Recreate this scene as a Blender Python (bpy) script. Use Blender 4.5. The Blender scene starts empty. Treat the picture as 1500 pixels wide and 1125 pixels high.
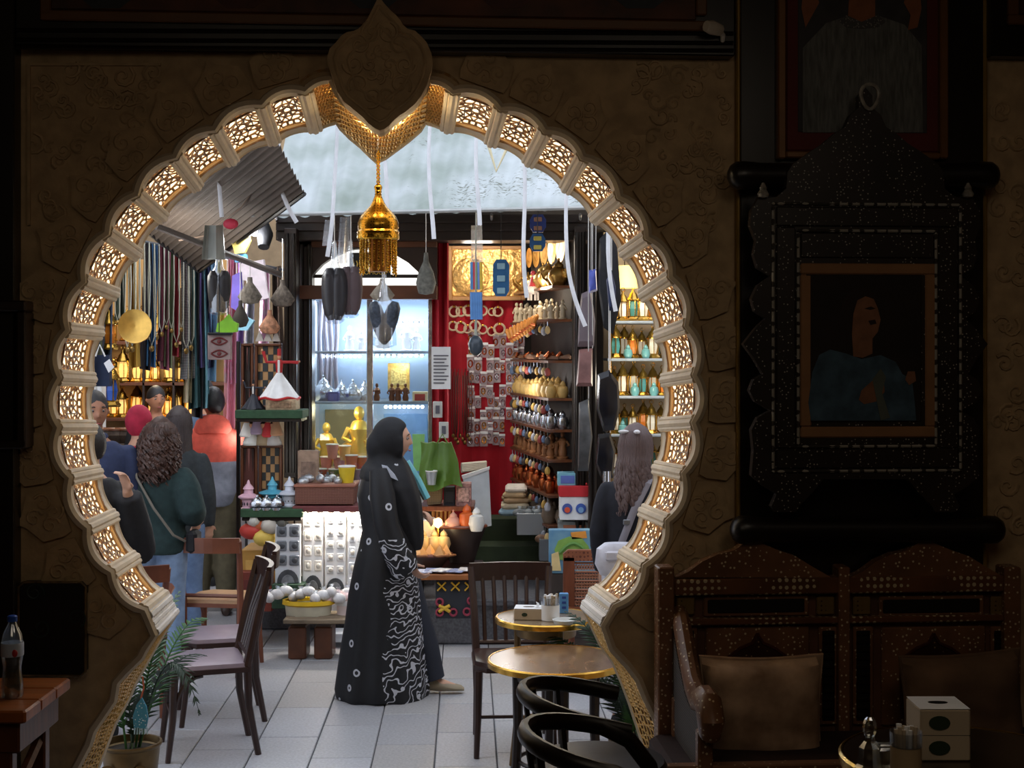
import bpy, math, random
from mathutils import Vector, Matrix, geometry
R = random.Random(7)
PI = math.pi
sc = bpy.context.scene
COL = sc.collection

# ---------------- camera, sky, added interior fill lights, exposure ----------------
F = 50 / 36 * 1500          # focal length in pixels of the 1500 px frame
CH, HOR = 2.05, 512.0       # eye height and horizon row
cam = bpy.data.cameras.new('camera'); cam.lens = 50; cam.sensor_width = 36; cam.sensor_fit = 'HORIZONTAL'
cam.shift_y = -(562.5 - HOR) / 1500; cam.clip_start = 0.05; cam.clip_end = 200
camo = bpy.data.objects.new('camera', cam); COL.objects.link(camo)
camo.location = (0, 0, CH); camo.rotation_euler = (PI / 2, 0, 0)
sc.camera = camo
w = bpy.data.worlds.new('sky'); sc.world = w; w.use_nodes = True
wn = w.node_tree.nodes; bg = wn['Background']
tc = wn.new('ShaderNodeTexCoord'); sx = wn.new('ShaderNodeSeparateXYZ'); rp = wn.new('ShaderNodeValToRGB')
w.node_tree.links.new(tc.outputs['Generated'], sx.inputs[0]); w.node_tree.links.new(sx.outputs[2], rp.inputs[0])
rp.color_ramp.elements[0].color = (.74, .80, .92, 1); rp.color_ramp.elements[1].color = (.80, .87, 1, 1)
w.node_tree.links.new(rp.outputs[0], bg.inputs[0]); bg.inputs[1].default_value = 2.1
sc.view_settings.view_transform = 'Standard'; sc.view_settings.look = 'None'
sc.view_settings.exposure = 0.0; sc.view_settings.gamma = 1; sc.view_settings.use_curve_mapping = False

def lamp(kind, name, loc, power, col=(1, 1, 1), size=.2, rot=(0, 0, 0), sy=None):
    l = bpy.data.lights.new(name, kind); l.energy = power; l.color = col
    if kind == 'AREA':
        l.size = size
        if sy: l.shape = 'RECTANGLE'; l.size_y = sy
    elif kind == 'SUN': l.angle = size
    else: l.shadow_soft_size = size
    if kind == 'SPOT': l.spot_size = sy or 1.2; l.spot_blend = .6
    o = bpy.data.objects.new(name, l); COL.objects.link(o); o.location = loc; o.rotation_euler = rot
    return o
lamp('AREA', 'hall_fill', (-.6, 1.2, 3.35), 6.8, (1, .83, .62), 1.6, (math.radians(38), 0, 0))  # unseen warm fill added under the ceiling to light the wall
lamp('AREA', 'hall_fill', (1.2, 2.4, 3.35), 3.6, (1, .83, .64), .8, (math.radians(20), 0, 0))  # second unseen fill, added to brighten the settle side

# ---------------- helpers ----------------
def P(px, py, d): return Vector(((px - 750) / F * d, d, CH - (py - HOR) / F * d))
def PZ(px, py, z):
    d = (CH - z) * F / (py - HOR); return Vector(((px - 750) / F * d, d, z))
TH = math.radians(4.2)
WO = Vector((-.497, 5.2, 0)); WU = Vector((math.cos(TH), math.sin(TH), 0)); WN = Vector((-math.sin(TH), math.cos(TH), 0))
def WL(px, py, v=0):                       # pixel -> (u, z) on the wall plane offset v
    o = Vector((0, 0, CH)); dr = Vector(((px - 750) / F, 1, -(py - HOR) / F))
    t = ((WO + WN * v) - o).dot(WN) / dr.dot(WN); p = o + dr * t
    return (p - WO).dot(WU), p.z
def WW(u, v, z): return WO + WU * u + WN * v + Vector((0, 0, z))
def WP(px, py, v=0): u, z = WL(px, py, v); return WW(u, v, z)

class G:
    def __init__(s): s.v = []; s.f = []; s.m = []
    def add(s, vs, fs, mi=0):
        b = len(s.v); s.v += [Vector(p) for p in vs]; s.f += [[b + i for i in f] for f in fs]; s.m += [mi] * len(fs); return s
    def box(s, c, sz, mi=0, M=None):
        c = Vector(c); x, y, z = sz[0] / 2, sz[1] / 2, sz[2] / 2
        vs = [Vector((a * x, b * y, e * z)) for a in (-1, 1) for b in (-1, 1) for e in (-1, 1)]
        if M is not None: vs = [M @ q for q in vs]
        return s.add([q + c for q in vs], [(0, 1, 3, 2), (4, 6, 7, 5), (0, 4, 5, 1), (2, 3, 7, 6), (0, 2, 6, 4), (1, 5, 7, 3)], mi)
    def bev(s, c, sz, r=.006, mi=0, M=None):  # box with chamfered vertical and top edges
        c = Vector(c); x, y, z = sz[0] / 2, sz[1] / 2, sz[2] / 2; r = min(r, x * .9, y * .9, z * .9)
        def ring(k, zz): return [Vector(p) for p in ((-x + k, -y, zz), (x - k, -y, zz), (x, -y + k, zz), (x, y - k, zz), (x - k, y, zz), (-x + k, y, zz), (-x, y - k, zz), (-x, -y + k, zz))]
        def ins(rg, zz): return [Vector((q.x * (x - r) / x, q.y * (y - r) / y, zz)) for q in rg]
        a = ring(r, -z + r); b = ring(r, z - r)
        rings = [ins(a, -z), a, b, ins(b, z)]
        if M is not None: rings = [[M @ q for q in rr] for rr in rings]
        return s.loft([[q + c for q in rr] for rr in rings], mi)
    def loft(s, rings, mi=0, caps=True, closed=True):
        n = len(rings[0]); b = [q for r in rings for q in r]; fs = []
        for i in range(len(rings) - 1):
            for j in range(n if closed else n - 1):
                k = (j + 1) % n; fs.append((i * n + j, i * n + k, (i + 1) * n + k, (i + 1) * n + j))
        if caps and closed:
            fs.append(tuple(range(n - 1, -1, -1))); fs.append(tuple((len(rings) - 1) * n + j for j in range(n)))
        return s.add(b, fs, mi)
    def tube(s, pts, r, n=8, mi=0, caps=True, flat=1.0):
        pts = [Vector(p) for p in pts]; rs = r if isinstance(r, (list, tuple)) else [r] * len(pts)
        up = None; rings = []
        for i, p in enumerate(pts):
            t = (pts[min(i + 1, len(pts) - 1)] - pts[max(i - 1, 0)])
            if t.length < 1e-9: t = Vector((0, 0, 1))
            t.normalize()
            if up is None:
                a = Vector((0, 0, 1)) if abs(t.z) < .9 else Vector((0, 1, 0)); up = a.cross(t).normalized()
            up = (up - t * up.dot(t))
            if up.length < 1e-6: up = Vector((1, 0, 0)).cross(t)
            up.normalize(); w_ = t.cross(up)
            rings.append([p + up * (rs[i] * math.cos(2 * PI * k / n)) + w_ * (rs[i] * flat * math.sin(2 * PI * k / n)) for k in range(n)])
        return s.loft(rings, mi, caps)
    def cyl(s, p0, p1, r0, r1=None, n=12, mi=0): return s.tube([p0, p1], [r0, r0 if r1 is None else r1], n, mi)
    def lathe(s, prof, c=(0, 0, 0), n=16, mi=0, M=None, wave=None, sq=None):
        c = Vector(c); rings = []
        for r, z in prof:
            rg = []
            for k in range(n):
                a = 2 * PI * k / n; rr = max(r, .0004)
                if wave: rr *= 1 + wave(a, z)
                q = Vector((rr * math.cos(a), rr * math.sin(a), z))
                rg.append((M @ q if M is not None else q) + c)
            rings.append(rg)
        return s.loft(rings, mi)
    def prism(s, poly, fn, mi=0):           # poly of (a,b); fn(a,b,k) -> world for k=0 front, 1 back
        n = len(poly); fr = [fn(a, b, 0) for a, b in poly]; bk = [fn(a, b, 1) for a, b in poly]
        tr = geometry.tessellate_polygon([[Vector((a, b, 0)) for a, b in poly]])
        fs = [tuple(t) for t in tr] + [tuple(n + i for i in reversed(t)) for t in tr]
        fs += [(i, (i + 1) % n, n + (i + 1) % n, n + i) for i in range(n)]
        return s.add(fr + bk, fs, mi)
    def sph(s, c, r, nu=12, nv=8, mi=0, M=None):
        c = Vector(c); r = (r, r, r) if not isinstance(r, (tuple, list)) else r; rings = []
        for i in range(nv + 1):
            t = PI * i / nv; st = max(math.sin(t), .02)
            rg = [Vector((r[0] * st * math.cos(2 * PI * k / nu), r[1] * st * math.sin(2 * PI * k / nu), -r[2] * math.cos(t))) for k in range(nu)]
            rings.append([(M @ q if M is not None else q) + c for q in rg])
        return s.loft(rings, mi)
    def grid(s, fn, nu, nv, mi=0):          # open sheet
        vs = [fn(i / nu, j / nv) for j in range(nv + 1) for i in range(nu + 1)]
        fs = [(j * (nu + 1) + i, j * (nu + 1) + i + 1, (j + 1) * (nu + 1) + i + 1, (j + 1) * (nu + 1) + i) for j in range(nv) for i in range(nu)]
        return s.add(vs, fs, mi)
    def slab(s, fn, nu, nv, th, mi=0):      # sheet with thickness; th = offset vector
        th = Vector(th); a = [fn(i / nu, j / nv) for j in range(nv + 1) for i in range(nu + 1)]; n = len(a); W = nu + 1
        vs = a + [q + th for q in a]; fs = []
        for j in range(nv):
            for i in range(nu):
                q = (j * W + i, j * W + i + 1, (j + 1) * W + i + 1, (j + 1) * W + i); fs += [q, tuple(n + k for k in reversed(q))]
        rim = [i for i in range(W)] + [j * W + nu for j in range(1, nv + 1)] + [nv * W + i for i in range(nu - 1, -1, -1)] + [j * W for j in range(nv - 1, 0, -1)]
        for k in range(len(rim)):
            p, q = rim[k], rim[(k + 1) % len(rim)]; fs.append((p, q, n + q, n + p))
        return s.add(vs, fs, mi)
    # pixel-rectangle helpers: real boxes at a real depth
    def fbox(s, x0, y0, x1, y1, d, dep, mi=0, r=.004):
        a = P(x0, y0, d); b = P(x1, y1, d)
        return s.bev(((a.x + b.x) / 2, d + dep / 2, (a.z + b.z) / 2), (abs(b.x - a.x), dep, abs(a.z - b.z)), r, mi)
    def fprism(s, poly, d, dep, mi=0):
        q = [((x - 750) / F * d, CH - (y - HOR) / F * d) for x, y in poly]
        return s.prism(q, lambda a, b, k: Vector((a, d + dep * k, b)), mi)
    def wprism(s, poly, v, dep, mi=0):
        q = [WL(x, y, v) for x, y in poly]
        return s.prism(q, lambda a, b, k: WW(a, v + dep * k, b), mi)
    def wbox(s, x0, y0, x1, y1, v, dep, mi=0):
        u0, z0 = WL(x0, y0, v); u1, z1 = WL(x1, y1, v); um = (u0 + u1) / 2
        z0 = WL((x0 + x1) / 2, y0, v)[1]; z1 = WL((x0 + x1) / 2, y1, v)[1]
        M = Matrix.Rotation(TH, 3, 'Z')
        return s.bev(WW(um, v + dep / 2, (z0 + z1) / 2), (abs(u1 - u0), abs(dep), abs(z0 - z1)), .005, mi, M)

WLOC = {}
def mesh_of(g, mats, org, smooth):
    me = bpy.data.meshes.new('m'); me.from_pydata([tuple(q - org) for q in g.v], [], g.f)
    for m in (mats if isinstance(mats, (list, tuple)) else [mats]): me.materials.append(m)
    me.polygons.foreach_set('material_index', g.m)
    if smooth: me.polygons.foreach_set('use_smooth', [True] * len(g.f))
    me.update(); return me
def fixn(me):
    import bmesh
    bm = bmesh.new(); bm.from_mesh(me); bmesh.ops.recalc_face_normals(bm, faces=bm.faces); bm.to_mesh(me); bm.free()
def obj(name, g, mats, parent=None, smooth=False, label=None):
    xs = [q.x for q in g.v]; ys = [q.y for q in g.v]; zs = [q.z for q in g.v]
    org = Vector(((min(xs) + max(xs)) / 2, (min(ys) + max(ys)) / 2, min(zs)))
    me = mesh_of(g, mats, org, smooth); fixn(me); me.name = name
    if smooth: smooth_angle(me)
    o = bpy.data.objects.new(name, me); COL.objects.link(o)
    WLOC[o.name] = org
    if parent is not None:
        o.parent = parent; o.location = org - WLOC[parent.name]
    else: o.location = org
    if label: o['label'] = label
    return o
def smooth_angle(me, ang=.7):
    import bmesh
    bm = bmesh.new(); bm.from_mesh(me)
    for e in bm.edges:
        if len(e.link_faces) == 2 and e.calc_face_angle(0) > ang: e.smooth = False
    bm.to_mesh(me); bm.free()
def tag(o, label, cat, group=None, kind=None):
    if label: o['label'] = label
    if cat: o['category'] = cat
    if group: o['group'] = group
    if kind: o['kind'] = kind
    return o
def thing(name, label, cat, loc=(0, 0, 0), group=None):
    o = bpy.data.objects.new(name, None); COL.objects.link(o); o.empty_display_size = .05
    o.location = loc; WLOC[o.name] = Vector(loc); return tag(o, label, cat, group)
def struct(name, g, mats, smooth=False):
    o = obj(name, g, mats, None, smooth); o['kind'] = 'structure'; return o
def kids(o): return [c for c in ALLKIDS.get(o.name, [])]
def copy_tree(o, loc=None, rz=None, label=None, group=None, scale=None, parent=None):
    c = o.copy(); COL.objects.link(c)
    if parent is not None: c.parent = parent
    for ch in list(o.children): copy_tree(ch, parent=c)
    if loc is not None: c.location = loc
    if rz is not None: c.rotation_euler = rz if isinstance(rz, (tuple, list)) else (0, 0, rz)
    if scale is not None: c.scale = (scale,) * 3 if not isinstance(scale, (tuple, list)) else scale
    if label: c['label'] = label
    if group: c['group'] = group
    return c

# ---------------- materials ----------------
def lin(c):
    c = c / 255; return c / 12.92 if c <= .04045 else ((c + .055) / 1.055) ** 2.4
def rgb(c): return tuple(lin(x) for x in c) + (1,)
MC = {}
def mat(name, c, rough=.55, metal=0, var=.12, scale=9, bump=0, emit=0, c2=None, stretch=None, alpha=None, trans=0, spec=None):
    if name in MC: return MC[name]
    m = bpy.data.materials.new(name); m.use_nodes = True; nt = m.node_tree; N = nt.nodes; L = nt.links
    b = N['Principled BSDF']; b.inputs['Roughness'].default_value = rough; b.inputs['Metallic'].default_value = metal
    if spec is not None: b.inputs['Specular IOR Level'].default_value = spec
    a = rgb(c); lo = tuple(x * (1 - var) for x in a[:3]) + (1,); hi = rgb(c2) if c2 else tuple(min(1, x * (1 + var)) for x in a[:3]) + (1,)
    tcn = N.new('ShaderNodeTexCoord'); mp = N.new('ShaderNodeMapping'); nz = N.new('ShaderNodeTexNoise'); rm = N.new('ShaderNodeValToRGB')
    nz.inputs['Scale'].default_value = scale; nz.inputs['Detail'].default_value = 4
    if stretch: mp.inputs['Scale'].default_value = stretch
    L.new(tcn.outputs['Object'], mp.inputs[0]); L.new(mp.outputs[0], nz.inputs[0]); L.new(nz.outputs[0], rm.inputs[0])
    rm.color_ramp.elements[0].position = .32; rm.color_ramp.elements[1].position = .68
    rm.color_ramp.elements[0].color = lo; rm.color_ramp.elements[1].color = hi
    L.new(rm.outputs[0], b.inputs['Base Color'])
    if bump:
        bp = N.new('ShaderNodeBump'); bp.inputs['Strength'].default_value = bump; bp.inputs['Distance'].default_value = .01
        L.new(nz.outputs[0], bp.inputs['Height']); L.new(bp.outputs[0], b.inputs['Normal'])
    if emit:
        b.inputs['Emission Color'].default_value = a; b.inputs['Emission Strength'].default_value = emit
    if trans: b.inputs['Transmission Weight'].default_value = trans
    if alpha is not None:
        out = N['Material Output']; mx = N.new('ShaderNodeMixShader'); tr = N.new('ShaderNodeBsdfTransparent')
        mx.inputs[0].default_value = alpha; L.new(tr.outputs[0], mx.inputs[1]); L.new(b.outputs[0], mx.inputs[2]); L.new(mx.outputs[0], out.inputs[0])
    MC[name] = m; return m
def mat_dots(name, base, dot, scale=60, size=.22, rough=.4, spread=1, metal=0):  # inlay of small dots / chips
    if name in MC: return MC[name]
    m = mat(name, base, rough, metal, .3, 6); nt = m.node_tree; N = nt.nodes; L = nt.links; b = N['Principled BSDF']
    src = b.inputs['Base Color'].links[0].from_socket
    vo = N.new('ShaderNodeTexVoronoi'); vo.inputs['Scale'].default_value = scale; vo.inputs['Randomness'].default_value = spread
    tcn = N.new('ShaderNodeTexCoord'); L.new(tcn.outputs['Object'], vo.inputs['Vector'])
    lt = N.new('ShaderNodeMath'); lt.operation = 'LESS_THAN'; lt.inputs[1].default_value = size; L.new(vo.outputs['Distance'], lt.inputs[0])
    mx = N.new('ShaderNodeMix'); mx.data_type = 'RGBA'; L.new(lt.outputs[0], mx.inputs[0]); L.new(src, mx.inputs[6]); mx.inputs[7].default_value = rgb(dot)
    L.new(mx.outputs[2], b.inputs['Base Color']); return m
def mat_weave(name, a_, b_, scale=40, rough=.6, metal=0, bump=.6, dirs=('X', 'Z')):
    if name in MC: return MC[name]
    m = mat(name, a_, rough, metal, .2, 10); nt = m.node_tree; N = nt.nodes; L = nt.links; b = N['Principled BSDF']
    tcn = N.new('ShaderNodeTexCoord'); w1 = N.new('ShaderNodeTexWave'); w2 = N.new('ShaderNodeTexWave')
    for w_, d in ((w1, dirs[0]), (w2, dirs[1])):
        w_.bands_direction = d; w_.inputs['Scale'].default_value = scale; L.new(tcn.outputs['Object'], w_.inputs[0])
    mu = N.new('ShaderNodeMath'); mu.operation = 'MULTIPLY'; L.new(w1.outputs[1], mu.inputs[0]); L.new(w2.outputs[1], mu.inputs[1])
    mx = N.new('ShaderNodeMix'); mx.data_type = 'RGBA'; L.new(mu.outputs[0], mx.inputs[0]); mx.inputs[6].default_value = rgb(b_); mx.inputs[7].default_value = rgb(a_)
    L.new(mx.outputs[2], b.inputs['Base Color'])
    bp = N.new('ShaderNodeBump'); bp.inputs['Strength'].default_value = bump; bp.inputs['Distance'].default_value = .004
    L.new(mu.outputs[0], bp.inputs['Height']); L.new(bp.outputs[0], b.inputs['Normal']); return m
def mat_clear(name, c=(255, 255, 255), fac=.22, rough=.12):
    if name in MC: return MC[name]
    m = bpy.data.materials.new(name); m.use_nodes = True; N = m.node_tree.nodes; L = m.node_tree.links
    N.remove(N['Principled BSDF']); out = N['Material Output']
    mx = N.new('ShaderNodeMixShader'); tr = N.new('ShaderNodeBsdfTransparent'); gl = N.new('ShaderNodeBsdfGlossy')
    gl.inputs['Roughness'].default_value = rough; gl.inputs[0].default_value = (.9, .93, .97, 1); tr.inputs[0].default_value = rgb(c)
    mx.inputs[0].default_value = fac; L.new(tr.outputs[0], mx.inputs[1]); L.new(gl.outputs[0], mx.inputs[2]); L.new(mx.outputs[0], out.inputs[0])
    MC[name] = m; return m
def glow(name, c, s):
    if name in MC: return MC[name]
    m = bpy.data.materials.new(name); m.use_nodes = True; N = m.node_tree.nodes; L = m.node_tree.links
    N.remove(N['Principled BSDF']); e = N.new('ShaderNodeEmission'); e.inputs[0].default_value = rgb(c); e.inputs[1].default_value = s
    L.new(e.outputs[0], N['Material Output'].inputs[0]); MC[name] = m; return m

PLASTER = mat('carved_plaster', (188, 160, 122), .85, 0, .18, 14, .9)
CREAM = mat('cream_stucco', (214, 196, 168), .6, 0, .1, 10, .25)
DARKWOOD = mat('dark_wood', (34, 20, 14), .38, 0, .35, 6, .1, stretch=(1, 1, 12))
BLACKWOOD = mat('black_wood', (22, 16, 13), .35, 0, .3, 6, .1)
BROWNWOOD = mat('brown_wood', (92, 52, 30), .4, 0, .3, 5, .1, stretch=(1, 12, 1))
REDWOOD = mat('red_brown_wood', (112, 62, 40), .35, 0, .25, 5, .1, stretch=(8, 1, 1))
BRASS = mat('brass', (214, 168, 78), .25, 1, .15, 20, .15)
GOLD = mat('bright_gold', (236, 186, 74), .22, 1, .2, 60, .5)
DULLBRASS = mat('dull_brass', (150, 122, 72), .38, 1, .3, 12, .1)
SILVER = mat('silver', (196, 200, 206), .25, 1, .15, 30, .2)
COPPER = mat('copper', (190, 104, 62), .3, 1, .2, 20, .1)
WHITE = mat('white_paint', (232, 230, 226), .5, 0, .05)
PAPER = mat('white_paper', (236, 236, 236), .7, 0, .04)
BLACK = mat('black_cloth', (20, 20, 24), .75, 0, .3, 30, .2)
CLEAR = mat_clear('clear_plastic', (244, 246, 248), .22, .18)
GLASS = mat_clear('glass_pane', (246, 250, 252), .07, .03)
GREY = mat('grey_metal', (120, 122, 126), .4, .6, .2, 10)
def colmat(c, rough=.55): return mat('paint_%d_%d_%d' % tuple(c), c, rough, 0, .12, 14)
ORDS = 'first second third fourth fifth sixth seventh eighth ninth tenth eleventh twelfth thirteenth fourteenth fifteenth sixteenth'.split()
def nth(i): return ORDS[i] if i < len(ORDS) else 'last'
# ---------------- the arch opening: matched front and back outlines ----------------
LF = [(211, 894.5), (162, 839), (127, 774), (101, 700), (84, 626), (85, 553), (97, 483), (121, 412), (156, 341), (199, 284), (256, 229), (314, 189), (383, 152), (447, 133)]
LB = [(241, 870), (199, 816), (168, 755), (145, 691), (137, 626), (136, 556), (147, 488), (169, 431), (201, 373), (239, 319), (289, 274), (341, 237), (402, 208), (462, 190)]
RF = [(664, 133), (734, 158), (799, 191), (854, 230), (908, 288), (949, 347), (984, 405), (1007, 477), (1019, 549), (1017.5, 619), (1003, 694), (979, 764), (945.6, 829.6), (901.6, 889)]
RB = [(655, 190), (719, 210), (774, 239), (828, 277), (870, 321), (913, 372), (941, 433), (963, 493), (972, 557), (970, 622), (960.5, 685), (941, 748), (912, 810), (870, 865)]
FLF = [(50, 1360), (70, 1240), (92, 1165), (111, 1125), (130, 1089), (136, 1069), (166, 1025), (170, 999), (185, 982), (206, 962), (212, 950), (226, 930)]
FLB = [(104, 1330), (122, 1230), (140, 1160), (141, 1125), (157, 1085), (167, 1058), (187, 1022), (196, 1000), (208, 979), (224, 950), (236, 930), (256, 899)]
FRF = [(885, 917), (897, 950), (920, 975), (935, 995), (945, 1020), (960, 1050), (985, 1125), (1000, 1160), (1020, 1240), (1030, 1360)]
FRB = [(856, 892), (868, 915), (880, 942), (898, 966), (912, 998), (924, 1030), (950, 1110), (962, 1150), (978, 1230), (988, 1330)]
VF = [(487, 117), (493, 132), (504, 149), (525, 166), (541, 180), (555, 190), (570, 183), (585, 170), (608, 150), (621, 133), (626, 118)]
VB = [(494, 178), (500, 187), (514, 201), (530, 214), (543, 227), (552, 236), (563, 230), (578, 219), (598, 204), (614, 190), (621.5, 178)]
TB = .60
def fw(p): return WL(p[0], p[1], 0)
def bw(p): return WL(p[0], p[1], TB)
def lobe(a, b, bulge, n=8):
    out = []; dx, dz = b[0] - a[0], b[1] - a[1]
    for i in range(n + 1):
        t = i / n; k = bulge * 4 * t * (1 - t); out.append((a[0] + dx * t - dz * k, a[1] + dz * t + dx * k))
    return out
SEG = []      # (kind, front pts, back pts)
SEG.append(('flare', [fw(p) for p in FLF], [bw(p) for p in FLB]))
SEG.append(('ledge', [fw(FLF[-1]), fw(LF[0])], [bw(FLB[-1]), bw(LB[0])]))
for i in range(13): SEG.append(('panel', lobe(fw(LF[i]), fw(LF[i + 1]), .17), lobe(bw(LB[i]), bw(LB[i + 1]), .11)))
SEG.append(('mesh', lobe(fw(LF[13]), fw(VF[0]), .12), lobe(bw(LB[13]), bw(VB[0]), .05)))
SEG.append(('mesh', [fw(p) for p in VF], [bw(p) for p in VB]))
SEG.append(('mesh', lobe(fw(VF[-1]), fw(RF[0]), .12), lobe(bw(VB[-1]), bw(RB[0]), .05)))
for i in range(13): SEG.append(('panel', lobe(fw(RF[i]), fw(RF[i + 1]), .17), lobe(bw(RB[i]), bw(RB[i + 1]), .11)))
SEG.append(('ledge', [fw(RF[-1]), fw(FRF[0])], [bw(RB[-1]), bw(FRB[0])]))
SEG.append(('flare', [fw(p) for p in FRF], [bw(p) for p in FRB]))
pf, pb = [], []
for k, a, b in SEG:
    pf += a if not pf else a[1:]; pb += b if not pb else b[1:]
UL, UR, HW = -3.0, 3.3, 3.62
ring_f = [(UL, 0)] + pf + [(UR, 0), (UR, HW), (UL, HW)]
ring_b = [(UL, 0)] + pb + [(UR, 0), (UR, HW), (UL, HW)]
g = G(); n = len(ring_f)
tri = geometry.tessellate_polygon([[Vector((a, b, 0)) for a, b in ring_f]])
g.add([WW(a, 0, b) for a, b in ring_f] + [WW(a, TB, b) for a, b in ring_b],
      [tuple(t) for t in tri] + [tuple(n + i for i in reversed(t)) for t in tri] + [(i, (i + 1) % n, n + (i + 1) % n, n + i) for i in range(n) if i == 0 or i >= len(pf)])

def S(seg, t, s, off=0):                   # point on the lining: t along, s front..back, off = outward
    k, a, b = seg
    def at(l, t):
        x = t * (len(l) - 1); i = min(int(x), len(l) - 2); f = x - i
        return (l[i][0] + (l[i + 1][0] - l[i][0]) * f, l[i][1] + (l[i + 1][1] - l[i][1]) * f), (l[i + 1][0] - l[i][0], l[i + 1][1] - l[i][1])
    (p, d), (q, e) = at(a, t), at(b, t)
    x = p[0] + (q[0] - p[0]) * s; z = p[1] + (q[1] - p[1]) * s
    dx, dz = d[0] + (e[0] - d[0]) * s, d[1] + (e[1] - d[1]) * s; l = math.hypot(dx, dz) or 1
    return WW(x - dz / l * off, TB * s, z + dx / l * off)

for seg in SEG: g.grid(lambda t, s: S(seg, t, s, .05), 6, 2)      # reveal, set back behind the screens
wall_front = struct('wall_front', g, PLASTER)
# lining: edge mouldings and plaster bands are the structure, ribs / screens / fluted caps its parts
g = G()
i0 = len(SEG[0][1]) - 1
for pts, v, r in ((pf, -.004, .017), (pb, TB + .004, .014)):
    q = [WW(a, v, b) for a, b in pts]; g.tube(q, r, 6)
for seg in SEG:
    if seg[0] != 'panel': continue
    for s0, s1 in ((0, .13), (.88, 1)):
        g.slab(lambda t, s: S(seg, t, s0 + (s1 - s0) * s, -.008), 6, 1, (0, 0, 0) if 0 else S(seg, .5, .5, .004) - S(seg, .5, .5, -.008))
lining = struct('trim_1', g, CREAM, True)
lining_parts = []
RIBM = CREAM
LATT = mat('screen_wood', (112, 78, 46), .45, 0, .25, 20, c2=(140, 100, 62))
DIFF = glow('panel_light', (255, 226, 176), 3.2)
STRIP = glow('led_strip', (255, 240, 214), 8.0)
WIRE = mat('gilt_wire', (230, 190, 122), .3, .85, .2, 30)
BACK = mat('gilt_back', (150, 104, 50), .35, .7, .2, 8)
def lattice(seg):
    g = G(); w = .0027
    def M(a, b): return .055 + .89 * a, .135 + .74 * b
    def bar(a, b, ww=w):
        (t0, s0), (t1, s1) = M(*a), M(*b)
        p, q = S(seg, t0, s0, .006), S(seg, t1, s1, .006)
        nrm = (S(seg, (t0 + t1) / 2, (s0 + s1) / 2, .012) - S(seg, (t0 + t1) / 2, (s0 + s1) / 2, .006)).normalized()
        d = (q - p); sd = d.cross(nrm)
        if sd.length < 1e-7: return
        sd = sd.normalized() * ww; nn = nrm * .006; e = d.normalized() * ww * .5; p = p - e; q = q + e
        g.add([p - sd, p + sd, q + sd, q - sd, p - sd + nn, p + sd + nn, q + sd + nn, q - sd + nn],
              [(0, 1, 2, 3), (0, 4, 5, 1), (1, 5, 6, 2), (2, 6, 7, 3), (3, 7, 4, 0)])
    def poly(cx, cy, rx, ry, n, ph=0):
        q = [(cx + rx * math.cos(2 * PI * i / n + ph), cy + ry * math.sin(2 * PI * i / n + ph)) for i in range(n)]
        for i in range(n): bar(q[i], q[(i + 1) % n])
        return q
    for a in (((0, 0), (1, 0)), ((1, 0), (1, 1)), ((1, 1), (0, 1)), ((0, 1), (0, 0))): bar(*a, .006)
    # central rosette with petals, ringed by hexagons
    inner = poly(.5, .5, .10, .08, 8); mid = poly(.5, .5, .26, .21, 8, PI / 8); 
    for i in range(8): bar(inner[i], mid[i]); bar(inner[i], mid[i - 1])
    out = poly(.5, .5, .44, .36, 12)
    for i in range(8): bar(mid[i], out[int(i * 1.5) % 12]); bar(mid[i], out[int(i * 1.5 + 1.5) % 12])
    for cx in (.12, .88):
        for cy in (.1, .3, .7, .9): poly(cx, cy, .12, .10, 6)
    for cx in (.34, .5, .66):
        for cy in (.08, .92): poly(cx, cy, .10, .08, 6)
    for i in range(12): bar(out[i], (.5 + .62 * math.cos(2 * PI * (i + .5) / 12), .5 + .52 * math.sin(2 * PI * (i + .5) / 12))) if 0 else None
    for cx in (0, 1): bar((cx, .5), (abs(cx - .06), .5)); poly(cx * .86 + .07, .5, .07, .09, 4)
    return g
for seg in SEG:
    if seg[0] == 'panel':
        scr = obj('lattice_screen', lattice(seg), LATT, lining); lining_parts.append(scr)
        th = S(seg, .5, .5, .03) - S(seg, .5, .5, .02)
        d = G(); d.slab(lambda t, s: S(seg, .02 + .96 * t, .10 + .81 * s, .017), 6, 3, th); obj('diffuser', d, DIFF, scr)
        d = G(); d.slab(lambda t, s: S(seg, .05 + .9 * t, .115 + .03 * s, .010), 6, 1, th * .5); obj('light_strip', d, STRIP, scr)
    elif seg[0] == 'mesh':
        big = len(seg[1]) > 9
        d = G(); th = Vector((0, 0, .012)); d.slab(lambda t, s: S(seg, t, s, .03), 14, 2, th); bk = obj('gilt_back', d, BACK, lining)
        d = G(); nn = 30 if big else 15
        for i in range(nn + 1):      # woven gilt wires
            d.tube([S(seg, i / nn, .06 + .9 * j / 14, -.004 + .008 * ((i + j) % 2)) for j in range(15)], .0034, 4)
        for j in range(15): d.tube([S(seg, i / nn, .06 + .9 * j / 14, .004 - .008 * ((i + j) % 2)) for i in range(nn + 1)], .0032, 4)
        obj('wire_mesh', d, WIRE, lining)
        d = G(); d.slab(lambda t, s: S(seg, .1 + .8 * t, .1 + .05 * s, .026), 8, 1, (0, 0, .003)); obj('light_strip', d, glow('gold_strip', (255, 190, 90), 3.2), bk)
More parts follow.
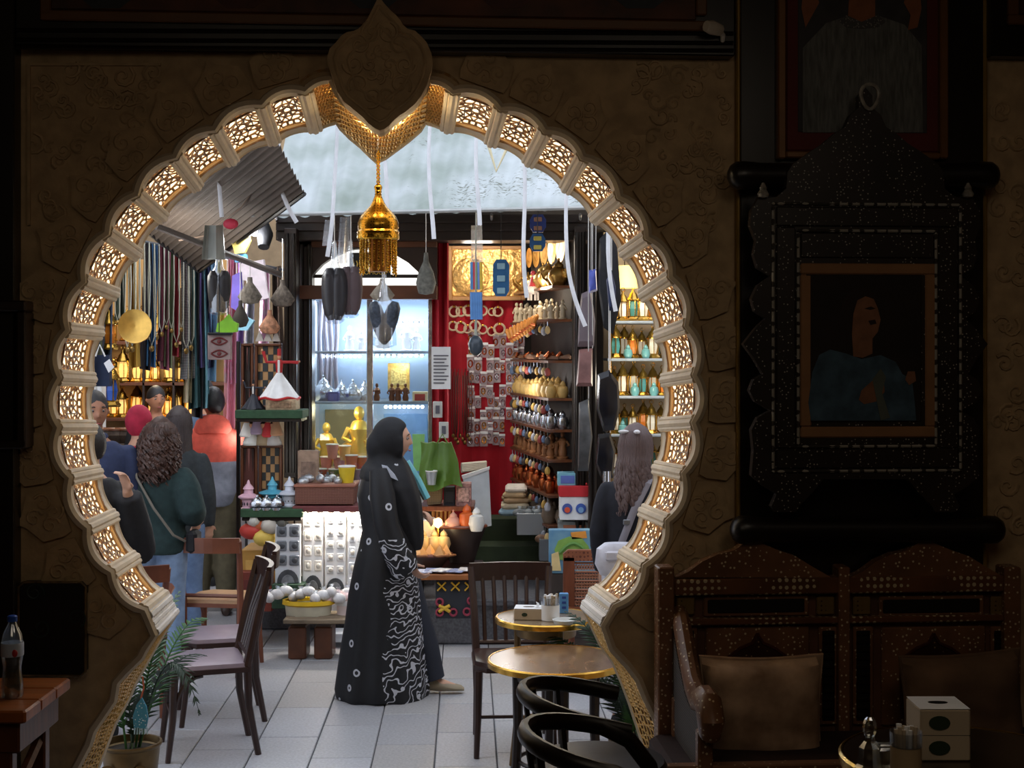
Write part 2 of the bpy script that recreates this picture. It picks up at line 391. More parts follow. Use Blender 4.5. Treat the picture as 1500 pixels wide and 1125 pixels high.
def rib(i, pts, nxt):
    g = G(); a, b = pts
    A, B = WW(a[0], 0, a[1]), WW(b[0], TB, b[1]); d = (B - A).normalized()
    cen = WW(-.0, .3, 1.9); inw = (cen - (A + B) / 2); inw -= d * inw.dot(d); inw.normalize(); sd = d.cross(inw)
    for o, r in ((0, .017), (.02, .011), (-.02, .011)): g.tube([A + sd * o + inw * .004, B + sd * o + inw * .004], r, 8)
    g.box((A + B) / 2 - inw * .006, (.055, (B - A).length, .02), 0, Matrix((sd, d, inw)).transposed())
    return obj('rib', g, RIBM, lining, True)
for L_, B_ in ((LF, LB), (RF, RB)):
    for i in range(14): rib(i, (fw(L_[i]), bw(B_[i])), None)
for seg in SEG:
    if seg[0] == 'ledge':
        g = G(); g.slab(lambda t, s: S(seg, t, s, 0), 2, 2, S(seg, .5, .5, .02) - S(seg, .5, .5, 0))
        for k, r in ((.06, .016), (.24, .011), (.40, .013), (.56, .011), (.74, .018), (.95, .014)):
            g.tube([S(seg, k, -.01, -.006), S(seg, k, 1.02, -.006)], r, 8)
        c = obj('fluted_ledge', g, mat('white_stucco', (226, 220, 212), .55, 0, .08, 10), lining, True)
        g = G()
        for j in range(11): g.sph(S(seg, .65 if seg is SEG[1] else .35, .08 + .084 * j, -.012), .009, 8, 5)
        obj('bead_row', g, CREAM, c, True)
    elif seg[0] == 'flare':
        mz = mat_weave('gilt_mosaic', (214, 168, 92), (96, 66, 30), 26, .3, .6, .6, ('Y', 'Z'))
        g = G(); g.slab(lambda t, s: S(seg, t, .03 + .94 * s, .004), 22, 3, (.003, 0, 0)); mb = obj('mosaic_band', g, mat('mosaic_ground', (104, 70, 34), .5, .2, .3, 12), lining)
        g = G(); nn = 46
        for i in range(nn):       # woven gilt strips
            for hh in (1, -1): g.tube([S(seg, min(1, max(0, (i + hh * .9 * (j / 10 - .5)) / nn)), .06 + .88 * j / 10, -.003) for j in range(11)], .0042, 4)
        for j in range(7): g.tube([S(seg, i / nn, .08 + .84 * j / 6, -.005) for i in range(nn + 1)], .0036, 4)
        obj('gilt_weave', g, mat('weave_gilt', (222, 178, 104), .35, .55, .25, 30), mb)
lamp('POINT', 'keystone_fill', WP(600, 190, .12), 1.3, (1, .82, .5), .03); lamp('POINT', 'keystone_fill', WP(520, 205, .12), .7, (1, .82, .5), .03)  # unseen point lights added to brighten the lantern and wire mesh
# carved medallion over the keystone
MED = [(555, -6), (548, 8), (544, 16), (538, 28), (532, 35), (525, 42), (518, 45), (508, 47), (500, 52), (492, 62), (483, 71), (479, 84), (482, 98), (487, 114), (494, 134), (504, 149), (514, 157), (525, 166), (533, 173), (539, 180), (548, 187), (556, 191), (563, 189), (570, 184), (576, 177), (584, 170), (595, 163), (608, 152), (617, 140), (625, 125), (630, 110), (634, 92), (632, 78), (625, 62), (617, 53), (608, 45), (597, 42), (590, 36), (587, 30), (580, 22), (573, 16), (562, 4)]
g = G(); g.wprism(MED, -.15, .15); med = obj('medallion', g, PLASTER, wall_front)
def spiral(g, cu, cz, r, turns, ph, v, rad=.006, hand=1, n=22):
    q = []
    for i in range(n + 1):
        t = i / n; a = ph + hand * turns * 2 * PI * t; rr = r * (1 - .85 * t); q.append(WW(cu + rr * math.cos(a), v, cz + rr * math.sin(a)))
    g.tube(q, [rad * (1 - .5 * i / n) for i in range(n + 1)], 5)
g = G(); mu, mz = WL(556, 95, -.15)
ol = [WL(x, y, -.15) for x, y in MED]
for k in (.86, .6): g.tube([WW(mu + (a - mu) * k, -.152, mz + (b - mz) * k) for a, b in ol + ol[:1]], .006, 5)
for i in range(10):
    a = i * 2 * PI / 10; spiral(g, mu + .09 * math.cos(a), mz + .12 * math.sin(a), .04, 1.4, a, -.152, .006, 1 if i % 2 else -1)
for i in range(8): a = i * PI / 4; spiral(g, mu + .035 * math.cos(a), mz + .045 * math.sin(a), .022, 1.2, a, -.152, .005)
obj('medallion_scroll', g, PLASTER, med, True)
# carved relief plates round the arch and scrolls in the corner field
def relief(c0, c1, w0, w1):
    (a0, b0), (a1, b1) = c0, c1; l = math.hypot(a1 - a0, b1 - b0); d = ((a1 - a0) / l, (b1 - b0) / l); nn = (-d[1], d[0])
    def pt(t, h): return (a0 + d[0] * l * t + nn[0] * h, b0 + d[1] * l * t + nn[1] * h)
    poly = [pt(.05, w0), pt(.95, w0), pt(1.0, w0 + .03), pt(.97, w1 - .03), pt(.8, w1 - .01), pt(.62, w1 + .012), pt(.5, w1 + .04), pt(.38, w1 + .012), pt(.2, w1 - .01), pt(.03, w1 - .03), pt(0, w0 + .03)]
    g = G(); g.prism(poly, lambda a, b, k: WW(a, -.018 + .018 * k, b))
    for t, h, hd in ((.28, .45, 1), (.72, .45, -1), (.5, .8, 1), (.5, .25, -1)):
        p = pt(t, w0 + (w1 - w0) * h); spiral(g, p[0], p[1], .034, 1.3, R.random() * 6, -.02, .006, hd, 14)
    return obj('relief_plate', g, PLASTER, wall_front)
for k, a, b in SEG:
    if k == 'panel': relief(a[0], a[-1], .05, .185)
g = G()
for i in range(70):
    px, py = R.uniform(45, 260), R.uniform(92, 330)
    if px > 250 - (py - 90) * .55: continue
    u, z = WL(px, py, 0); spiral(g, u, z, R.uniform(.02, .045), R.uniform(.9, 1.5), R.random() * 6, -.003, .007, R.choice((1, -1)), 12)
for i in range(60):
    px, py = R.uniform(930, 1068), R.uniform(95, 330)
    if px < 900 + (py - 90) * .5: continue
    u, z = WL(px, py, 0); spiral(g, u, z, R.uniform(.02, .045), R.uniform(.9, 1.5), R.random() * 6, -.003, .007, R.choice((1, -1)), 12)
for i in range(26):
    u, z = WL(R.uniform(1462, 1498), R.uniform(120, 780), 0); spiral(g, u, z, .04, 1.2, R.random() * 6, -.003, .008, R.choice((1, -1)), 12)
o = obj('carved_scroll', g, PLASTER, wall_front, True); o['kind'] = 'stuff'
for pts in (((40, 92), (235, 92), (235, 96), (44, 96), (44, 330), (40, 330)),):
    g = G(); g.wprism(pts, -.012, .012); obj('relief_border', g, PLASTER, wall_front)
# room shell
def box_struct(name, lo, hi, m):
    g = G(); g.box([(a + b) / 2 for a, b in zip(lo, hi)], [b - a for a, b in zip(lo, hi)]); return struct(name, g, m)
HALL = mat('hall_plaster', (120, 92, 62), .9)
box_struct('ceiling', (-3.6, -2.2, 3.6), (3.9, 5.9, 3.75), HALL)
box_struct('wall_left', (-3.6, -2.2, 0), (-3.45, 5.6, 3.6), HALL)
box_struct('wall_right', (2.75, -2.2, 0), (2.9, 5.6, 3.6), HALL)
box_struct('wall_rear', (-3.6, -2.3, 0), (2.9, -2.2, 3.6), HALL)
box_struct('floor', (-3.45, -2.2, 0.0), (2.75, 4.78, .3), mat('hall_floor', (70, 58, 50), .5))
# dark frieze beam, pilaster boards, trims (wall plane)
g = G(); g.wbox(22, -95, 1077, 74, -.08, .08); struct('trim_2', g, BLACKWOOD)
g = G()
for y in (44, 58, 69): g.tube([WP(24, y, -.085), WP(1074, y + 5, -.085)], .008, 6)
struct('trim_3', g, BLACKWOOD)
g = G(); g.wbox(1084, -95, 1443, 1180, -.03, .03); struct('trim_4', g, BLACKWOOD)
for i, x in enumerate((1079, 1441)):
    g = G(); g.wbox(x, -95, x + 6, 1180, -.036, .036); struct('trim_%d' % (5 + i), g, mat('gilt_edge', (150, 118, 50), .5, .3))
g = G(); g.wbox(1452, -95, 1640, 83, -.08, .08); struct('trim_7', g, BLACKWOOD)
def roll(n, x0, x1, y0, y1, v):
    g = G(); A, B = WP(x0, (y0 + y1) / 2, v), WP(x1, (y0 + y1) / 2, v); r = (y1 - y0) / 2 / F * A.y
    ts = [0, .01, .03, .06, .09, .12, .5, .88, .91, .94, .97, .99, 1]; rs = [.3, .7, .98, 1, .96, .88, .88, .88, .96, 1, .98, .7, .3]
    g.tube([A.lerp(B, t) for t in ts], [r * k for k in rs], 16); return struct(n, g, BLACKWOOD, True)
roll('trim_8', 1066, 1463, 236, 278, -.12); roll('trim_9', 1070, 1471, 755, 797, -.12)
g = G(); g.wbox(-130, -95, 21, 1200, -.09, .09); struct('trim_10', g, BLACKWOOD)
g = G(); g.wbox(-60, 440, 37, 456, -.13, .13); g.wbox(24, 456, 37, 655, -.13, .13); g.wbox(-60, 645, 37, 658, -.13, .13); struct('trim_11', g, DARKWOOD)

# ---------------- alley floor, plinths, back walls ----------------
GROUT = mat('dark_grout', (96, 96, 98), .9)
TILE = [mat('grey_tile_%d' % i, c, .42, 0, .14, 70, .1) for i, c in enumerate(((170, 171, 175), (164, 164, 168), (174, 175, 180), (168, 166, 166)))]
box_struct('floor', (-7, 4.8, -.12), (7, 17, -.012), GROUT)
floor = bpy.data.objects['floor.001']
ta = math.radians(1.84); tu = Vector((math.cos(ta), math.sin(ta), 0)); tv = Vector((-math.sin(ta), math.cos(ta), 0)); t0 = PZ(644.6, 1012, 0)
MT = Matrix.Rotation(ta, 3, 'Z'); protos = {}
def tile(i, j, name='tile'):
    off = (i * .37) % 1 * .62
    c = t0 + tu * ((i + .5) * .311) + tv * (j * .62 + off)
    if not (5.3 < c.y < 11.2): return
    k = (i * 7 + j * 3 + (i * j) % 5) % 4
    if k not in protos:
        g = G(); g.bev((0, 0, -.006), (.305, .614, .014), .004, 0, MT); me = mesh_of(g, TILE[k], Vector((0, 0, 0)), False); protos[k] = me
    o = bpy.data.objects.new('tile', protos[k]); COL.objects.link(o); o.parent = floor
    o.location = c + Vector((0, 0, R.uniform(-.002, .001))) - WLOC['floor.001']
for i in range(-8, 5):
    for j in range(-7, 6): tile(i, j)
g = G()
for i in range(-16, 14):
    for j in range(-9, 22):
        if -8 <= i < 5 and j < 6: continue
        c = t0 + tu * ((i + .5) * .311) + tv * (j * .62 + (i * .37) % 1 * .62)
        if 4.9 < c.y < 15.9: g.bev(c + Vector((0, 0, -.006)), (.305, .614, .014), .004, 0, MT)
o = obj('tiles_beyond', g, TILE[0], floor); o['kind'] = 'stuff'
STONE = mat('grey_granite', (92, 92, 96), .7, 0, .3, 60, .2)
g = G(); a = P(610, 945, 9.86); g.bev((a.x + 1.5, 10.5, .14), (3.2, 1.25, .28), .015); g.bev((a.x + 1.5, 10.46, .30), (3.24, 1.29, .05), .01)
struct('trim_12', g, STONE)
g = G(); g.bev((-1.235, 10.95, .22), (1.33, 1.1, .44), .015); g.bev((-1.235, 10.93, .465), (1.37, 1.14, .05), .01); struct('trim_13', g, STONE)
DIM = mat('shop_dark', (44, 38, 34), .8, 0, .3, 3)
box_struct('wall_back', (-7, 16, 0), (7, 16.2, 5.2), mat('beige_wall', (176, 150, 116), .8))
box_struct('wall_alley', (-1.72, 12.6, 0), (2.2, 12.75, 5.2), DIM)
box_struct('wall_alley', (-1.72, 11.0, 3.05), (4.2, 11.2, 5.2), DIM)
box_struct('wall_alley', (-5.2, 8, 0), (-5.05, 16, 5.2), mat('left_shop_wall', (92, 74, 58), .8))
box_struct('wall_alley', (4.0, 6.5, 0), (4.15, 13, 5.2), mat('right_shop_wall', (150, 128, 100), .8))
box_struct('ceiling', (-1.72, 11.0, 2.98), (2.2, 12.7, 3.04), DIM)
# ================= inside the hall =================
PEARL = (196, 190, 176)
INLAY = mat_dots('inlaid_walnut', (120, 82, 56), (214, 196, 164), 55, .22, .35, .7)
INLAYD = mat_dots('inlaid_black', (36, 28, 24), (168, 164, 156), 70, .18, .4, .7)
INLAYR = mat_dots('inlaid_rail', (104, 66, 42), (200, 184, 150), 40, .3, .35, .15)
PEARLM = mat('mother_of_pearl', (150, 146, 138), .3, 0, .4, 40)
REDLINE = mat('red_lacquer', (70, 24, 18), .4)
BLK = mat('ebony', (14, 13, 13), .45)
# --- painted frieze panel in the top beam, and the one at the right
def wrect(name, x0, y0, x1, y1, v, dep, m, par): g = G(); g.wbox(x0, y0, x1, y1, v, dep); return obj(name, g, m, par)
def frieze(x0, x1, label):
    t = thing('painted_panel', label, 'panel', WP((x0 + x1) / 2, 36, -.10))
    for a in ((x0, 22, x1, 37), (x0, -90, x0 + 16, 22), (x1 - 16, -90, x1, 22)): wrect('frame', *a, -.105, .025, mat('frame_brown', (104, 66, 30), .5), t)
    wrect('painting', x0 + 16, -90, x1 - 16, 22, -.092, .012, mat('dim_painting', (66, 46, 34), .6, 0, .5, 5, c2=(110, 60, 34)), t)
    n = int((x1 - x0) / 190)
    for i in range(n):
        cx = x0 + (i + .5) * (x1 - x0) / n; g = G()
        g.wprism([(cx - 80, -60), (cx - 60, -20), (cx - 20, 12), (cx + 20, 12), (cx + 60, -20), (cx + 80, -60)], -.094, .002); obj('painted_medallion', g, mat('painted_' + 'ab'[i % 2], ((44, 50, 58), (84, 40, 30))[i % 2], .6, 0, .4, 12), t)
    return t
frieze(58, 1036, 'long dark painted panel in a brown frame along the top beam')
frieze(1478, 1650, 'painted panel fragment in the beam beyond the framed portraits')
t = thing('spotlight', 'small white spotlight on the beam beside the gilt strip', 'lamp', WP(1046, 48, -.14))
g = G(); g.tube([WP(1034, 38, -.16), WP(1042, 40, -.15), WP(1054, 44, -.12)], [.020, .026, .022], 10); obj('lamp_head', g, mat('ivory', (206, 196, 180), .5), t, True)
g = G(); g.tube([WP(1052, 44, -.12), WP(1059, 52, -.10), WP(1058, 62, -.085)], [.012, .010, .008], 8); obj('bracket', g, WHITE, t, True)
# --- upper portrait
t = thing('portrait', 'upper portrait of a woman in a grey gown, red mat and gilt frame', 'painting', WP(1264, 232, -.05))
FR = mat('portrait_frame', (120, 80, 40), .4, .2)
for a in ((1140, -90, 1152, 232), (1378, -90, 1390, 232), (1152, 222, 1378, 232)): wrect('frame', *a, -.075, .045, FR, t)
wrect('mat_board', 1152, -90, 1378, 222, -.045, .012, mat('maroon_mat', (96, 26, 22), .7), t)
wrect('canvas', 1169, -90, 1358, 194, -.049, .004, mat('grey_canvas', (62, 60, 62), .8, 0, .3, 8), t)
def flat(name, poly, v, m, par): g = G(); g.wprism(poly, v, .0012); return obj(name, g, m, par)
SKIND = mat('painted_skin', (150, 92, 58), .7, 0, .15, 20)
flat('painted_gown', [(1176, 194), (1176, 70), (1210, 34), (1240, 24), (1290, 24), (1325, 36), (1350, 66), (1352, 194)], -.0505, mat('painted_gown', (104, 106, 104), .8, 0, .35, 14, stretch=(6, 6, 1)), t)
flat('painted_neck', [(1242, 28), (1245, -20), (1282, -20), (1282, 28), (1262, 34)], -.052, SKIND, t)
flat('painted_collar', [(1228, 30), (1240, 22), (1262, 32), (1286, 22), (1298, 32), (1286, 40), (1262, 42), (1240, 40)], -.0535, mat_dots('painted_lace', (78, 78, 78), (140, 136, 130), 120, .3), t)
for s in (-1, 1):
    x = 1262 + s * 76; flat('painted_hand', [(x - 8, 44), (x - 4 * s, 22), (x - 14 * s, 4), (x - 8 * s, -14), (x + 10 * s, -6), (x + 12 * s, 12), (x + 6 * s, 40)], -.052, SKIND, t)
# --- inlaid scalloped frame with the lower portrait
t = thing('inlaid_frame', 'black scalloped frame with pearl inlay holding portrait in blue dress', 'frame', WP(1268, 745, -0.1800))
Lh = [(1268, 128), (1258, 140), (1258, 158), (1246, 168), (1238, 186), (1222, 196), (1206, 210), (1190, 220), (1176, 230), (1162, 240), (1154, 252), (1152, 276), (1138, 288), (1126, 290), (1118, 276), (1110, 292), (1101, 308), (1099, 330), (1108, 352), (1104, 372), (1110, 392), (1130, 404), (1110, 418), (1101, 438), (1106, 456), (1122, 466), (1108, 480), (1089, 504), (1104, 524), (1118, 548), (1104, 556), (1098, 572), (1106, 588), (1129, 602), (1110, 612), (1101, 630), (1104, 660), (1101, 697), (1118, 712), (1138, 724), (1130, 742), (1136, 750), (1166, 750), (1172, 740), (1190, 722), (1206, 702)]
poly = Lh + [(2 * 1268 - x, y) for x, y in reversed(Lh[1:])]
g = G(); g.wprism(poly, -0.1950, .04); obj('fretwork_board', g, INLAYD, t)
def border(name, x0, y0, x1, y1, wd, v, m, seg=0):
    for a in ((x0, y0, x1, y0 + wd), (x0, y1 - wd, x1, y1), (x0, y0 + wd, x0 + wd, y1 - wd), (x1 - wd, y0 + wd, x1, y1 - wd)): wrect(name, *a, v, .012, m, t)
DASH = mat_dots('pearl_dashes', (60, 56, 52), (170, 166, 156), 22, .42, .3, .2)
border('inlay_line', 1131, 297, 1410, 692, 4, -0.2060, DASH)
border('inner_frame', 1168, 336, 1374, 656, 4, -0.2080, DASH)
border('frame_moulding', 1137, 303, 1404, 686, 29, -0.2030, INLAYD)
border('mat_board', 1173, 386, 1372, 641, 16, -0.2020, mat('tan_mat', (150, 108, 72), .8), 0)
wrect('header_panel', 1173, 341, 1369, 378, -0.2020, .01, INLAYD, t)
wrect('canvas', 1180, 402, 1350, 618, -0.2010, .008, mat('umber_canvas', (30, 20, 15), .8, 0, .3, 6), t)
SK2 = mat('painted_skin_dim', (136, 92, 66), .8, 0, .2, 20)
flat('painted_dress', [(1188, 616), (1184, 590), (1190, 545), (1200, 520), (1216, 512), (1240, 518), (1262, 526), (1290, 520), (1312, 530), (1322, 548), (1336, 556), (1340, 590), (1342, 616)], -0.2025, mat('painted_blue', (62, 86, 104), .8, 0, .4, 16), t)
flat('painted_hair', [(1232, 500), (1228, 470), (1234, 440), (1246, 425), (1268, 422), (1282, 430), (1284, 446), (1250, 452), (1246, 500)], -0.2025, mat('painted_brown', (36, 22, 18), .8), t)
flat('painted_face', [(1250, 522), (1248, 490), (1250, 460), (1256, 440), (1268, 434), (1280, 438), (1286, 452), (1290, 468), (1286, 486), (1278, 496), (1278, 518), (1264, 524)], -0.2040, SK2, t)
flat('painted_brow', [(1266, 452), (1276, 449), (1283, 452), (1275, 454)], -0.2052, mat('painted_umber', (40, 20, 14), .8), t)
flat('painted_mouth', [(1272, 470), (1282, 468), (1284, 474), (1275, 476)], -0.2052, mat('painted_umber', (40, 20, 14), .8), t)
for q in ([(1258, 586), (1262, 572), (1280, 556), (1294, 552), (1296, 574), (1284, 588), (1266, 592)], [(1326, 556), (1330, 544), (1340, 544), (1342, 558), (1332, 564)]): flat('painted_hand', q, -0.2040, SK2, t)
flat('painted_scarf', [(1278, 556), (1290, 540), (1298, 552), (1292, 575), (1304, 612), (1290, 616), (1284, 585)], -0.2055, mat('painted_pale', (92, 100, 92), .8), t)
for sx_ in (1118, 1418):
    g = G(); p = WP(sx_, 290, -0.2100); g.lathe([(.004, 0), (.018, .004), (.022, .014), (.012, .03), (.014, .036), (.004, .055)], p, 10); obj('finial', g, PEARLM, t, True)
g = G(); p = WP(1274, 160, -0.2030); g.tube([p + WU * (.032 * math.sin(a)) * (1 - .25 * math.cos(a)) + Vector((0, 0, .045 - .045 * math.cos(a))) for a in [i * 2 * PI / 20 for i in range(21)]], .007, 6); obj('teardrop_ring', g, PEARLM, t, True)
# --- inlaid settle
SV = -.12
s_org = WP(1240, 1125, -.4); s_org.z = .3
so = thing('settle', 'carved two-bay wooden settle with pearl inlay below the framed portrait', 'sofa', s_org)
for x0 in (990, 1244):
    q = [(0, 846), (18, 838), (40, 822), (62, 812), (86, 806), (100, 796), (114, 790), (128, 797), (150, 806), (176, 815), (200, 830), (228, 846)]
    g = G(); g.wprism([(x0 + x, y) for x, y in q], SV, .05); obj('crest', g, INLAY, so)
def sb(name, x0, y0, x1, y1, m, v=SV, dep=.06): return wrect(name, x0, y0, x1, y1, v, dep, m, so)
sb('top_rail', 988, 846, 1472, 870, INLAYR, SV - .012, .07)
for x0, x1 in ((964, 988), (1229, 1246), (1472, 1496)): sb('post', x0, 831, x1, 1190, INLAY, SV - .02, .09)
sb('cross_rail', 988, 904, 1472, 914, INLAYR, SV - .008)
sb('back_board', 988, 870, 1472, 1190, mat('walnut_board', (100, 64, 44), .5, 0, .3, 6), SV + .03, .03)
SQ = mat_dots('inlaid_star', (120, 96, 56), (60, 34, 22), 60, .35, .35, .1)
for x in (992, 1197, 1250, 1452):
    sb('star_tile', x, 874, x + 26, 901, SQ, SV + .01, .02)
for x in (1037, 1294):
    f = sb('slot_frame', x - 6, 873, x + 148, 903, INLAY, SV + .012, .02); 
    g = G(); g.wbox(x, 878, x + 142, 898, SV + .006, .01); obj('slot', g, BLK, f)
for x0, x1 in ((992, 1022), (1200, 1228), (1250, 1280), (1452, 1472)):
    f = sb('slat_panel', x0, 918, x1, 1062, INLAY, SV + .014, .02)
    g = G(); g.wbox(x0 + 5, 924, x1 - 5, 1056, SV + .010, .006); obj('recess', g, BLK, f)
    for k in range(11): g = G(); g.wbox(x0 + 5, 926 + k * 12, x1 - 5, 932 + k * 12, SV + .004, .008); obj('slat', g, BLACKWOOD, f)
for x in (1034, 1292):
    f = sb('inlay_panel', x, 918, x + 152, 1062, INLAY, SV + .016, .016)
    cx = x + 76; q = [(cx, 928), (cx + 8, 942), (cx + 26, 950), (cx + 42, 962), (cx + 48, 974), (cx + 48, 1050), (cx - 48, 1050), (cx - 48, 974), (cx - 42, 962), (cx - 26, 950), (cx - 8, 942)]
    g = G(); g.wprism(q, SV + .010, .006); a_ = obj('arch_panel', g, mat_dots('inlaid_arch', (58, 26, 20), (150, 130, 100), 50, .16), f)
    q2 = [WL(a, b, SV + .008) for a, b in q]; g = G(); g.tube([WW(u, SV + .008, z) for u, z in q2 + q2[:1]], .006, 5); obj('arch_line', g, REDLINE, f)
sb('seat_rail', 960, 1118, 1500, 1190, INLAY, -.62, .05)
g = G(); u0, z0 = WL(966, 1100, -.35); u1, _ = WL(1640, 1100, -.35); g.bev(WW((u0 + u1) / 2, -.37, .62), (u1 - u0, .5, .08), .02, 0, Matrix.Rotation(TH, 3, 'Z')); obj('seat', g, mat('dark_velvet', (44, 24, 22), .9, 0, .2, 30), so)
ua, za = WL(999, 1012, -.16)
def arm_pt(v, du, z): return WW(ua + du, v, z)
prof = [(-.10, 1.09), (-.16, 1.06), (-.26, .97), (-.36, .89), (-.46, .86), (-.56, .885), (-.62, .88), (-.65, .84), (-.63, .79)]
g = G(); g.tube([arm_pt(v, .0, z) for v, z in prof], [.03, .034, .034, .034, .036, .042, .046, .046, .036], 10, 0, True, 1.25); arm_ = obj('arm', g, INLAY, so, True)
g = G()
side = [(-.14, .30), (-.14, 1.03), (-.26, .93), (-.36, .86), (-.46, .83), (-.56, .85), (-.60, .80), (-.60, .30)]
g.prism(side, lambda a, b, k: arm_pt(a, -.03 + .03 * k, b)); obj('arm_panel', g, mat_weave('woven_grey', (116, 104, 96), (40, 34, 32), 34, .6, 0, .8, ('Y', 'Z')), so)
for v in (-.60, -.15): g = G(); g.bev(arm_pt(v, -.012, .55), (.05, .05, .5), .006, 0, Matrix.Rotation(TH, 3, 'Z')); obj('leg', g, INLAY, so)
CUSH = mat('cushion_cloth', (164, 128, 100), .9, 0, .35, 7, .5, c2=(206, 172, 142))
def cushion(label, x0, y0, x1, y1, v, tilt=0, mm=CUSH):
    p0, p1 = WP(x0, y0, v), WP(x1, y1, v); c = (p0 + p1) / 2; wd = (p1 - p0).dot(WU); ht = p0.z - p1.z
    def pt(a, b, k):     # a,b in -1..1
        pinch = 1 - .07 * (1 - abs(a) ** 2) * (abs(b) ** 6) ; pinch2 = 1 - .07 * (1 - abs(b) ** 2) * (abs(a) ** 6)
        th = .10 * ((1 - a ** 4) * (1 - b ** 4)) ** .5 + .008; th += (.004 + .010 * max(0, -b)) * math.sin(b * 13 + a * 2.5) * (1 - a * a) + .004 * math.sin(7 * a - 4 * b)
        x, z = a * wd / 2 * pinch2, b * ht / 2 * pinch; x, z = x * math.cos(tilt) - z * math.sin(tilt), x * math.sin(tilt) + z * math.cos(tilt)
        return c + WU * x + Vector((0, 0, z)) + WN * (th * k) + WN * (-.10 * b * .0)
    N_ = 18; g = G()
    for k in (-1, 1): g.grid(lambda i, j: pt(2 * i - 1, 2 * j - 1, k), N_, N_)
    o = obj('cushion', g, mm, None, True); tag(o, label, 'cushion'); 
    q = [(-1 + 2 * i / 12, -1) for i in range(12)] + [(1, -1 + 2 * i / 12) for i in range(12)] + [(1 - 2 * i / 12, 1) for i in range(12)] + [(-1, 1 - 2 * i / 12) for i in range(13)]
    g = G(); g.tube([pt(a, b, 0) for a, b in q], .009, 5); obj('piping', g, mm, o, True); return o
cushion('pale patterned square cushion on the settle, nearest the archway', 1026, 962, 1204, 1132, -.26)
cushion('duller tilted cushion on the settle, behind the tissue box', 1322, 958, 1496, 1108, -.28, .05, mat('cushion_dull', (112, 86, 66), .9, 0, .3, 6, .3))
# --- round tables (top, rim, legs)
TTOP = mat('veneer_top', (112, 76, 48), .22, 0, .35, 7, .02, c2=(132, 100, 72), stretch=(3, 1, 1))
def round_table(label, c, r, h, top=TTOP, nleg=4, lr=.022, rot=.4, z0=0, legm=DARKWOOD, splay=.06):
    t = thing('round_table', label, 'table', (c[0], c[1], z0))
    z = z0 + h
    g = G(); g.lathe([(r * .97, z - .03), (r, z - .026), (r, z - .006), (r - .006, z), (.001, z)], (c[0], c[1], 0), 48); obj('tabletop', g, top, t, True)
    g = G(); g.lathe([(r - .002, z - .030), (r + .006, z - .026), (r + .007, z - .004), (r + .001, z + .002), (r - .004, z + .002), (r - .004, z - .03)], (c[0], c[1], 0), 48); obj('rim', g, BRASS, t, True)
    g = G(); g.lathe([(r * .6, z - .09), (r * .62, z - .03), (r * .58, z - .03), (r * .56, z - .09), (r * .6, z - .09)], (c[0], c[1], 0), 32); obj('apron', g, legm, t, True)
    for k in range(nleg):
        a = rot + k * 2 * PI / nleg; d = Vector((math.cos(a), math.sin(a), 0)); b = Vector((c[0], c[1], 0))
        g = G(); g.tube([b + d * (r * .58) + Vector((0, 0, z - .03)), b + d * (r * .57) + Vector((0, 0, z - .3)), b + d * (r * .6) + Vector((0, 0, z0 + .2)), b + d * (r * .6 + splay) + Vector((0, 0, z0))], [lr * 1.1, lr, lr * .95, lr], 8); obj('leg', g, legm, t, True)
    g = G(); g.tube([Vector((c[0] + r * .56 * math.cos(i * PI / 12), c[1] + r * .56 * math.sin(i * PI / 12), z0 + .22)) for i in range(25)], .009, 6); obj('foot_ring', g, legm, t, True)
    return t
round_table('round wooden café table with brass rim in the doorway, catching gold light', (P(815, 965, 6.35).x, 6.35), .303, CH - 453 * 6.35 / F, nleg=4, rot=.15)
t2z = CH - 391 * 7.0 / F
round_table('small round table outside holding tissue box and straw cup', (P(800, 903, 7.0).x, 7.0), .245, t2z, mat('pale_top', (138, 120, 98), .2, 0, .2, 6), 3, .016, 1.0, legm=mat('bronze_leg', (120, 96, 62), .35, .7), splay=.02)
t3 = (P(1410, 1108, 3.6).x, 3.6); t3z = CH - 596 * 3.6 / F
round_table('dark round table before the settle, carrying glass cruet and tissue boxes', t3, .30, t3z - .3, mat('dark_top', (44, 32, 26), .25), 4, .02, .5, .3)
def tissue_box(label, c, sz, rz, m_top, m_side, tiers=1):
    t = thing('tissue_box', label, 'tissue box', c); M = Matrix.Rotation(rz, 3, 'Z'); c = Vector(c)
    g = G(); g.bev(c + Vector((0, 0, sz[2] / 2)), sz, .004, 0, M); obj('carton', g, m_side, t)
    g = G(); g.bev(c + Vector((0, 0, sz[2] + .0008)), (sz[0] * .99, sz[1] * .99, .0016), .0005, 0, M); obj('lid_panel', g, m_top, t)
    g = G(); g.lathe([(.001, 0), (sz[0] * .2, 0), (sz[0] * .2, .0015), (.001, .0015)], c + Vector((0, 0, sz[2] + .001)), 16, 0, Matrix.Diagonal((1, .55, 1))); obj('slot', g, BLK, t)
    for zz in ((.5,) if tiers == 1 else (.26, .74)):
        g = G(); g.lathe([(.001, 0), (sz[2] * .17 / tiers ** .3, 0), (sz[2] * .17 / tiers ** .3, .0012), (.001, .0012)], (0, 0, 0), 18, 0, Matrix.Diagonal((1.5, 1, 1)))
        Mr = M @ Matrix.Rotation(PI / 2, 3, 'X'); off = M @ Vector((-sz[0] * .12, -sz[1] / 2 - .0001, 0))
        g.v = [Mr @ q + c + off + Vector((0, 0, sz[2] * zz)) for q in g.v]; obj('oval_emblem', g, mat('emblem_green', (40, 56, 34), .6), t)
    if tiers == 2:
        g = G(); g.bev(c + Vector((0, 0, sz[2] * .5)), (sz[0] * 1.004, sz[1] * 1.004, .0016), .0004, 0, M); obj('seam', g, BLK, t)
    return t
TAN = mat('carton_tan', (188, 170, 144), .7, 0, .05)
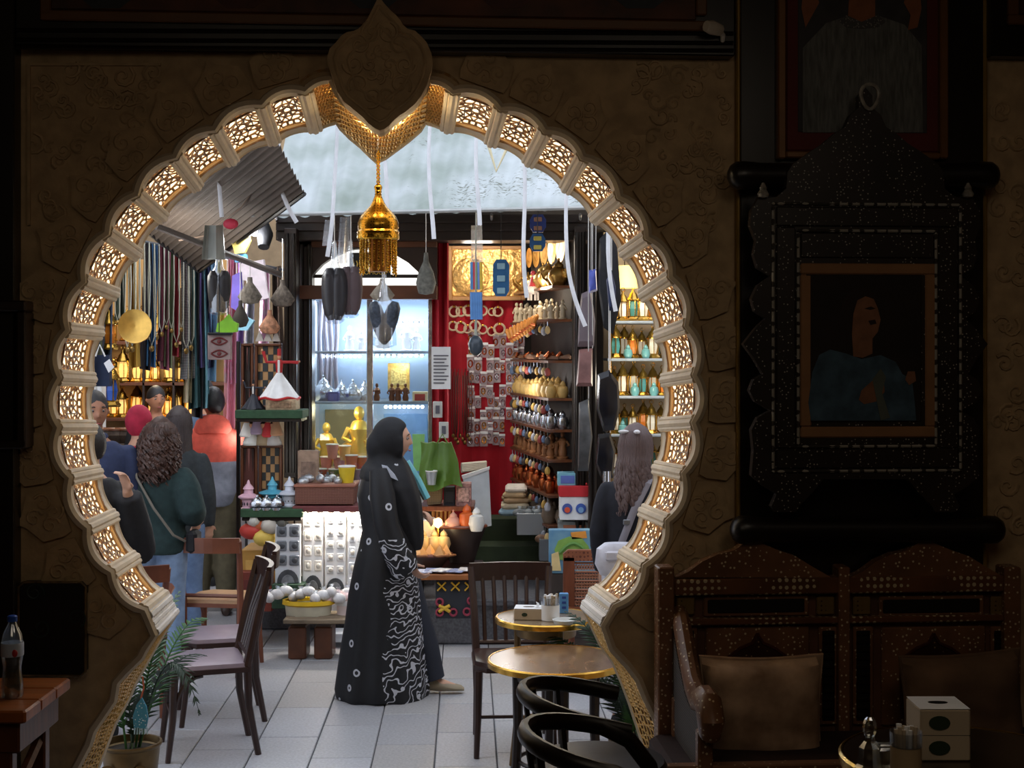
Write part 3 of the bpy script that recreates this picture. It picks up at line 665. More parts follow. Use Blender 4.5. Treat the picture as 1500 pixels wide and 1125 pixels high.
c = P(1386, 1100, 3.55); tissue_box('tall tan tissue carton with green oval emblem on the dark indoor table', (c.x, 3.62, t3z), (.126, .13, .13), 0, PAPER, TAN, 2)
c = P(775, 890, 6.92); tb = tissue_box('white and tan tissue box on the small outdoor table', (c.x, 6.95, t2z), (.14, .11, .055), -.1, PAPER, TAN)
g = G(); g.tube([Vector((c.x + .03, 6.93, t2z + .055)), Vector((c.x + .045, 6.93, t2z + .07)), Vector((c.x + .035, 6.92, t2z + .085))], [.014, .02, .003], 8, 0, True, .3); obj('tissue', g, PAPER, tb, True)
def straw_cup(label, c, r, h, m, n=16):
    t = thing('straw_cup', label, 'cup', c); c = Vector(c)
    g = G(); g.lathe([(.001, 0), (r * .9, 0), (r, .004), (r, h * .62), (r * .94, h * .62), (r * .86, .006), (.001, .006)], c, 20); obj('cup', g, m, t, True)
    g = G(); g.lathe([(r * 1.02, h * .62), (r * 1.05, h * .9), (r * 1.03, h * .9), (r * 1.0, h * .62), (r * 1.02, h * .62)], c, 20); obj('clear_sleeve', g, CLEAR, t, True)
    for i in range(n):
        a = R.random() * 2 * PI; q = r * .8 * R.random() ** .5; x = Vector((q * math.cos(a), q * math.sin(a), 0))
        g = G(); g.tube([c + x * .7 + Vector((0, 0, .01)), c + x + Vector((0, 0, h * R.uniform(.93, 1.03)))], .0042 * r / .03, 6); obj('straw', g, PAPER if i % 3 else TAN, t)
    return t
c = P(1327, 1090, 3.42); straw_cup('cream cup packed with paper straws on the dark indoor table', (c.x, 3.42, t3z), .037, .125, mat('cream_cup', (170, 146, 112), .5))
c = P(806, 890, 6.92); straw_cup('white cup of sugar sticks on the small outdoor table', (c.x, 6.9, t2z), .045, .125, WHITE)
# ashtray, saucer and blue carton on the outdoor table
c = P(826, 900, 6.92)
g = G(); g.lathe([(.001, 0), (.05, 0), (.06, .02), (.054, .02), (.045, .006), (.001, .006)], (c.x, 6.82, t2z), 20); tag(obj('ashtray', g, mat('white_china', (226, 230, 228), .3), None, True), 'shallow white dish on the small outdoor table, before the straw cup', 'dish')
c = P(824, 880, 7.0); t = thing('carton', 'small blue and white carton behind the straw cup', 'box', (c.x + .01, 7.09, t2z))
g = G(); g.bev((c.x + .01, 7.09, t2z + .05), (.045, .03, .10), .003); obj('box_body', g, mat('sky_blue', (88, 150, 206), .5), t)
for k in range(3): g = G(); g.bev((c.x + .01, 7.074, t2z + .03 + k * .025), (.02, .002, .012), .0005); obj('printed_patch', g, colmat((40, 70, 150)), t)
# glass cruet on its stand
c = Vector((P(1277, 1100, 3.45).x, 3.47, t3z)); GL2 = mat_clear('cut_glass', (236, 236, 230), .34, .1)
t = thing('cruet', 'faceted glass cruet with round stopper on the dark indoor table', 'cruet', c)
g = G(); g.lathe([(.001, 0), (.035, 0), (.038, .012), (.03, .02), (.026, .06), (.014, .075), (.012, .085), (.001, .085)], c, 8); obj('bottle_body', g, GL2, t)
g = G(); g.sph(c + Vector((0, 0, .108)), (.018, .018, .028), 10, 8); obj('stopper', g, GL2, t)
c = c + Vector((.045, .01, 0)); t = thing('glass_block', 'square clear glass holder beside the cruet', 'glass holder', c)
g = G(); g.bev(c + Vector((0, 0, .03)), (.06, .05, .06), .006); obj('block', g, GL2, t)
g = G(); g.bev(c + Vector((0, 0, .064)), (.05, .04, .008), .003); obj('block_lid', g, GL2, t)
# --- left: wooden table, bottle, dark board
zt = .95; x1 = -1.475
t = thing('side_table', 'orange-brown wooden table at the left wall carrying a water bottle', 'table', (-1.75, 4.55, .3))
OR = mat('honey_wood', (150, 84, 36), .35, 0, .3, 4, .05, stretch=(1, 8, 1))
for k in range(3): g = G(); g.bev((-1.79, 4.40 + .148 * k, zt - .02), (.62, .145, .04), .006); obj('plank', g, OR, t)
g = G(); g.bev((-1.79, 4.55, zt - .09), (.56, .38, .10), .006); obj('apron', g, BROWNWOOD, t)
for x in (-2.02, -1.56):
    for y in (4.39, 4.70): g = G(); g.bev((x, y, .60), (.05, .05, .6), .006); obj('leg', g, BROWNWOOD, t)
g = G(); g.tube([(-1.56, 4.38, .62), (-1.56, 4.72, .78)], .018, 6); obj('brace', g, BROWNWOOD, t)
c = Vector((P(18, 1000, 4.5).x, 4.5, zt)); t = thing('water_bottle', 'clear plastic water bottle with blue cap on wooden table', 'bottle', c)
PET = mat_clear('clear_bottle', (226, 234, 238), .3, .12)
g = G(); g.lathe([(.001, 0), (.030, 0), (.034, .008), (.034, .05), (.030, .075), (.028, .095), (.031, .115), (.034, .13), (.034, .175), (.030, .20), (.016, .228), (.013, .235), (.013, .244)], c, 20); obj('bottle_body', g, PET, t, True)
g = G(); g.lathe([(.001, .004), (.029, .004), (.031, .01), (.031, .05), (.028, .075), (.026, .095), (.001, .096)], c, 20); obj('water', g, mat_clear('water', (206, 214, 216), .12, .03), t, True)
g = G(); g.lathe([(.0345, .132), (.0352, .134), (.0352, .172), (.0345, .174)], c, 20); lb = obj('bottle_label', g, mat('label_pale', (176, 186, 204), .5), t, True)
g = G(); g.sph(c + Vector((.018, -.031, .145)), (.010, .004, .012), 8, 6); obj('red_mark', g, colmat((180, 40, 40)), lb, True)
g = G(); g.lathe([(.001, .240), (.0155, .240), (.0155, .256), (.012, .259), (.001, .259)], c, 16); obj('cap', g, mat('cap_blue', (40, 84, 180), .4), t, True)
t = thing('hanging_board', 'black rounded board with worn gold edge hung beside the bottle', 'board', WP(76, 988, -.03))
g = G(); q = [(34, 853), (118, 853), (125, 860), (125, 984), (118, 990), (34, 990), (27, 984), (27, 860)]; g.wprism(q, -.05, .05); obj('panel', g, mat('black_lacquer', (12, 14, 14), .4, 0, .5, 9), t)
q2 = [WL(a, b, -.05) for a, b in q]; g = G(); g.tube([WW(u, -.05, z) for u, z in q2 + q2[:1]], .005, 6); obj('edge_trim', g, mat('worn_gold', (96, 74, 40), .5, .4, .6, 30), t, True)
for x, y in ((50, 868), (112, 905), (60, 920)): g = G(); a_, b_ = WL(x, y, -.052); spiral(g, a_, b_, .035, 1.5, x, -.052, .004); obj('painted_scroll', g, mat('dim_green', (26, 40, 34), .5), t, True)
# --- bentwood tub chairs inside, by the step
def tub_chair(label, c, group=None):
    t = thing('tub_chair', label, 'chair', c); c = Vector(c)
    hoop = [c + Vector((.08, .25, .60))] + [c + Vector((-.24 * math.sin(a) , .24 * math.cos(a), .62 + .05 * math.sin(a))) for a in [i * PI / 14 for i in range(15)]] + [c + Vector((.08, -.24, .58)), c + Vector((.14, -.23, .5)), c + Vector((.16, -.19, .42))]
    g = G(); g.tube(hoop, .020, 10, 0, True, 1.3); obj('back_hoop', g, BLACKWOOD, t, True)
    g = G(); g.lathe([(.001, .42), (.21, .42), (.22, .435), (.21, .455), (.001, .46)], c, 24); obj('seat', g, BLACKWOOD, t, True)
    for i in range(5):
        a = PI * (.18 + .16 * i); g = G(); g.tube([c + Vector((-.20 * math.sin(a), .20 * math.cos(a), .44)), c + Vector((-.235 * math.sin(a), .235 * math.cos(a), .63 + .045 * math.sin(a)))], .009, 6); obj('spindle', g, BLACKWOOD, t, True)
    for sx_, sy in ((1, 1), (1, -1), (-1, 1), (-1, -1)): g = G(); g.tube([c + Vector((sx_ * .15, sy * .15, .43)), c + Vector((sx_ * .19, sy * .19, 0))], [.018, .013], 8); obj('leg', g, BLACKWOOD, t, True)
    return t
tub_chair('dark bentwood tub chair under the edge of the doorway table', (P(876, 1035, 4.5).x, 4.5, .3))
tub_chair('dark bentwood tub chair nearest the camera, cut by the picture bottom', (P(892, 1100, 4.02).x, 4.02, .3))
# --- brass lantern on its chain
c = P(552, 345, 5.75); c = WP(554, 340, .3); d_ = c.y; px = lambda n: n / F * d_
def zz(y): return CH - (y - HOR) / F * d_
t = thing('brass_lantern', 'pierced golden onion-dome lantern with bead fringe hanging in the archway', 'lantern', (c.x, c.y, zz(405)))
B0 = Vector((c.x, c.y, 0))
g = G(); g.lathe([(px(30), zz(345)), (px(31), zz(340)), (px(29), zz(337)), (px(30), zz(334)), (px(30), zz(326)), (px(26), zz(317)), (px(19), zz(309)), (px(13), zz(303)), (px(9), zz(296)), (px(5), zz(287)), (px(5), zz(284)), (px(2), zz(283))], B0, 24); obj('dome', g, mat_dots('pierced_gold', (226, 172, 66), (90, 60, 20), 90, .26, .25, .3, .9), t, True)
g = G(); g.lathe([(px(29), zz(352)), (px(31), zz(350)), (px(31), zz(344)), (px(28), zz(342))], B0, 24); obj('band', g, GOLD, t, True)
g = G(); g.sph(B0 + Vector((0, 0, zz(281))), px(5), 10, 8); g.sph(B0 + Vector((0, 0, zz(275))), px(6), 10, 8); obj('finial', g, GOLD, t, True)
g = G()
for i in range(18):
    z = zz(272) + (WL(552, 228, .45)[1] - zz(272)) * i / 18; a = (PI / 2) * (i % 2)
    g.tube([B0 + Vector((px(2.2) * math.cos(k) * math.cos(a), px(2.2) * math.cos(k) * math.sin(a), z + px(2.6) * math.sin(k))) for k in [j * 2 * PI / 8 for j in range(9)]], px(.9), 4)
obj('chain', g, GOLD, t)
for k in range(26):
    a = k * 2 * PI / 26; r = px(26); ln = 405 - 14 * abs(math.sin(k * 1.7)); g = G()
    z0_, z1_ = zz(352), zz(ln); n_ = 12
    for j in range(n_): g.sph(B0 + Vector((r * math.cos(a), r * math.sin(a), z0_ + (z1_ - z0_) * j / n_)), px(2.1), 6, 4)
    g.tube([B0 + Vector((r * math.cos(a), r * math.sin(a), z0_)), B0 + Vector((r * math.cos(a), r * math.sin(a), z1_))], px(.6), 4)
    obj('bead_string', g, GOLD, t, True)
g = G(); g.tube([B0 + Vector((0, 0, zz(352))), B0 + Vector((0, 0, zz(398)))], [px(12), px(14)], 10); obj('inner_glass', g, mat('amber_glass', (190, 130, 60), .3, .3), t, True)
# --- potted palms
POT = mat('pot_brass', (112, 92, 62), .4, .85, .3, 10, .1)
LEAF = mat('palm_leaf', (52, 96, 44), .5, 0, .3, 8); LEAFD = mat('palm_leaf_dark', (26, 52, 28), .5, 0, .3, 8); LEAFG = mat('palm_leaf_pale', (110, 138, 110), .5, 0, .25, 8)
def frond(base, tip, droop, wd, m, par, name='frond'):
    base, tip = Vector(base), Vector(tip); n = 16; ax = tip - base; side = ax.cross(Vector((0, 0, 1))).normalized()
    if side.length < .1: side = Vector((1, 0, 0))
    sp = [base.lerp(tip, i / n) + Vector((0, 0, droop * 4 * (i / n) * (1 - i / n))) for i in range(n + 1)]
    g = G(); g.tube(sp, [.006 * (1 - .8 * i / n) for i in range(n + 1)], 5)
    for i in range(3, n + 1):
        t = i / n; L_ = wd * math.sin(PI * min(1, .18 + .8 * t)) ** .7; d = (sp[i] - sp[i - 1]).normalized(); nn = side.cross(d).normalized()
        for s in (-1, 1):
            for o_ in (0, .5):
                b = sp[i] - d * (o_ * ax.length / n); e = b + (side * s * .8 + d * .62).normalized() * L_ + Vector((0, 0, -.25 * L_)); w_ = d * .0055
                m_ = (b + e) / 2 + Vector((0, 0, .03 * L_)); g.add([b - w_, b + w_, m_ + w_ * 1.2, e, m_ - w_ * 1.2, m_ + nn * .0025], [(0, 1, 2, 4), (4, 2, 3), (0, 1, 5), (1, 2, 5), (2, 3, 5), (3, 4, 5), (4, 0, 5)])
    return obj(name, g, m, par)
def potted_palm(label, c, r, h, fronds):
    t = thing('potted_palm', label, 'potted palm', c); c = Vector(c)
    g = G(); g.lathe([(.001, 0), (r * .72, 0), (r * .74, .01), (r * .94, h * .93), (r, h * .95), (r * 1.02, h * .98), (r, h), (r * .93, h), (r * .9, h * .9), (r * .8, h * .86)], c, 28); pot = obj('pot', g, POT, t, True)
    g = G(); g.lathe([(.001, h * .86), (r * .86, h * .86), (r * .86, h * .88), (.001, h * .9)], c, 18); obj('soil', g, mat('soil', (44, 36, 26), .95, 0, .4, 40, .5), pot)
    for s in (-1, 1):
        g = G(); q = c + Vector((s * r * .55, -r * .8, h * .62)); g.tube([q + Vector((.035 * math.sin(a), -.008, -.035 * math.cos(a))) for a in [i * 2 * PI / 14 for i in range(15)]], .005, 6); obj('ring_handle', g, POT, pot, True)
    for i, (tx, ty, d, dr, wd, m) in enumerate(fronds): frond(c + Vector((R.uniform(-.03, .03), R.uniform(-.03, .03), h * .85)), P(tx, ty, d), dr, wd, m, t)
    return t
c = P(192, 1086, 6.35)
pl = potted_palm('palm in a brass pot with ring handles left of the doorway', (c.x, 6.35, 0), .135, CH - 574 * 6.35 / F,
    [(262, 868, 6.5, .1, .10, LEAFG), (300, 905, 6.7, .16, .11, LEAF), (292, 1044, 6.25, .30, .10, LEAFD), (240, 925, 6.3, .1, .10, LEAF), (160, 1000, 6.35, .1, .09, LEAF), (180, 985, 6.5, .1, .08, LEAFD), (300, 960, 6.8, .14, .1, LEAFD), (215, 1010, 6.2, .06, .06, LEAFD)])
c = P(935, 1078, 6.5)
potted_palm('dark palm in a brass pot behind the doorway table, right side', (c.x, 6.55, 0), .145, CH - 566 * 6.5 / F,
    [(800, 930, 6.9, .12, .11, LEAFD), (830, 896, 6.8, .12, .10, LEAFD), (868, 902, 6.75, .1, .10, LEAF), (790, 945, 6.95, .16, .1, LEAFD), (905, 960, 6.6, .06, .10, LEAFD), (925, 985, 6.5, .06, .08, LEAFD), (890, 1000, 6.3, .06, .08, LEAFD), (960, 1010, 6.6, .06, .08, LEAFD), (930, 1020, 6.4, .05, .07, LEAF)])
# blue beaded charm hung on the palm
c = P(206, 1066, 6.15); t = thing('charm', 'turquoise beaded tassel charm hanging on the brass-potted palm', 'charm', c)
g = G(); g.prism([(-.03, 0), (-.034, .05), (-.018, .10), (.004, .13), (.024, .09), (.032, .04), (.024, -.004)], lambda a, b, k: c + Vector((a, .012 * k, b))); obj('beaded_body', g, mat_dots('turquoise_beads', (60, 140, 170), (210, 226, 230), 90, .24), t)
g = G(); g.tube([c + Vector((0, .006, .125)), c + Vector((.012, .006, .17)), c + Vector((.006, .01, .22))], .004, 5); obj('cord', g, colmat((170, 80, 40)), t)
for i in range(6): g = G(); g.tube([c + Vector((-.025 + .01 * i, .006, .004)), c + Vector((-.028 + .011 * i, .006, -.03))], .003, 5); obj('tassel', g, colmat((170, 200, 205)), t)
# ================= the alley and its shops =================
def proto(name, label, cat, group=None): return thing(name, label, cat, (0, 0, 0), group)
class Place:
    """puts the first thing itself, then copies of it"""
    def __init__(s, o): s.o, s.n = o, 0
    def __call__(s, loc, rz=0, scale=1, label=None):
        s.n += 1
        if s.n == 1:
            s.o.location = loc; s.o.rotation_euler = rz if isinstance(rz, tuple) else (0, 0, rz); s.o.scale = (scale,) * 3 if not isinstance(scale, tuple) else scale
            if label: s.o['label'] = label
            return s.o
        return copy_tree(s.o, loc, rz, label, None, scale)
def simple(name, g, m, label, cat, group=None, smooth=False): return tag(obj(name, g, m, None, smooth), label, cat, group)
def ppx(n, d): return n / F * d

# ---- white corrugated awning, its rail and the beam
AWN = mat('white_fibreglass', (226, 230, 232), .6, 0, .06, 6)
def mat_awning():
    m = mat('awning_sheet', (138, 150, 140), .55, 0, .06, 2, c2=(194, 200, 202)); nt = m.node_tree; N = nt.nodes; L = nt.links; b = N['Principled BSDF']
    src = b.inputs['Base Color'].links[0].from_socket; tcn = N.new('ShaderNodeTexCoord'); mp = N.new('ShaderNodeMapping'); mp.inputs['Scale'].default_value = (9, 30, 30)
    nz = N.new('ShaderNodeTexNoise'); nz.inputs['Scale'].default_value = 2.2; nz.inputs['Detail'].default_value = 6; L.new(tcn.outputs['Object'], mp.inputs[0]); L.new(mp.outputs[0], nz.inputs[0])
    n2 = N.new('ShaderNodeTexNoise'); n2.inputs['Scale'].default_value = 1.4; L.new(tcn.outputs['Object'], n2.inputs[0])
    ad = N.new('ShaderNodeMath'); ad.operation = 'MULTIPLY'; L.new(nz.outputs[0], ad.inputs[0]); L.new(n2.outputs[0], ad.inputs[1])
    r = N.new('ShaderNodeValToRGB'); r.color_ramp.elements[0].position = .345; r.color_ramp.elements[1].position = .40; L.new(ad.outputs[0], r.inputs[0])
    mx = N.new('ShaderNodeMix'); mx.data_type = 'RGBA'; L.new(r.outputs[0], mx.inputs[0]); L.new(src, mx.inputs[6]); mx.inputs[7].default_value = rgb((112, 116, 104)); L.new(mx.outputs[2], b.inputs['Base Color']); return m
t = thing('awning', 'white corrugated sheet awning spotted with debris over the centre shop', 'awning', P(628, 312, 9.4))
A0, A1, A2, A3 = P(392, 318, 9.4), P(872, 305, 9.1), P(905, 120, 10.6), P(436, 110, 10.7)
def aw(u, v):
    p = A0.lerp(A1, u).lerp(A3.lerp(A2, u), v); nrm = (A1 - A0).cross(A3 - A0).normalized()
    return p + nrm * (.014 * math.sin(u * 2 * PI * 15)) + Vector((0, 0, -.04 * math.sin(PI * v)))
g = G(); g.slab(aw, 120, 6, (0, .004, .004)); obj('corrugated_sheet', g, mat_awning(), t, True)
g = G(); g.tube([P(366, 315, 9.4), P(872, 304, 9.1)], .014, 8); obj('front_rail', g, mat('awning_rail', (176, 178, 176), .4, .4), t, True)
g = G(); 
for x in (405, 560, 720, 850): g.tube([P(x, 314, 9.35), P(x, 322, 10.2)], .010, 6)
obj('strut', g, GREY, t)
g = G(); g.tube([P(0, 152, 8.95) + Vector((-1.85, 0, 0)), Vector((3.99, 8.95, P(0, 152, 8.95).z))], .012, 8); simple('hanging_rail', g, GREY, 'long thin rail across the alley from which the white ribbons hang, mostly behind the arch', 'rail')
# ribbons hung from the rail
RIB = mat('white_ribbon', (226, 228, 232), .6)
def ribbon(x, y0, y1, d, bend, lab):
    n = 14; pts = []
    for i in range(n + 1):
        tt = i / n; xx = x + bend * max(0, tt - .62) ** 2 * 6 + 3 * math.sin(tt * 5 + x); pts.append(P(xx, y0 + (y1 - y0) * tt, d))
    g = G(); g.tube(pts, [.010 + .004 * (i / n) for i in range(n + 1)], 6, 0, True, .35)
    simple('ribbon', g, RIB, lab, 'ribbon', None, True)
for x, y0, y1, bd, lab in ((318, 150, 318, 6, 'short white ribbon above the hanging slippers, left of the awning'), (411, 150, 326, 24, 'white ribbon curling right at the left end of the awning'), (491, 150, 376, -12, 'white ribbon over the lunette, ending beside the hanging shoes'), (563, 150, 306, 2, 'white ribbon partly hidden behind the golden lantern'), (631, 150, 350, 2, 'white ribbon ending on the dark beam, right of the golden lantern'), (700, 150, 330, 0, 'white ribbon behind the hanging strip of pens'), (766, 150, 436, 10, 'long white ribbon in front of the gold picture, bending right'), (832, 200, 478, 26, 'longest white ribbon, curling at its foot before the right shelves'), (893, 150, 456, 12, 'white ribbon against the black hanging bags at right')):
    ribbon(x, y0, y1, 8.95, bd, lab)
g = G()
g.tube([P(706, 150, 8.94), P(714, 208, 8.94), P(727, 251, 8.94), P(745, 212, 8.94), P(756, 150, 8.94)], .011, 6)
simple('hanger', g, mat('pale_plastic', (226, 214, 176), .5), 'V-shaped pale plastic hanger below the arch, right of the lantern', 'hanger')
# beam and pillars of the shopfront
t = thing('shopfront', 'dark carved wooden shopfront beam and pillars under the white awning', 'shopfront', P(640, 900, 10.3))
for y0, y1, dd in ((314, 326, 0), (326, 338, .03), (338, 352, .06)): g = G(); g.fbox(404, y0, 872, y1, 10.12 + dd, .3); obj('beam', g, DARKWOOD, t)
for x0, x1, y0, y1, dd in ((416, 434, 334, 700, 10.05), (438, 457, 350, 740, 10.3), (842, 858, 332, 900, 10.0), (862, 874, 332, 900, 9.9)):
    g = G(); g.fbox(x0, y0, x1, y1, dd, .16); pl_ = obj('pillar', g, DARKWOOD, t)
    for k in (.25, .75): xx = x0 + (x1 - x0) * k; g = G(); g.tube([P(xx, y0 + 8, dd - .005), P(xx, y1 - 8, dd - .005)], .012, 6); obj('fluting', g, BLACKWOOD, pl_)
g = G(); g.fbox(437, 418, 640, 438, 10.26, .16); obj('transom', g, BROWNWOOD, t)
g = G(); g.fbox(437, 350, 640, 362, 10.3, .16); obj('transom', g, BROWNWOOD, t)
q = [(437, 362), (640, 362), (640, 419), (622, 419), (621, 412), (612, 398), (597, 384), (577, 372), (555, 365), (535, 363), (512, 366), (490, 375), (472, 387), (459, 401), (452, 414), (452, 419), (437, 419)]
g = G(); g.fprism(q, 10.32, .1); obj('spandrel', g, mat('spandrel_wood', (50, 32, 22), .5, 0, .3, 5), t)
LUN = mat('lunette_glass', (246, 244, 236), .5, 0, .05, emit=1.5)
q = [(452, 419), (452, 413), (459, 401), (472, 387), (490, 375), (512, 366), (535, 363), (555, 365), (577, 372), (597, 384), (612, 398), (621, 412), (621, 419)]
g = G(); g.fprism(q, 10.44, .03); ln_ = obj('lunette', g, LUN, t)
g = G(); g.fbox(452, 402, 621, 407, 10.40, .03); obj('glazing_bar', g, DARKWOOD, ln_)
# signboard with gold lettering (partly hidden by the lantern)
t = thing('signboard', 'small black board with gold lettering in the lit lunette', 'sign', P(541, 407, 10.36))
g = G(); g.fbox(512, 370, 572, 406, 10.36, .03); obj('board', g, BLK, t)
GP = mat('gold_paint', (214, 176, 72), .4, .3)
def text(s, px, py, d, hpx, m, par, name='lettering', wpx=None):
    cu = bpy.data.curves.new('t', 'FONT'); cu.body = s; cu.size = 1; cu.align_x = 'CENTER'; cu.extrude = .02
    to = bpy.data.objects.new('t', cu); COL.objects.link(to); dg = bpy.context.evaluated_depsgraph_get(); dg.update(); me = bpy.data.meshes.new_from_object(to.evaluated_get(dg)); bpy.data.objects.remove(to)
    vs = [v.co.copy() for v in me.vertices]; hh = max(v.y for v in vs) or 1; ww = max(v.x for v in vs) - min(v.x for v in vs); k = ppx(hpx, d) / hh; kx = ppx(wpx, d) / ww if wpx else k
    c = P(px, py, d); g = G(); g.add([c + Vector((v.x * kx, -v.z * .1 - .001, v.y * k)) for v in vs], [tuple(p.vertices) for p in me.polygons]); return obj(name, g, m, par)
text('EL GOMOUR', 541, 402, 10.355, 6, GP, t, 'lettering', 50)
g = G()
for i in range(9): xx = 517 + i * 5.6; g.tube([P(xx, 393, 10.35), P(xx + 1.5, 386, 10.35), P(xx - .5, 378 + 4 * (i % 3), 10.35)], .006, 5)
g.tube([P(515, 393, 10.35), P(530, 395, 10.35), P(548, 392, 10.35), P(568, 394, 10.35)], .006, 5); obj('calligraphy', g, GP, t)

# ---- display window with lit glass case
t = thing('display_case', 'tall glass display case lit cool blue between the dark pillars', 'display case', P(545, 742, 10.5))
VB = mat('case_back', (170, 196, 226), .6, 0, .12, 2); VW = mat('case_panel', (206, 214, 226), .5, 0, .12, 3)
g = G(); g.fbox(436, 432, 640, 720, 11.32, .04); obj('back_panel', g, VB, t)
for x0, x1 in ((440, 446), (632, 640)):
    g = G(); a, b = P(x0, 436, 10.5), P(x1, 720, 10.5); g.bev(((a.x + b.x) / 2, 10.92, (a.z + b.z) / 2), (b.x - a.x, .84, a.z - b.z), .004); obj('side_panel', g, VW, t)
for x0, x1 in ((456, 461), (537, 546), (627, 634)): g = G(); g.fbox(x0, 436, x1, 720, 10.5, .04); obj('mullion', g, SILVER, t)
for y in (516, 590, 716):
    for x0, x1 in ((461, 540), (542, 630)):
        g = G(); a, b = P(x0, y, 10.56), P(x1, y + 4, 10.56); g.bev(((a.x + b.x) / 2, 10.9, a.z), (b.x - a.x, .66, .02), .004); obj('shelf', g, mat('shelf_glass', (150, 160, 170), .25), t)
for x0, x1 in ((461, 537), (546, 627)): g = G(); g.fbox(x0, 437, x1, 716, 10.515, .006, 0, .001); obj('glass_pane', g, GLASS, t)
LED = glow('case_led', (226, 240, 255), 9); LEDY = glow('case_led_warm', (255, 236, 190), 6)
for y, x0, x1, m in ((473, 550, 622, LEDY), (521, 548, 622, LEDY), (596, 562, 622, LED), (522, 470, 530, LED)):
    sl = obj('light_rail', G().fbox(x0, y - 2, x1, y, 11.2, .02, 0, .001), SILVER, t)
    for k in range(9): g = G(); g.sph(P(x0 + (x1 - x0) * (k + .5) / 9, y, 11.19), .014, 6, 4); obj('led', g, m, sl)
for x in (466, 474, 481, 489): g = G(); g.grid(lambda u, v: P(x + 7 * u + 1.5 * math.sin(v * 9 + x), 440 + 145 * v, 11.2 + .04 * math.sin(u * 6)), 4, 8); g.grid(lambda u, v: P(x + 7 * u + 1.5 * math.sin(v * 9 + x), 440 + 145 * v, 11.22 + .04 * math.sin(u * 6)), 4, 8); obj('curtain', g, mat('grey_curtain', (196, 192, 204), .8), t, True)
g = G(); a, b = P(456, 722, 10.5), P(634, 722, 10.5); g.bev(((a.x + b.x) / 2, 10.92, (a.z + .49) / 2), (b.x - a.x, .8, a.z - .49), .01); obj('base', g, DARKWOOD, t)
g = G(); g.fbox(562, 606, 626, 700, 11.3, .03); obj('blue_panel', g, mat('blue_board', (130, 170, 214), .6, 0, .12, 6), t)
g = G(); g.fbox(476, 600, 532, 690, 11.28, .04); obj('olive_panel', g, mat('olive_board', (128, 122, 88), .6, 0, .2, 3), t)
lamp('AREA', 'case_light', P(500, 442, 10.9), 9, (.86, .93, 1), .5, (0, 0, 0)); lamp('AREA', 'case_light', P(588, 442, 10.9), 9, (.92, .95, 1), .5, (0, 0, 0))
lamp('POINT', 'case_bulb', P(505, 530, 10.8), 3.2, (.8, .9, 1), .05); lamp('POINT', 'case_bulb', P(590, 530, 10.8), 2.2, (1, .88, .6), .05); lamp('POINT', 'case_bulb', P(500, 600, 10.75), 3.5, (1, .86, .5), .05); lamp('POINT', 'case_bulb', P(590, 604, 10.8), 2.5, (.8, .9, 1), .05)
# goods in the case
def teapot(m, lab, group=None, par=True):
    t = proto('teapot', lab, 'teapot', group)
    g = G(); g.lathe([(.001, 0), (.04, 0), (.045, .01), (.07, .05), (.065, .085), (.035, .115), (.03, .12), (.001, .12)], n=16); obj('body', g, m, t, True)
    g = G(); g.lathe([(.033, .12), (.03, .135), (.012, .15), (.006, .16), (.01, .17), (.001, .178)], n=12); obj('lid', g, m, t, True)
    g = G(); g.tube([(.06, 0, .05), (.10, 0, .07), (.12, 0, .115)], [.014, .010, .006], 6); obj('spout', g, m, t, True)
    g = G(); g.tube([(-.05, 0, .1), (-.10, 0, .1), (-.105, 0, .05), (-.06, 0, .04)], .006, 6); obj('handle', g, m, t, True); return Place(t)
tp = teapot(SILVER, 'silver teapot on the middle shelf of the lit glass case', 'silver pots in the case')
for i, x in enumerate((474, 500, 517, 534)): tp(P(x, 590, 10.75 + .1 * (i % 2)), R.uniform(-.6, .6), 1.0 if i else 1.2, '%s silver teapot from the left on the lit glass case shelf' % nth(i))
def boxy(name, x0, y0, x1, y1, d, dep, m, lab, cat, trim=None):
    t = thing(name, lab, cat, P((x0 + x1) / 2, y1, d + dep / 2)); g = G(); g.fbox(x0, y0, x1, y1, d, dep); obj('body', g, m, t)
    if trim:
        g = G(); w_ = x1 - x0; h_ = y1 - y0; g.fbox(x0 + w_ * .15, y0 + h_ * .2, x1 - w_ * .15, y1 - h_ * .2, d - .004, .006, 0, .001); obj('front_panel', g, trim, t)
    return t
boxy('gift_box', 480, 574, 496, 590, 10.62, .08, mat('navy_box', (44, 60, 140), .4), 'dark blue gift box at the left of the glass case shelf', 'box', colmat((70, 84, 160)))
boxy('framed_plaque', 568, 532, 600, 572, 10.9, .03, mat('gilt_plaque', (222, 188, 116), .4, .4, .3, 40, .5), 'square gilt plaque glowing on the right shelf of the glass case', 'plaque', mat('gilt_relief', (232, 206, 140), .4, .5, .4, 60, .8))
boxy('book_stack', 604, 574, 626, 590, 10.65, .12, mat('cream_box', (226, 206, 160), .6), 'cream and red carton at the right end of the glass case shelf', 'carton', colmat((170, 60, 50)))
fig = []
def statuette(m, lab, group=None):
    t = proto('statuette', lab, 'statuette', group)
    g = G(); g.lathe([(.001, 0), (.032, 0), (.034, .012), (.022, .016), (.001, .018)], n=10); obj('plinth', g, m, t, True)
    g = G(); g.lathe([(.022, .016), (.026, .04), (.018, .075), (.026, .10), (.016, .118), (.008, .122), (.001, .122)], n=10); obj('torso', g, m, t, True)
    g = G(); g.sph((0, 0, .138), (.013, .014, .017), 8, 6); obj('head', g, m, t, True)
    for s in (-1, 1): g = G(); g.tube([(s * .024, 0, .102), (s * .036, -.01, .078), (s * .016, -.024, .07)], [.007, .006, .005], 6); obj('arm', g, m, t, True)
    return Place(t)
st = statuette(mat('white_alabaster', (240, 240, 240), .4), 'white statuette on the upper shelf of the glass case', 'white statuettes in the case')
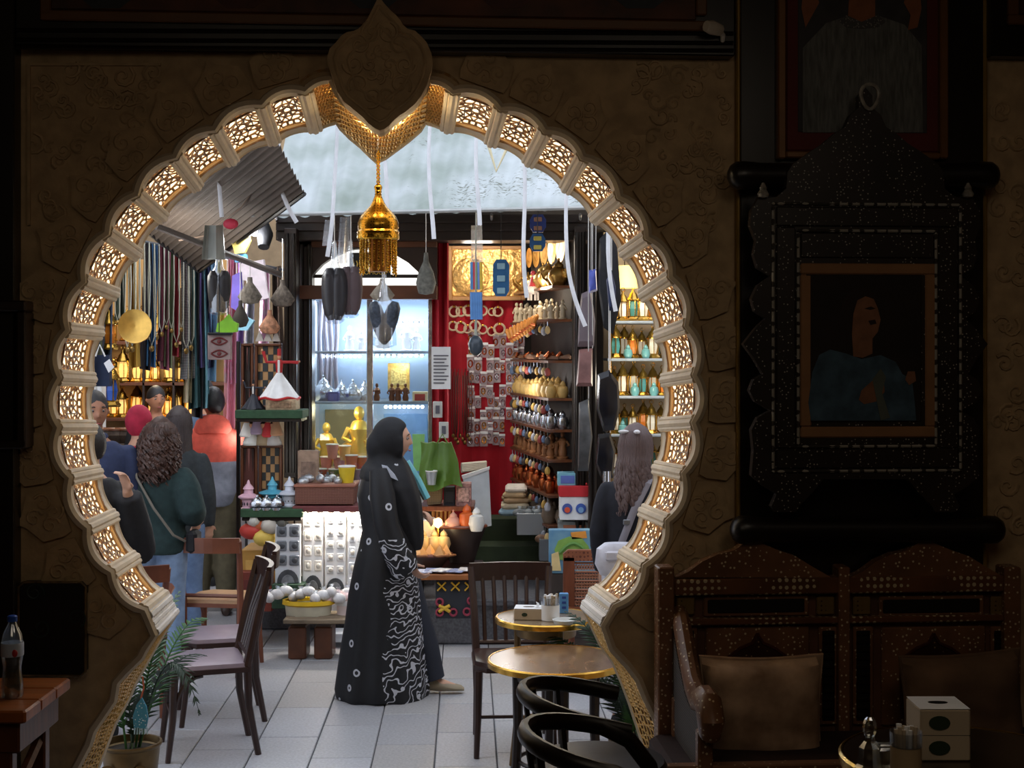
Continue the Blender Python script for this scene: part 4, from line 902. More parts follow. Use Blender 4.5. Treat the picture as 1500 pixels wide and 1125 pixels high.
for i, (x, s) in enumerate(((512, 1.3), (530, 1.1), (556, 1.5), (566, 1.2), (596, 1.5), (610, 1.2))): st(P(x, 516, 10.8), R.uniform(-.5, .5), s, '%s white statuette from the left on the upper glass case shelf' % nth(i))
st = statuette(mat('gilt_figure', (240, 200, 90), .3, .6), 'golden figure standing at the back of the glass case', 'gilt figures in the case')
for x, y, s, lb in ((478, 690, 2.4, 'golden figure at the far left of the glass case foot'), (526, 690, 3.2, 'tallest golden figure, shining behind the robed woman in the glass case'), (540, 690, 1.9, 'small golden figure right of the tallest one'), (508, 690, 1.8, 'small golden figure between the two larger golden ones')): st(P(x, y, 10.85), R.uniform(-.5, .5), s, lb)
st = statuette(mat('painted_figure', (120, 70, 40), .4), 'small dark painted figure on the right shelf of the glass case', 'dark figures in the case')
for i, x in enumerate((552, 574, 583, 594)): st(P(x, 590, 10.7), R.uniform(-.5, .5), .95, '%s dark figure from the left on the right glass case shelf' % nth(i))
def cup(m, lab, group=None, name='cup'):
    t = proto(name, lab, 'cup', group)
    g = G(); g.lathe([(.001, 0), (.026, 0), (.034, .06), (.038, .085), (.034, .085), (.028, .01), (.001, .01)], n=14); obj('bowl', g, m, t, True)
    g = G(); g.lathe([(.038, .083), (.040, .087), (.036, .09), (.034, .085)], n=14); obj('lip', g, WHITE, t, True); return Place(t)
for i, (x, y, cc) in enumerate(((470, 708, (178, 84, 52)), (490, 708, (140, 160, 90)), (497, 690, (206, 130, 120)), (508, 708, (226, 200, 40)), (525, 708, (190, 160, 170)), (478, 690, (226, 140, 130)), (515, 688, (230, 110, 60)), (530, 690, (214, 90, 80)), (538, 706, (150, 180, 190)), (487, 672, (230, 150, 130)), (505, 674, (240, 180, 90)))):
    cup(colmat(cc), '%s glass cup at the foot of the case, %s' % ({178: 'rust-red', 140: 'sage-green', 206: 'rose', 226: 'yellow', 230: 'orange', 214: 'coral', 150: 'pale blue', 190: 'dusty mauve', 240: 'amber'}[cc[0]], 'front row' if y > 700 else 'second row' if y > 680 else 'upper row'))(P(x, y, 10.62 + .06 * (i % 3)), 0, 1.25)
# ---- shelf ledge, woven box, wrapped parcels
LEDGE = mat('maroon_ledge', (110, 56, 58), .5)
t = thing('counter', 'maroon-topped counter ledge carrying the woven box', 'counter', P(480, 900, 9.9))
g = G(); g.fbox(428, 742, 540, 750, 9.75, .5); obj('worktop', g, LEDGE, t)
g = G(); g.fbox(432, 750, 536, 905, 10.1, .25); obj('base', g, WHITE, t)
for k in range(6): g = G(); g.sph(P(445 + 16 * k, 752, 9.85), .02, 8, 5); obj('bulb', g, glow('counter_bulb', (255, 236, 200), 14), t)
lamp('AREA', 'counter_light', P(482, 753, 9.80), 13, (1, .93, .82), .6, (math.radians(22), 0, 0), .06)
WEAV = mat_weave('wicker_red', (186, 130, 110), (90, 50, 40), 38, .6, 0, .8)
t = thing('wicker_box', 'long pinkish woven box on the maroon ledge', 'basket', P(475, 742, 9.85))
for a in ((432, 712, 518, 739, 9.8, .02), (432, 712, 518, 739, 10.1, .02)): g = G(); g.fbox(*a); obj('woven_side', g, WEAV, t)
for x in (432, 515): g = G(); a, b = P(x, 712, 9.8), P(x + 3, 739, 9.8); g.bev(((a.x + b.x) / 2, 9.96, (a.z + b.z) / 2), (b.x - a.x, .28, a.z - b.z), .004); obj('woven_side', g, WEAV, t)
g = G(); g.fbox(430, 710, 520, 714, 9.79, .34); obj('rim', g, mat('wicker_rim', (150, 96, 78), .6), t)
for x in (434, 513): g = G(); g.fbox(x, 739, x + 4, 743, 9.82, .05); obj('foot', g, BROWNWOOD, t)
FOIL = mat('silver_foil', (200, 206, 212), .3, .7, .3, 30, .8)
def wrapped(m, lab, group=None):
    t = proto('wrapped_parcel', lab, 'parcel', group)
    g = G(); g.sph((0, 0, .03), (.045, .03, .03), 10, 6); obj('bundle', g, m, t, True)
    g = G(); g.tube([(0, 0, .055), (.004, 0, .075)], [.006, .02], 6); obj('knot', g, CLEAR, t); return Place(t)
wp = wrapped(FOIL, 'silvery wrapped parcel heaped in the long woven box', 'wrapped parcels in the woven box')
for i in range(9): wp(P(444 + 8.5 * i, 711 - 4 * (i % 2), 9.9 + .05 * (i % 3)), R.random() * 3, 1.0, '%s silvery parcel from the left in the long woven box' % nth(i))
cup(colmat((216, 190, 40)), 'yellow pot standing in the woven box beside the parcels')(P(508, 712, 9.95), 0, 1.6)
boxy('carved_tablet', 436, 660, 466, 742, 9.95, .06, mat('stone_relief', (150, 126, 108), .8, 0, .3, 16, .9), 'grey-brown carved relief tablet left of the glass case', 'tablet', mat('stone_relief2', (128, 106, 92), .8, 0, .4, 22, 1))
# ---- lit magnet boards below the counter
MB_W = mat('board_white', (236, 236, 236), .6, 0, .03)
MAG = mat('magnet_grey', (120, 126, 134), .35, .3, .3, 30); MAGD = mat('magnet_dark', (70, 74, 80), .4, .2, .3, 20)
def magnet_board(x0, y0, x1, y1, d, rows, lab, mm, arch=False, bm=MB_W):
    t = thing('souvenir_board', lab, 'display board', P((x0 + x1) / 2, y1, d + .03))
    g = G(); g.fbox(x0, y0, x1, y1, d, .04); obj('backing', g, bm, t)
    w_ = (x1 - x0) / 2; h_ = (y1 - y0) / (rows + (1.2 if arch else 0))
    for r in range(rows):
        for k in range(2):
            g = G(); g.fbox(x0 + w_ * k + 2, y0 + h_ * r + 3, x0 + w_ * k + w_ - 2, y0 + h_ * (r + 1) - 3, d - .012, .014, 0, .006); o = obj('magnet', g, mm, t)
            g = G(); g.sph(P(x0 + w_ * (k + .55), y0 + h_ * (r + .5), d - .014), (ppx(w_ * .24, d), .006, ppx(h_ * .2, d)), 8, 5); obj('emblem', g, MAGD if mm is MAG else colmat((196, 190, 180)), o, True)
    if arch:
        cx, cy = (x0 + x1) / 2, y0 + h_ * rows + 3; rr = w_ * .86; q = [(cx + rr * math.cos(a), y1 - 3 - (y1 - 3 - cy) * math.sin(a)) for a in [i * PI / 10 for i in range(11)]]
        g = G(); g.fprism(q, d - .014, .016); o = obj('arched_plate', g, MAGD, t)
        q = [(cx + rr * .6 * math.cos(a), y1 - 3 - (y1 - 3 - cy) * .62 * math.sin(a)) for a in [i * PI / 10 for i in range(11)]]; g = G(); g.fprism(q, d - .02, .008); obj('arch_centre', g, MAG, o)
    return t
magnet_board(403, 768, 440, 857, 9.75, 3, 'grey board of six square magnets above a dark arched plate', MAG, True, mat('board_grey', (206, 210, 216), .6))
magnet_board(443, 752, 473, 866, 9.82, 4, 'brightly lit white souvenir board in the middle of the counter front', colmat((228, 222, 212)), True)
magnet_board(476, 752, 506, 866, 9.82, 5, 'lit white board with pale and grey magnets beside the woman', colmat((206, 206, 206)), True)
magnet_board(509, 752, 536, 866, 9.82, 5, 'lit white board of magnets half hidden behind the black robe', colmat((200, 204, 210)))
boxy('crate', 398, 856, 446, 892, 9.7, .35, mat('dark_green_box', (38, 66, 46), .6), 'dark green box under the magnet boards', 'crate', mat('dark_green2', (32, 56, 40), .6))
# ---- bench with basins
t = thing('low_bench', 'low wooden bench on the paving carrying two plastic basins', 'bench', P(462, 940, 9.55))
for k in range(3): g = G(); a, b = P(414, 908, 9.3), P(520, 908, 9.3); g.bev(((a.x + b.x) / 2, 9.36 + .11 * k, a.z - .015), (b.x - a.x, .10, .03), .005); obj('slat', g, mat('grey_wood', (120, 104, 84), .7, 0, .3, 6), t)
for x in (424, 462): 
    g = G(); a = P(x, 914, 9.4); zb = a.z - .02; g.bev((a.x + .05, 9.5, zb / 2), (.12, .2, zb), .01); obj('block', g, BROWNWOOD, t)
def basin(x0, x1, m1, m2, lab):
    c = P((x0 + x1) / 2, 908, 9.5); r = ppx((x1 - x0) / 2, 9.5); hh = ppx(30, 9.5); M = Matrix.Diagonal((1, .6, 1)); t = thing('basin', lab, 'basin', c)
    g = G(); g.lathe([(.001, 0), (r * .84, 0), (r * .92, hh * .8), (r * .88, hh * .8), (r * .8, .01), (.001, .01)], c, 24, 0, M); obj('tub', g, m1, t, True)
    g = G(); g.lathe([(r * .90, hh * .72), (r * 1.02, hh * .8), (r * 1.0, hh), (r * .9, hh * .98), (r * .9, hh * .72)], c, 24, 0, M); obj('rim', g, m2, t, True)
    return c, r, hh
cb = basin(414, 490, mat('milky_plastic', (206, 200, 176), .45), mat('yellow_plastic', (232, 190, 40), .4), 'yellow-rimmed basin full of bagged goods on the low bench')
cb2 = basin(491, 534, mat('milky_pink', (226, 206, 200), .45), mat('white_plastic', (230, 230, 230), .4), 'white basin of bagged goods on the low bench, behind the black robe')
BAG = mat_clear('bag_film', (250, 250, 252), .38, .25)
wp = wrapped(mat('bagged_white', (224, 222, 222), .4, 0, .25, 20, .6), 'clear bag of small white goods heaped in the yellow-rimmed basin', 'bags in the yellow basin')
for i in range(11): wp(cb[0] + Vector((-.26 + .052 * i, R.uniform(-.06, .06), cb[2] * .84 + .02 * (i % 3))), R.random() * 3, 1.2, '%s clear bag from the left in the yellow-rimmed basin' % nth(i))
wp = wrapped(mat('bagged_pink', (230, 200, 200), .4, 0, .25, 20, .6), 'clear bag of pinkish goods in the white basin', 'bags in the white basin')
for i in range(5): wp(cb2[0] + Vector((-.14 + .06 * i, R.uniform(-.05, .05), cb2[2] * .84 + .02 * (i % 2))), R.random() * 3, 1.1, '%s pinkish bag from the left in the white basin' % nth(i))
boxy('paper_carton', 481, 928, 512, 941, 9.75, .2, mat('pale_carton', (190, 196, 206), .6), 'small pale carton lying under the low bench', 'carton')
# ---- left display stand: green shelves, game boards, dervish figures
t = thing('display_stand', 'post-and-shelf stand with two green shelves left of the shopfront', 'shelf', P(394, 925, 10.0))
GREEN = mat('green_felt', (44, 74, 50), .85, 0, .2, 30, .2)
for y in (601, 746): g = G(); g.fbox(344 if y < 700 else 352, y, 443, y + 12, 9.72, .31); sh = obj('shelf', g, GREEN, t); g = G(); g.fbox(346 if y < 700 else 354, y + 12, 441, y + 17, 9.74, .28); obj('shelf_edge', g, BLACKWOOD, sh)
for x in (346, 430): g = G(); g.fbox(x, 500, x + 5, 922, 10.18, .05); obj('upright', g, BLACKWOOD, t)
def dervish(px, py, d, hgt, robe, body, lab, hem):
    c = P(px, py, d); t = thing('dervish_figurine', lab, 'figurine', c); h = hgt
    g = G(); g.lathe([(.001, 0), (.34 * h, .0), (.37 * h, .02 * h), (.30 * h, .12 * h), (.16 * h, .34 * h), (.06 * h, .48 * h), (.05 * h, .5 * h), (.001, .5 * h)], c, 48, 0, None, lambda a, z: .09 * math.sin(a * 9) * max(0, 1 - (z) / (.45 * h))); obj('skirt', g, robe, t, True)
    g = G(); g.tube([c + Vector((.37 * h * (1 + .05 * math.sin(a * 9)) * math.cos(a), .37 * h * (1 + .05 * math.sin(a * 9)) * math.sin(a), .02 * h + .018 * h * math.sin(a * 5))) for a in [i * 2 * PI / 48 for i in range(49)]], .024 * h, 6); obj('hem', g, hem, t, True)
    g = G(); g.lathe([(.05 * h, .48 * h), (.06 * h, .55 * h), (.075 * h, .68 * h), (.06 * h, .73 * h), (.03 * h, .75 * h), (.001, .75 * h)], c, 14, 0, Matrix.Diagonal((1, .7, 1))); tr_ = obj('torso', g, body, t, True)
    g = G(); g.fbox(0, 0, 1, 1, 1, .001) if 0 else g.bev(c + Vector((0, -.05 * h, .62 * h)), (.045 * h, .02 * h, .24 * h), .004); obj('sash', g, WHITE, tr_)
    g = G(); g.sph(c + Vector((0, 0, .80 * h)), (.038 * h, .04 * h, .05 * h), 10, 8); obj('head', g, mat('figure_skin', (206, 150, 116), .6), t, True)
    g = G(); g.lathe([(.04 * h, .82 * h), (.034 * h, .95 * h), (.001, .955 * h)], c, 12); obj('cap', g, body if robe is not body else BLACK, t, True)
    for s in (-1, 1):
        e = c + Vector((s * .24 * h, 0, .70 * h)); ha = c + Vector((s * (.36 if s > 0 else .30) * h, 0, (.69 if s > 0 else .90) * h))
        g = G(); g.tube([c + Vector((s * .06 * h, 0, .70 * h)), e, ha], [.028 * h, .026 * h, .034 * h], 8); ar = obj('arm', g, body, t, True)
        g = G(); g.sph(ha + Vector((s * .02 * h, 0, .02 * h)), .022 * h, 8, 6); obj('hand', g, mat('figure_skin', (206, 150, 116), .6), ar, True)
boxy('inscribed_box', 389, 585, 433, 601, 9.78, .2, mat('inscribed_beige', (176, 150, 120), .7, 0, .3, 40, .6), 'beige carved box under the red and white dervish', 'box', mat('inscribed2', (150, 120, 92), .7, 0, .4, 50, .8))
dervish(409, 585, 9.9, ppx(78, 9.9), mat('robe_white', (232, 234, 236), .6), mat('robe_red', (178, 30, 34), .6), 'whirling dervish figurine in red jacket and white skirt, arms outstretched', mat('robe_red', (178, 30, 34), .6))
dervish(371, 600, 9.85, ppx(46, 9.85), mat('robe_navy', (34, 38, 50), .6), mat('robe_navy', (34, 38, 50), .6), 'smaller dark navy dervish figurine on the upper green shelf', mat('robe_black', (20, 20, 24), .6))
def game_box(x0, xm, x1, y0, y1, d, lab, left_m):
    t = thing('game_box', lab, 'board game', P(xm, y1, d + .05)); FRM = BROWNWOOD
    for a, b in ((x0, xm - 1), (xm + 1, x1)):
        for q in ((a, y0, b, y0 + 4), (a, y1 - 4, b, y1), (a, y0 + 4, a + 4, y1 - 4), (b - 4, y0 + 4, b, y1 - 4)): g = G(); g.fbox(*q, d, .06); obj('frame', g, FRM, t)
    g = G(); g.fbox(x0 + 4, y0 + 4, xm - 5, y1 - 4, d + .03, .02); fl = obj('playing_field', g, left_m, t)
    n = 3; w_ = (xm - 9 - x0) / n
    for k in range(n):
        for up in (0, 1):
            yb, yt = (y1 - 5, y1 - (y1 - y0) * .42) if up else (y0 + 5, y0 + (y1 - y0) * .42); xx = x0 + 4 + w_ * k
            g = G(); g.fprism([(xx + 1, yb), (xx + w_ - 1, yb), (xx + w_ / 2, yt)], d + .024, .008); obj('point', g, colmat((150, 96, 90) if (k + up) % 2 else (50, 30, 26)), fl)
    g = G(); g.fbox(xm + 5, y0 + 4, x1 - 4, y1 - 4, d + .03, .02); fl = obj('chess_field', g, colmat((176, 134, 88)), t)
    nc, nr = 4, 7; cw, chh = (x1 - xm - 9) / nc, (y1 - y0 - 8) / nr
    for i in range(nc):
        for j in range(nr):
            if (i + j) % 2: g = G(); g.fbox(xm + 5 + cw * i, y0 + 4 + chh * j, xm + 5 + cw * (i + 1), y0 + 4 + chh * (j + 1), d + .026, .006, 0, .0005); obj('square', g, colmat((40, 44, 46)), fl)
game_box(353, 372, 412, 503, 598, 10.12, 'open wooden game box with chequered half, behind the dervish figurines', colmat((44, 32, 28)))
game_box(352, 378, 413, 652, 744, 10.0, 'open backgammon box with dark red field above the lower green shelf', colmat((88, 44, 38)))
def ceramic_tower(px, py, d, h, m, lab, wide=1):
    c = P(px, py, d); t = thing('ceramic_lantern', lab, 'ceramic', c)
    g = G(); g.lathe([(.001, 0), (.24 * h, 0), (.25 * h, .06 * h), (.2 * h, .1 * h), (.22 * h * wide, .34 * h), (.34 * h * wide, .42 * h), (.34 * h * wide, .46 * h), (.2 * h, .54 * h), (.001, .55 * h)], c, 18); obj('base', g, m, t, True)
    g = G(); g.lathe([(.16 * h, .54 * h), (.15 * h, .68 * h), (.19 * h, .70 * h), (.16 * h, .76 * h), (.06 * h, .88 * h), (.05 * h, .93 * h), (.02 * h, h), (.001, h)], c, 16); obj('dome', g, m, t, True)
    for k in range(5): a = -PI / 2 + (k - 2) * .5; g = G(); g.sph(c + Vector((.205 * h * math.cos(a), .205 * h * math.sin(a), .22 * h)), (.03 * h, .03 * h, .06 * h), 6, 5); obj('opening', g, colmat((60, 50, 60)), t, True)
ceramic_tower(364, 747, 9.82, ppx(44, 9.82), mat('ceramic_pink', (214, 172, 190), .35), 'pink ceramic lantern tower at the left of the lower green shelf')
ceramic_tower(399, 740, 9.9, ppx(42, 9.9), mat('ceramic_blue', (84, 168, 196), .3), 'turquoise wide-brimmed ceramic lantern before the backgammon box', 1.4)
ceramic_tower(424, 742, 9.88, ppx(44, 9.88), mat('ceramic_white', (206, 212, 226), .35), 'bluish white ceramic lantern at the right of the lower green shelf', 1.2)
def domed(m, lab, group=None):
    t = proto('domed_pot', lab, 'pot', group); g = G(); g.lathe([(.001, 0), (.05, 0), (.055, .02), (.03, .03), (.03, .036), (.001, .037)], n=16); obj('base', g, m, t, True)
    g = G(); g.lathe([(.05, .03), (.054, .05), (.036, .085), (.01, .1), (.008, .115), (.001, .12)], n=16, wave=lambda a, z: .06 * math.cos(a * 8)); obj('lid', g, m, t, True); return Place(t)
dp = domed(SILVER, 'small silver domed pot on the lower green shelf', 'silver domed pots')
for i, x in enumerate((377, 391, 406)): dp(P(x, 747, 9.76), 0, .9, '%s silver domed pot from the left on the lower green shelf' % nth(i))
# row of small dolls and shells under the upper shelf
def doll(m, m2, lab, group=None):
    t = proto('doll', lab, 'doll', group); g = G(); g.lathe([(.001, 0), (.045, 0), (.05, .01), (.02, .09), (.001, .092)], n=12); obj('dress', g, m, t, True)
    g = G(); g.sph((0, 0, .108), .02, 8, 6); obj('head', g, mat('figure_skin', (206, 150, 116), .6), t, True)
    g = G(); g.sph((0, .004, .116), (.022, .02, .016), 8, 5); obj('hair', g, m2, t, True); return Place(t)
for i, (x, y, c1, c2, lab) in enumerate(((362, 640, (226, 222, 216), (40, 34, 30), 'white-skirted doll at the left under the upper green shelf'), (376, 636, (170, 150, 176), (60, 40, 70), 'mauve doll under the upper green shelf'), (392, 640, (206, 60, 66), (230, 230, 230), 'red and white doll under the upper green shelf'), (404, 638, (196, 150, 116), (226, 226, 226), 'tan doll beside the dark pillar'), (368, 652, (206, 206, 200), (80, 60, 40), 'pale doll on top of the backgammon box, left'), (386, 652, (150, 130, 100), (40, 30, 24), 'brown doll on top of the backgammon box'), (400, 652, (176, 172, 168), (70, 50, 40), 'grey doll on top of the backgammon box, right'))):
    doll(colmat(c1), colmat(c2), lab, None)(P(x, y, 9.95), 0, 1.25 if y > 645 else 1.1)
    if y < 645: g = G(); g.tube([P(x, y - 20, 9.95), P(x, 616, 9.95)], .003, 4); o = obj('string', g, WHITE, bpy.data.objects[[k for k in bpy.data.objects.keys() if k.startswith('doll')][-1]]); o.location = Vector((0, 0, 0)); o.parent = None; o.location = P(x, y - 20, 9.95); tag(o, 'thin white string holding up the %s' % lab.split(' under')[0].split(' beside')[0], 'string')
# goods heaped under the lower shelf
for i, (x, y, sx_, cc, nm) in enumerate(((382, 778, 1.2, (206, 110, 70), 'orange'), (398, 782, 1.4, (196, 190, 180), 'white'), (412, 776, 1.1, (90, 90, 84), 'grey'), (368, 790, 1.3, (190, 60, 50), 'red'), (388, 800, 1.4, (220, 190, 90), 'yellow'), (372, 772, 1.2, (214, 214, 206), 'cream'))):
    wrapped(colmat(cc), '%s bundle heaped below the lower green shelf' % nm, None)(P(x, y + 60, 9.8) + Vector((0, 0, .28)), i, sx_ * 1.5)
boxy('carton_stack', 352, 806, 402, 880, 9.9, .4, mat('amber_box', (206, 160, 80), .6, 0, .2, 5), 'amber carton standing under the green shelves', 'carton', colmat((220, 180, 100)))
boxy('carton_stack', 350, 838, 398, 896, 9.8, .1, mat('rust_box', (120, 50, 36), .6, 0, .2, 5), 'rust-red low carton before the amber one', 'carton', colmat((96, 40, 34)))
# ================= left stall =================
def railpt(x): q = (x - 366) / 506; return P(x, 315 - 11 * q, 9.4 - .3 * q)
g = G(); AW2 = mat('brown_awning', (96, 84, 74), .7, 0, .2, 3)
L0, L1, L2, L3 = P(292, 398, 10.6), P(446, 284, 8.9), P(330, 60, 7.2), P(120, 268, 9.2)
def aw2(u, v):
    p = L0.lerp(L1, u).lerp(L3.lerp(L2, u), v); return p + Vector((0, 0, .012 * math.sin(v * 2 * PI * 24)))
g.slab(aw2, 4, 192, (0, 0, .006)); t = thing('side_awning', 'brown corrugated awning sloping over the left stall', 'awning', L0)
obj('corrugated_sheet', g, AW2, t, True)
g = G(); g.tube([L0, L3], .014, 6); g.tube([L0, L1], .014, 6); obj('edge_bar', g, BLACKWOOD, t)
g = G(); g.tube([P(228, 331, 8.9), P(412, 403, 10.05)], .022, 8); simple('awning_pole', g, mat('pole_grey', (112, 104, 98), .4, .3), 'slanting grey pole propping the brown awning', 'pole', None, True)
g = G(); g.tube([P(393, 215, 8.6), P(382, 262, 8.9), P(352, 305, 9.2), P(318, 330, 9.4), P(300, 345, 9.6), P(262, 352, 9.6)], .006, 6); simple('cable', g, mat('cable_brown', (120, 100, 84), .6), 'loose brown cable looping under the side awning', 'cable')
# back shelves of the stall, warm lights
t = thing('stall_shelving', 'deep stall shelving with warm-lit boards at the end of the alley', 'shelf', P(230, 760, 14.2))
WBK = mat('warm_board', (190, 150, 96), .7, 0, .2, 2)
g = G(); g.fbox(120, 380, 352, 803, 14.6, .05); obj('back_board', g, WBK, t)
for y in (500, 560, 612, 664): g = G(); g.fbox(122, y, 350, y + 5, 14.2, .4); obj('shelf', g, BROWNWOOD, t)
for x in (208, 252, 292): g = G(); g.fbox(x, 420, x + 4, 811, 14.2, .4); obj('upright', g, DARKWOOD, t)
lamp('POINT', 'stall_and_fill_light', P(215, 470, 13.4), 34, (1, .8, .5), .15); lamp('POINT', 'stall_and_fill_light', P(250, 385, 9.5), 13, (1, .97, .92), .15); lamp('POINT', 'stall_and_fill_light', P(160, 520, 11.6), 14, (1, .82, .55), .1)  # middle one is an unseen fill added by the rail to brighten the scarves
lamp('POINT', 'stall_and_fill_light', P(340, 420, 11.4), 30, (.96, .97, 1), .12)
def lantern(glass, lab, group, metal=None):
    m = metal or BRASS; t = proto('lantern', lab, 'lantern', group)
    g = G(); g.lathe([(.001, 0), (.05, 0), (.055, .012), (.04, .03), (.042, .036), (.001, .037)], n=8); obj('base', g, m, t)
    g = G(); g.lathe([(.026, .036), (.036, .09), (.026, .15), (.001, .15)], n=6); obj('glass_body', g, glass, t)
    g = G()
    for k in range(6): a = k * PI / 3; g.tube([(.04 * math.cos(a), .04 * math.sin(a), .036), (.042 * math.cos(a), .042 * math.sin(a), .09), (.04 * math.cos(a), .04 * math.sin(a), .15)], .004, 4)
    obj('cage', g, m, t)
    g = G(); g.lathe([(.05, .148), (.052, .156), (.034, .18), (.03, .195), (.014, .215), (.006, .235), (.001, .236)], n=10); obj('dome', g, m, t, True)
    g = G(); g.tube([(.016 * math.sin(a), 0, .25 + .016 * -math.cos(a)) for a in [i * 2 * PI / 10 for i in range(11)]], .003, 4); obj('ring', g, m, t); return Place(t)
WG = mat('warm_glass', (255, 206, 120), .3, 0, .1, emit=.7)
ln1 = lantern(WG, 'glowing brass lantern on the warm-lit shelves at the end of the alley', 'glowing lanterns in the far stall')
for i in range(30):
    col, row = i % 10, i // 10; ln1(P(136 + col * 15.5 + R.uniform(-4, 4), (500, 560, 612)[row], 14.35 + R.uniform(-.1, .1)), R.random(), R.uniform(.8, 1.45), '%s glowing lantern from the left on the %s warm shelf at the alley end' % (nth(col), ('top', 'middle', 'lower')[row]))
ln2 = lantern(mat('blue_glass', (40, 90, 190), .25, 0, .1), 'brass lantern with blue glass hanging behind the man in navy', None)
ln2(P(163, 596, 10.12), 0, 1.3)
lantern(mat('amber_pot', (216, 130, 40), .3, .2), 'amber lantern hanging at the left edge of the archway', None)(P(160, 512, 10.1), 0, 1.2)
g = G(); g.tube([P(163, 532, 10.12), P(163, 343, 10.12)], .003, 4); simple('cord', g, BLACK, 'dark cord carrying the blue-glass lantern', 'cord')
g = G(); g.tube([P(160, 450, 10.1), P(160, 343, 10.1)], .003, 4); simple('cord', g, BLACK, 'dark cord carrying the amber lantern', 'cord')
# rail, cords, scarves
g = G(); g.tube([P(90, 330, 9.7), P(300, 372, 10.9), P(432, 398.4, 11.654)], .012, 6); simple('stall_rail', g, GREY, 'rail under the side awning hung with necklaces and scarves', 'rail')
CORD = mat('pale_cord', (176, 176, 160), .7)
def necklace(m, lab, group=None):
    t = proto('necklace', lab, 'necklace', group)
    g = G(); g.tube([(-.018, 0, 0), (-.024, 0, -.3), (-.016, .01, -.62), (0, 0, -.68), (.016, -.01, -.62), (.024, 0, -.3), (.018, 0, 0)], .0045, 5); obj('cord', g, m, t, True)
    g = G(); g.sph((0, 0, -.70), (.018, .008, .022), 8, 6); obj('pendant', g, DULLBRASS, t, True); return Place(t)
nk = necklace(CORD, 'pale cord necklace hanging from the stall rail at upper left', 'cord necklaces on the stall rail')
for i in range(16):
    x = 172 + i * 7.2; nk(P(x, 330 + (x - 90) * .2, 9.7 + (x - 90) / 210 * 1.2 - .07), R.random(), R.uniform(.75, 1.15), '%s pale cord necklace from the left on the stall rail' % nth(i))
def scarf(x0, x1, y0, y1, d, m, lab, tw=0):
    ph = R.random() * 6; d = 9.7 + ((x0 + x1) / 2 - 90) / 210 * 1.2; y0 = 330 + ((x0 + x1) / 2 - 90) * .2 - 1
    def fn(u, v):
        xx = x0 + (x1 - x0) * u + 2.5 * math.sin(v * 3 + ph) - (x1 - x0) * .3 * (u - .5) * (1 - v); return P(xx, y0 + (y1 - y0) * v + 4 * u * math.sin(ph), d + .05 * math.sin(u * 9 + ph + tw * v))
    g = G(); g.slab(fn, 14, 16, (0, .012, 0)); return simple('scarf', g, m, lab, 'scarf', None, True)
CHK = mat_weave('checked_cloth', (224, 226, 226), (40, 42, 48), 26, .9, 0, .2)
for a in ((262, 284, 372, 556, 10.3, CHK, 'black and white checked scarf hanging in the left stall'), (274, 292, 500, 600, 10.2, mat('teal_cloth', (54, 92, 96), .9), 'dark teal scarf below the checked one'),
          (284, 300, 360, 540, 10.5, mat('violet_cloth', (106, 92, 150), .9), 'violet scarf right of the checked one'), (252, 264, 380, 520, 10.5, mat('red_cloth', (156, 40, 56), .9), 'red scarf left of the checked one'),
          (240, 254, 372, 536, 10.6, mat('sage_cloth', (120, 132, 100), .9), 'sage green scarf beside the red one'), (228, 242, 380, 530, 10.6, mat('maroon_cloth', (110, 44, 60), .9), 'maroon scarf beside the cord necklaces'),
          (214, 230, 420, 535, 10.8, mat('blue_cloth', (70, 120, 170), .9), 'blue scarf hanging behind the brass plate'), (300, 310, 380, 540, 10.8, mat('navy_cloth', (44, 46, 84), .9), 'navy scarf by the awning corner'),
          (312, 326, 400, 520, 11.2, mat('yellow_cloth', (214, 190, 90), .9), 'yellow scarf behind the slipper bag'), (300, 318, 540, 556, 11.4, mat('pale_blue_cloth', (140, 176, 204), .9), 'pale blue garment behind the man in the orange hood'),
          (188, 204, 400, 540, 10.9, mat('mustard_cloth', (190, 150, 60), .9), 'mustard scarf behind the necklaces'), (328, 346, 560, 640, 11.6, mat('pink_cloth', (220, 150, 170), .9), 'pink patterned cloth right of the orange hood'), (282, 298, 540, 610, 11.2, mat('black_cloth2', (36, 36, 40), .9), 'black garment hanging above the dark-haired man'), (344, 356, 420, 560, 11.0, mat('lilac_cloth', (160, 130, 190), .9), 'lilac cloth behind the eye pictures'), (170, 186, 380, 470, 11.0, mat('grey_green_cloth', (90, 104, 90), .9), 'grey-green cloth behind the cords at far left'), (148, 166, 380, 560, 10.9, mat('slate_cloth', (70, 80, 100), .9), 'slate cloth at the left edge of the arch')): scarf(*a, 1)
# brass plate
c = P(199, 478, 9.8); t = thing('brass_plate', 'round brass plate hanging among the cord necklaces', 'plate', c); M = Matrix.Rotation(PI / 2, 3, 'X')
g = G(); r = ppx(25, 9.8); g.lathe([(.001, .0), (r * .6, .004), (r * .9, .02), (r, .024), (r * .99, .03), (r * .88, .026), (.001, .01)], c, 32, 0, M); obj('dish', g, mat('plate_brass', (206, 164, 84), .3, .9, .3, 8), t, True)
g = G(); g.tube([c + M @ Vector((r * .55 * math.cos(a), r * .55 * math.sin(a), .014)) for a in [i * 2 * PI / 24 for i in range(25)]], .005, 4); obj('engraved_ring', g, DULLBRASS, t, True)
g = G(); g.tube([c + Vector((0, 0, r)), P(199, 342, 9.8)], .003, 4); obj('cord', g, CORD, t)
t = thing('shoulder_bag', 'dark blue cloth bag with white tag at the left arch edge', 'bag', P(147, 566, 9.2))
g = G(); g.slab(lambda u, v: P(134 + 26 * u, 520 + 46 * v, 9.2 + .05 * math.sin(u * PI)), 8, 6, (0, .06, 0)); obj('pouch', g, mat('navy_canvas', (32, 42, 66), .9), t, True)
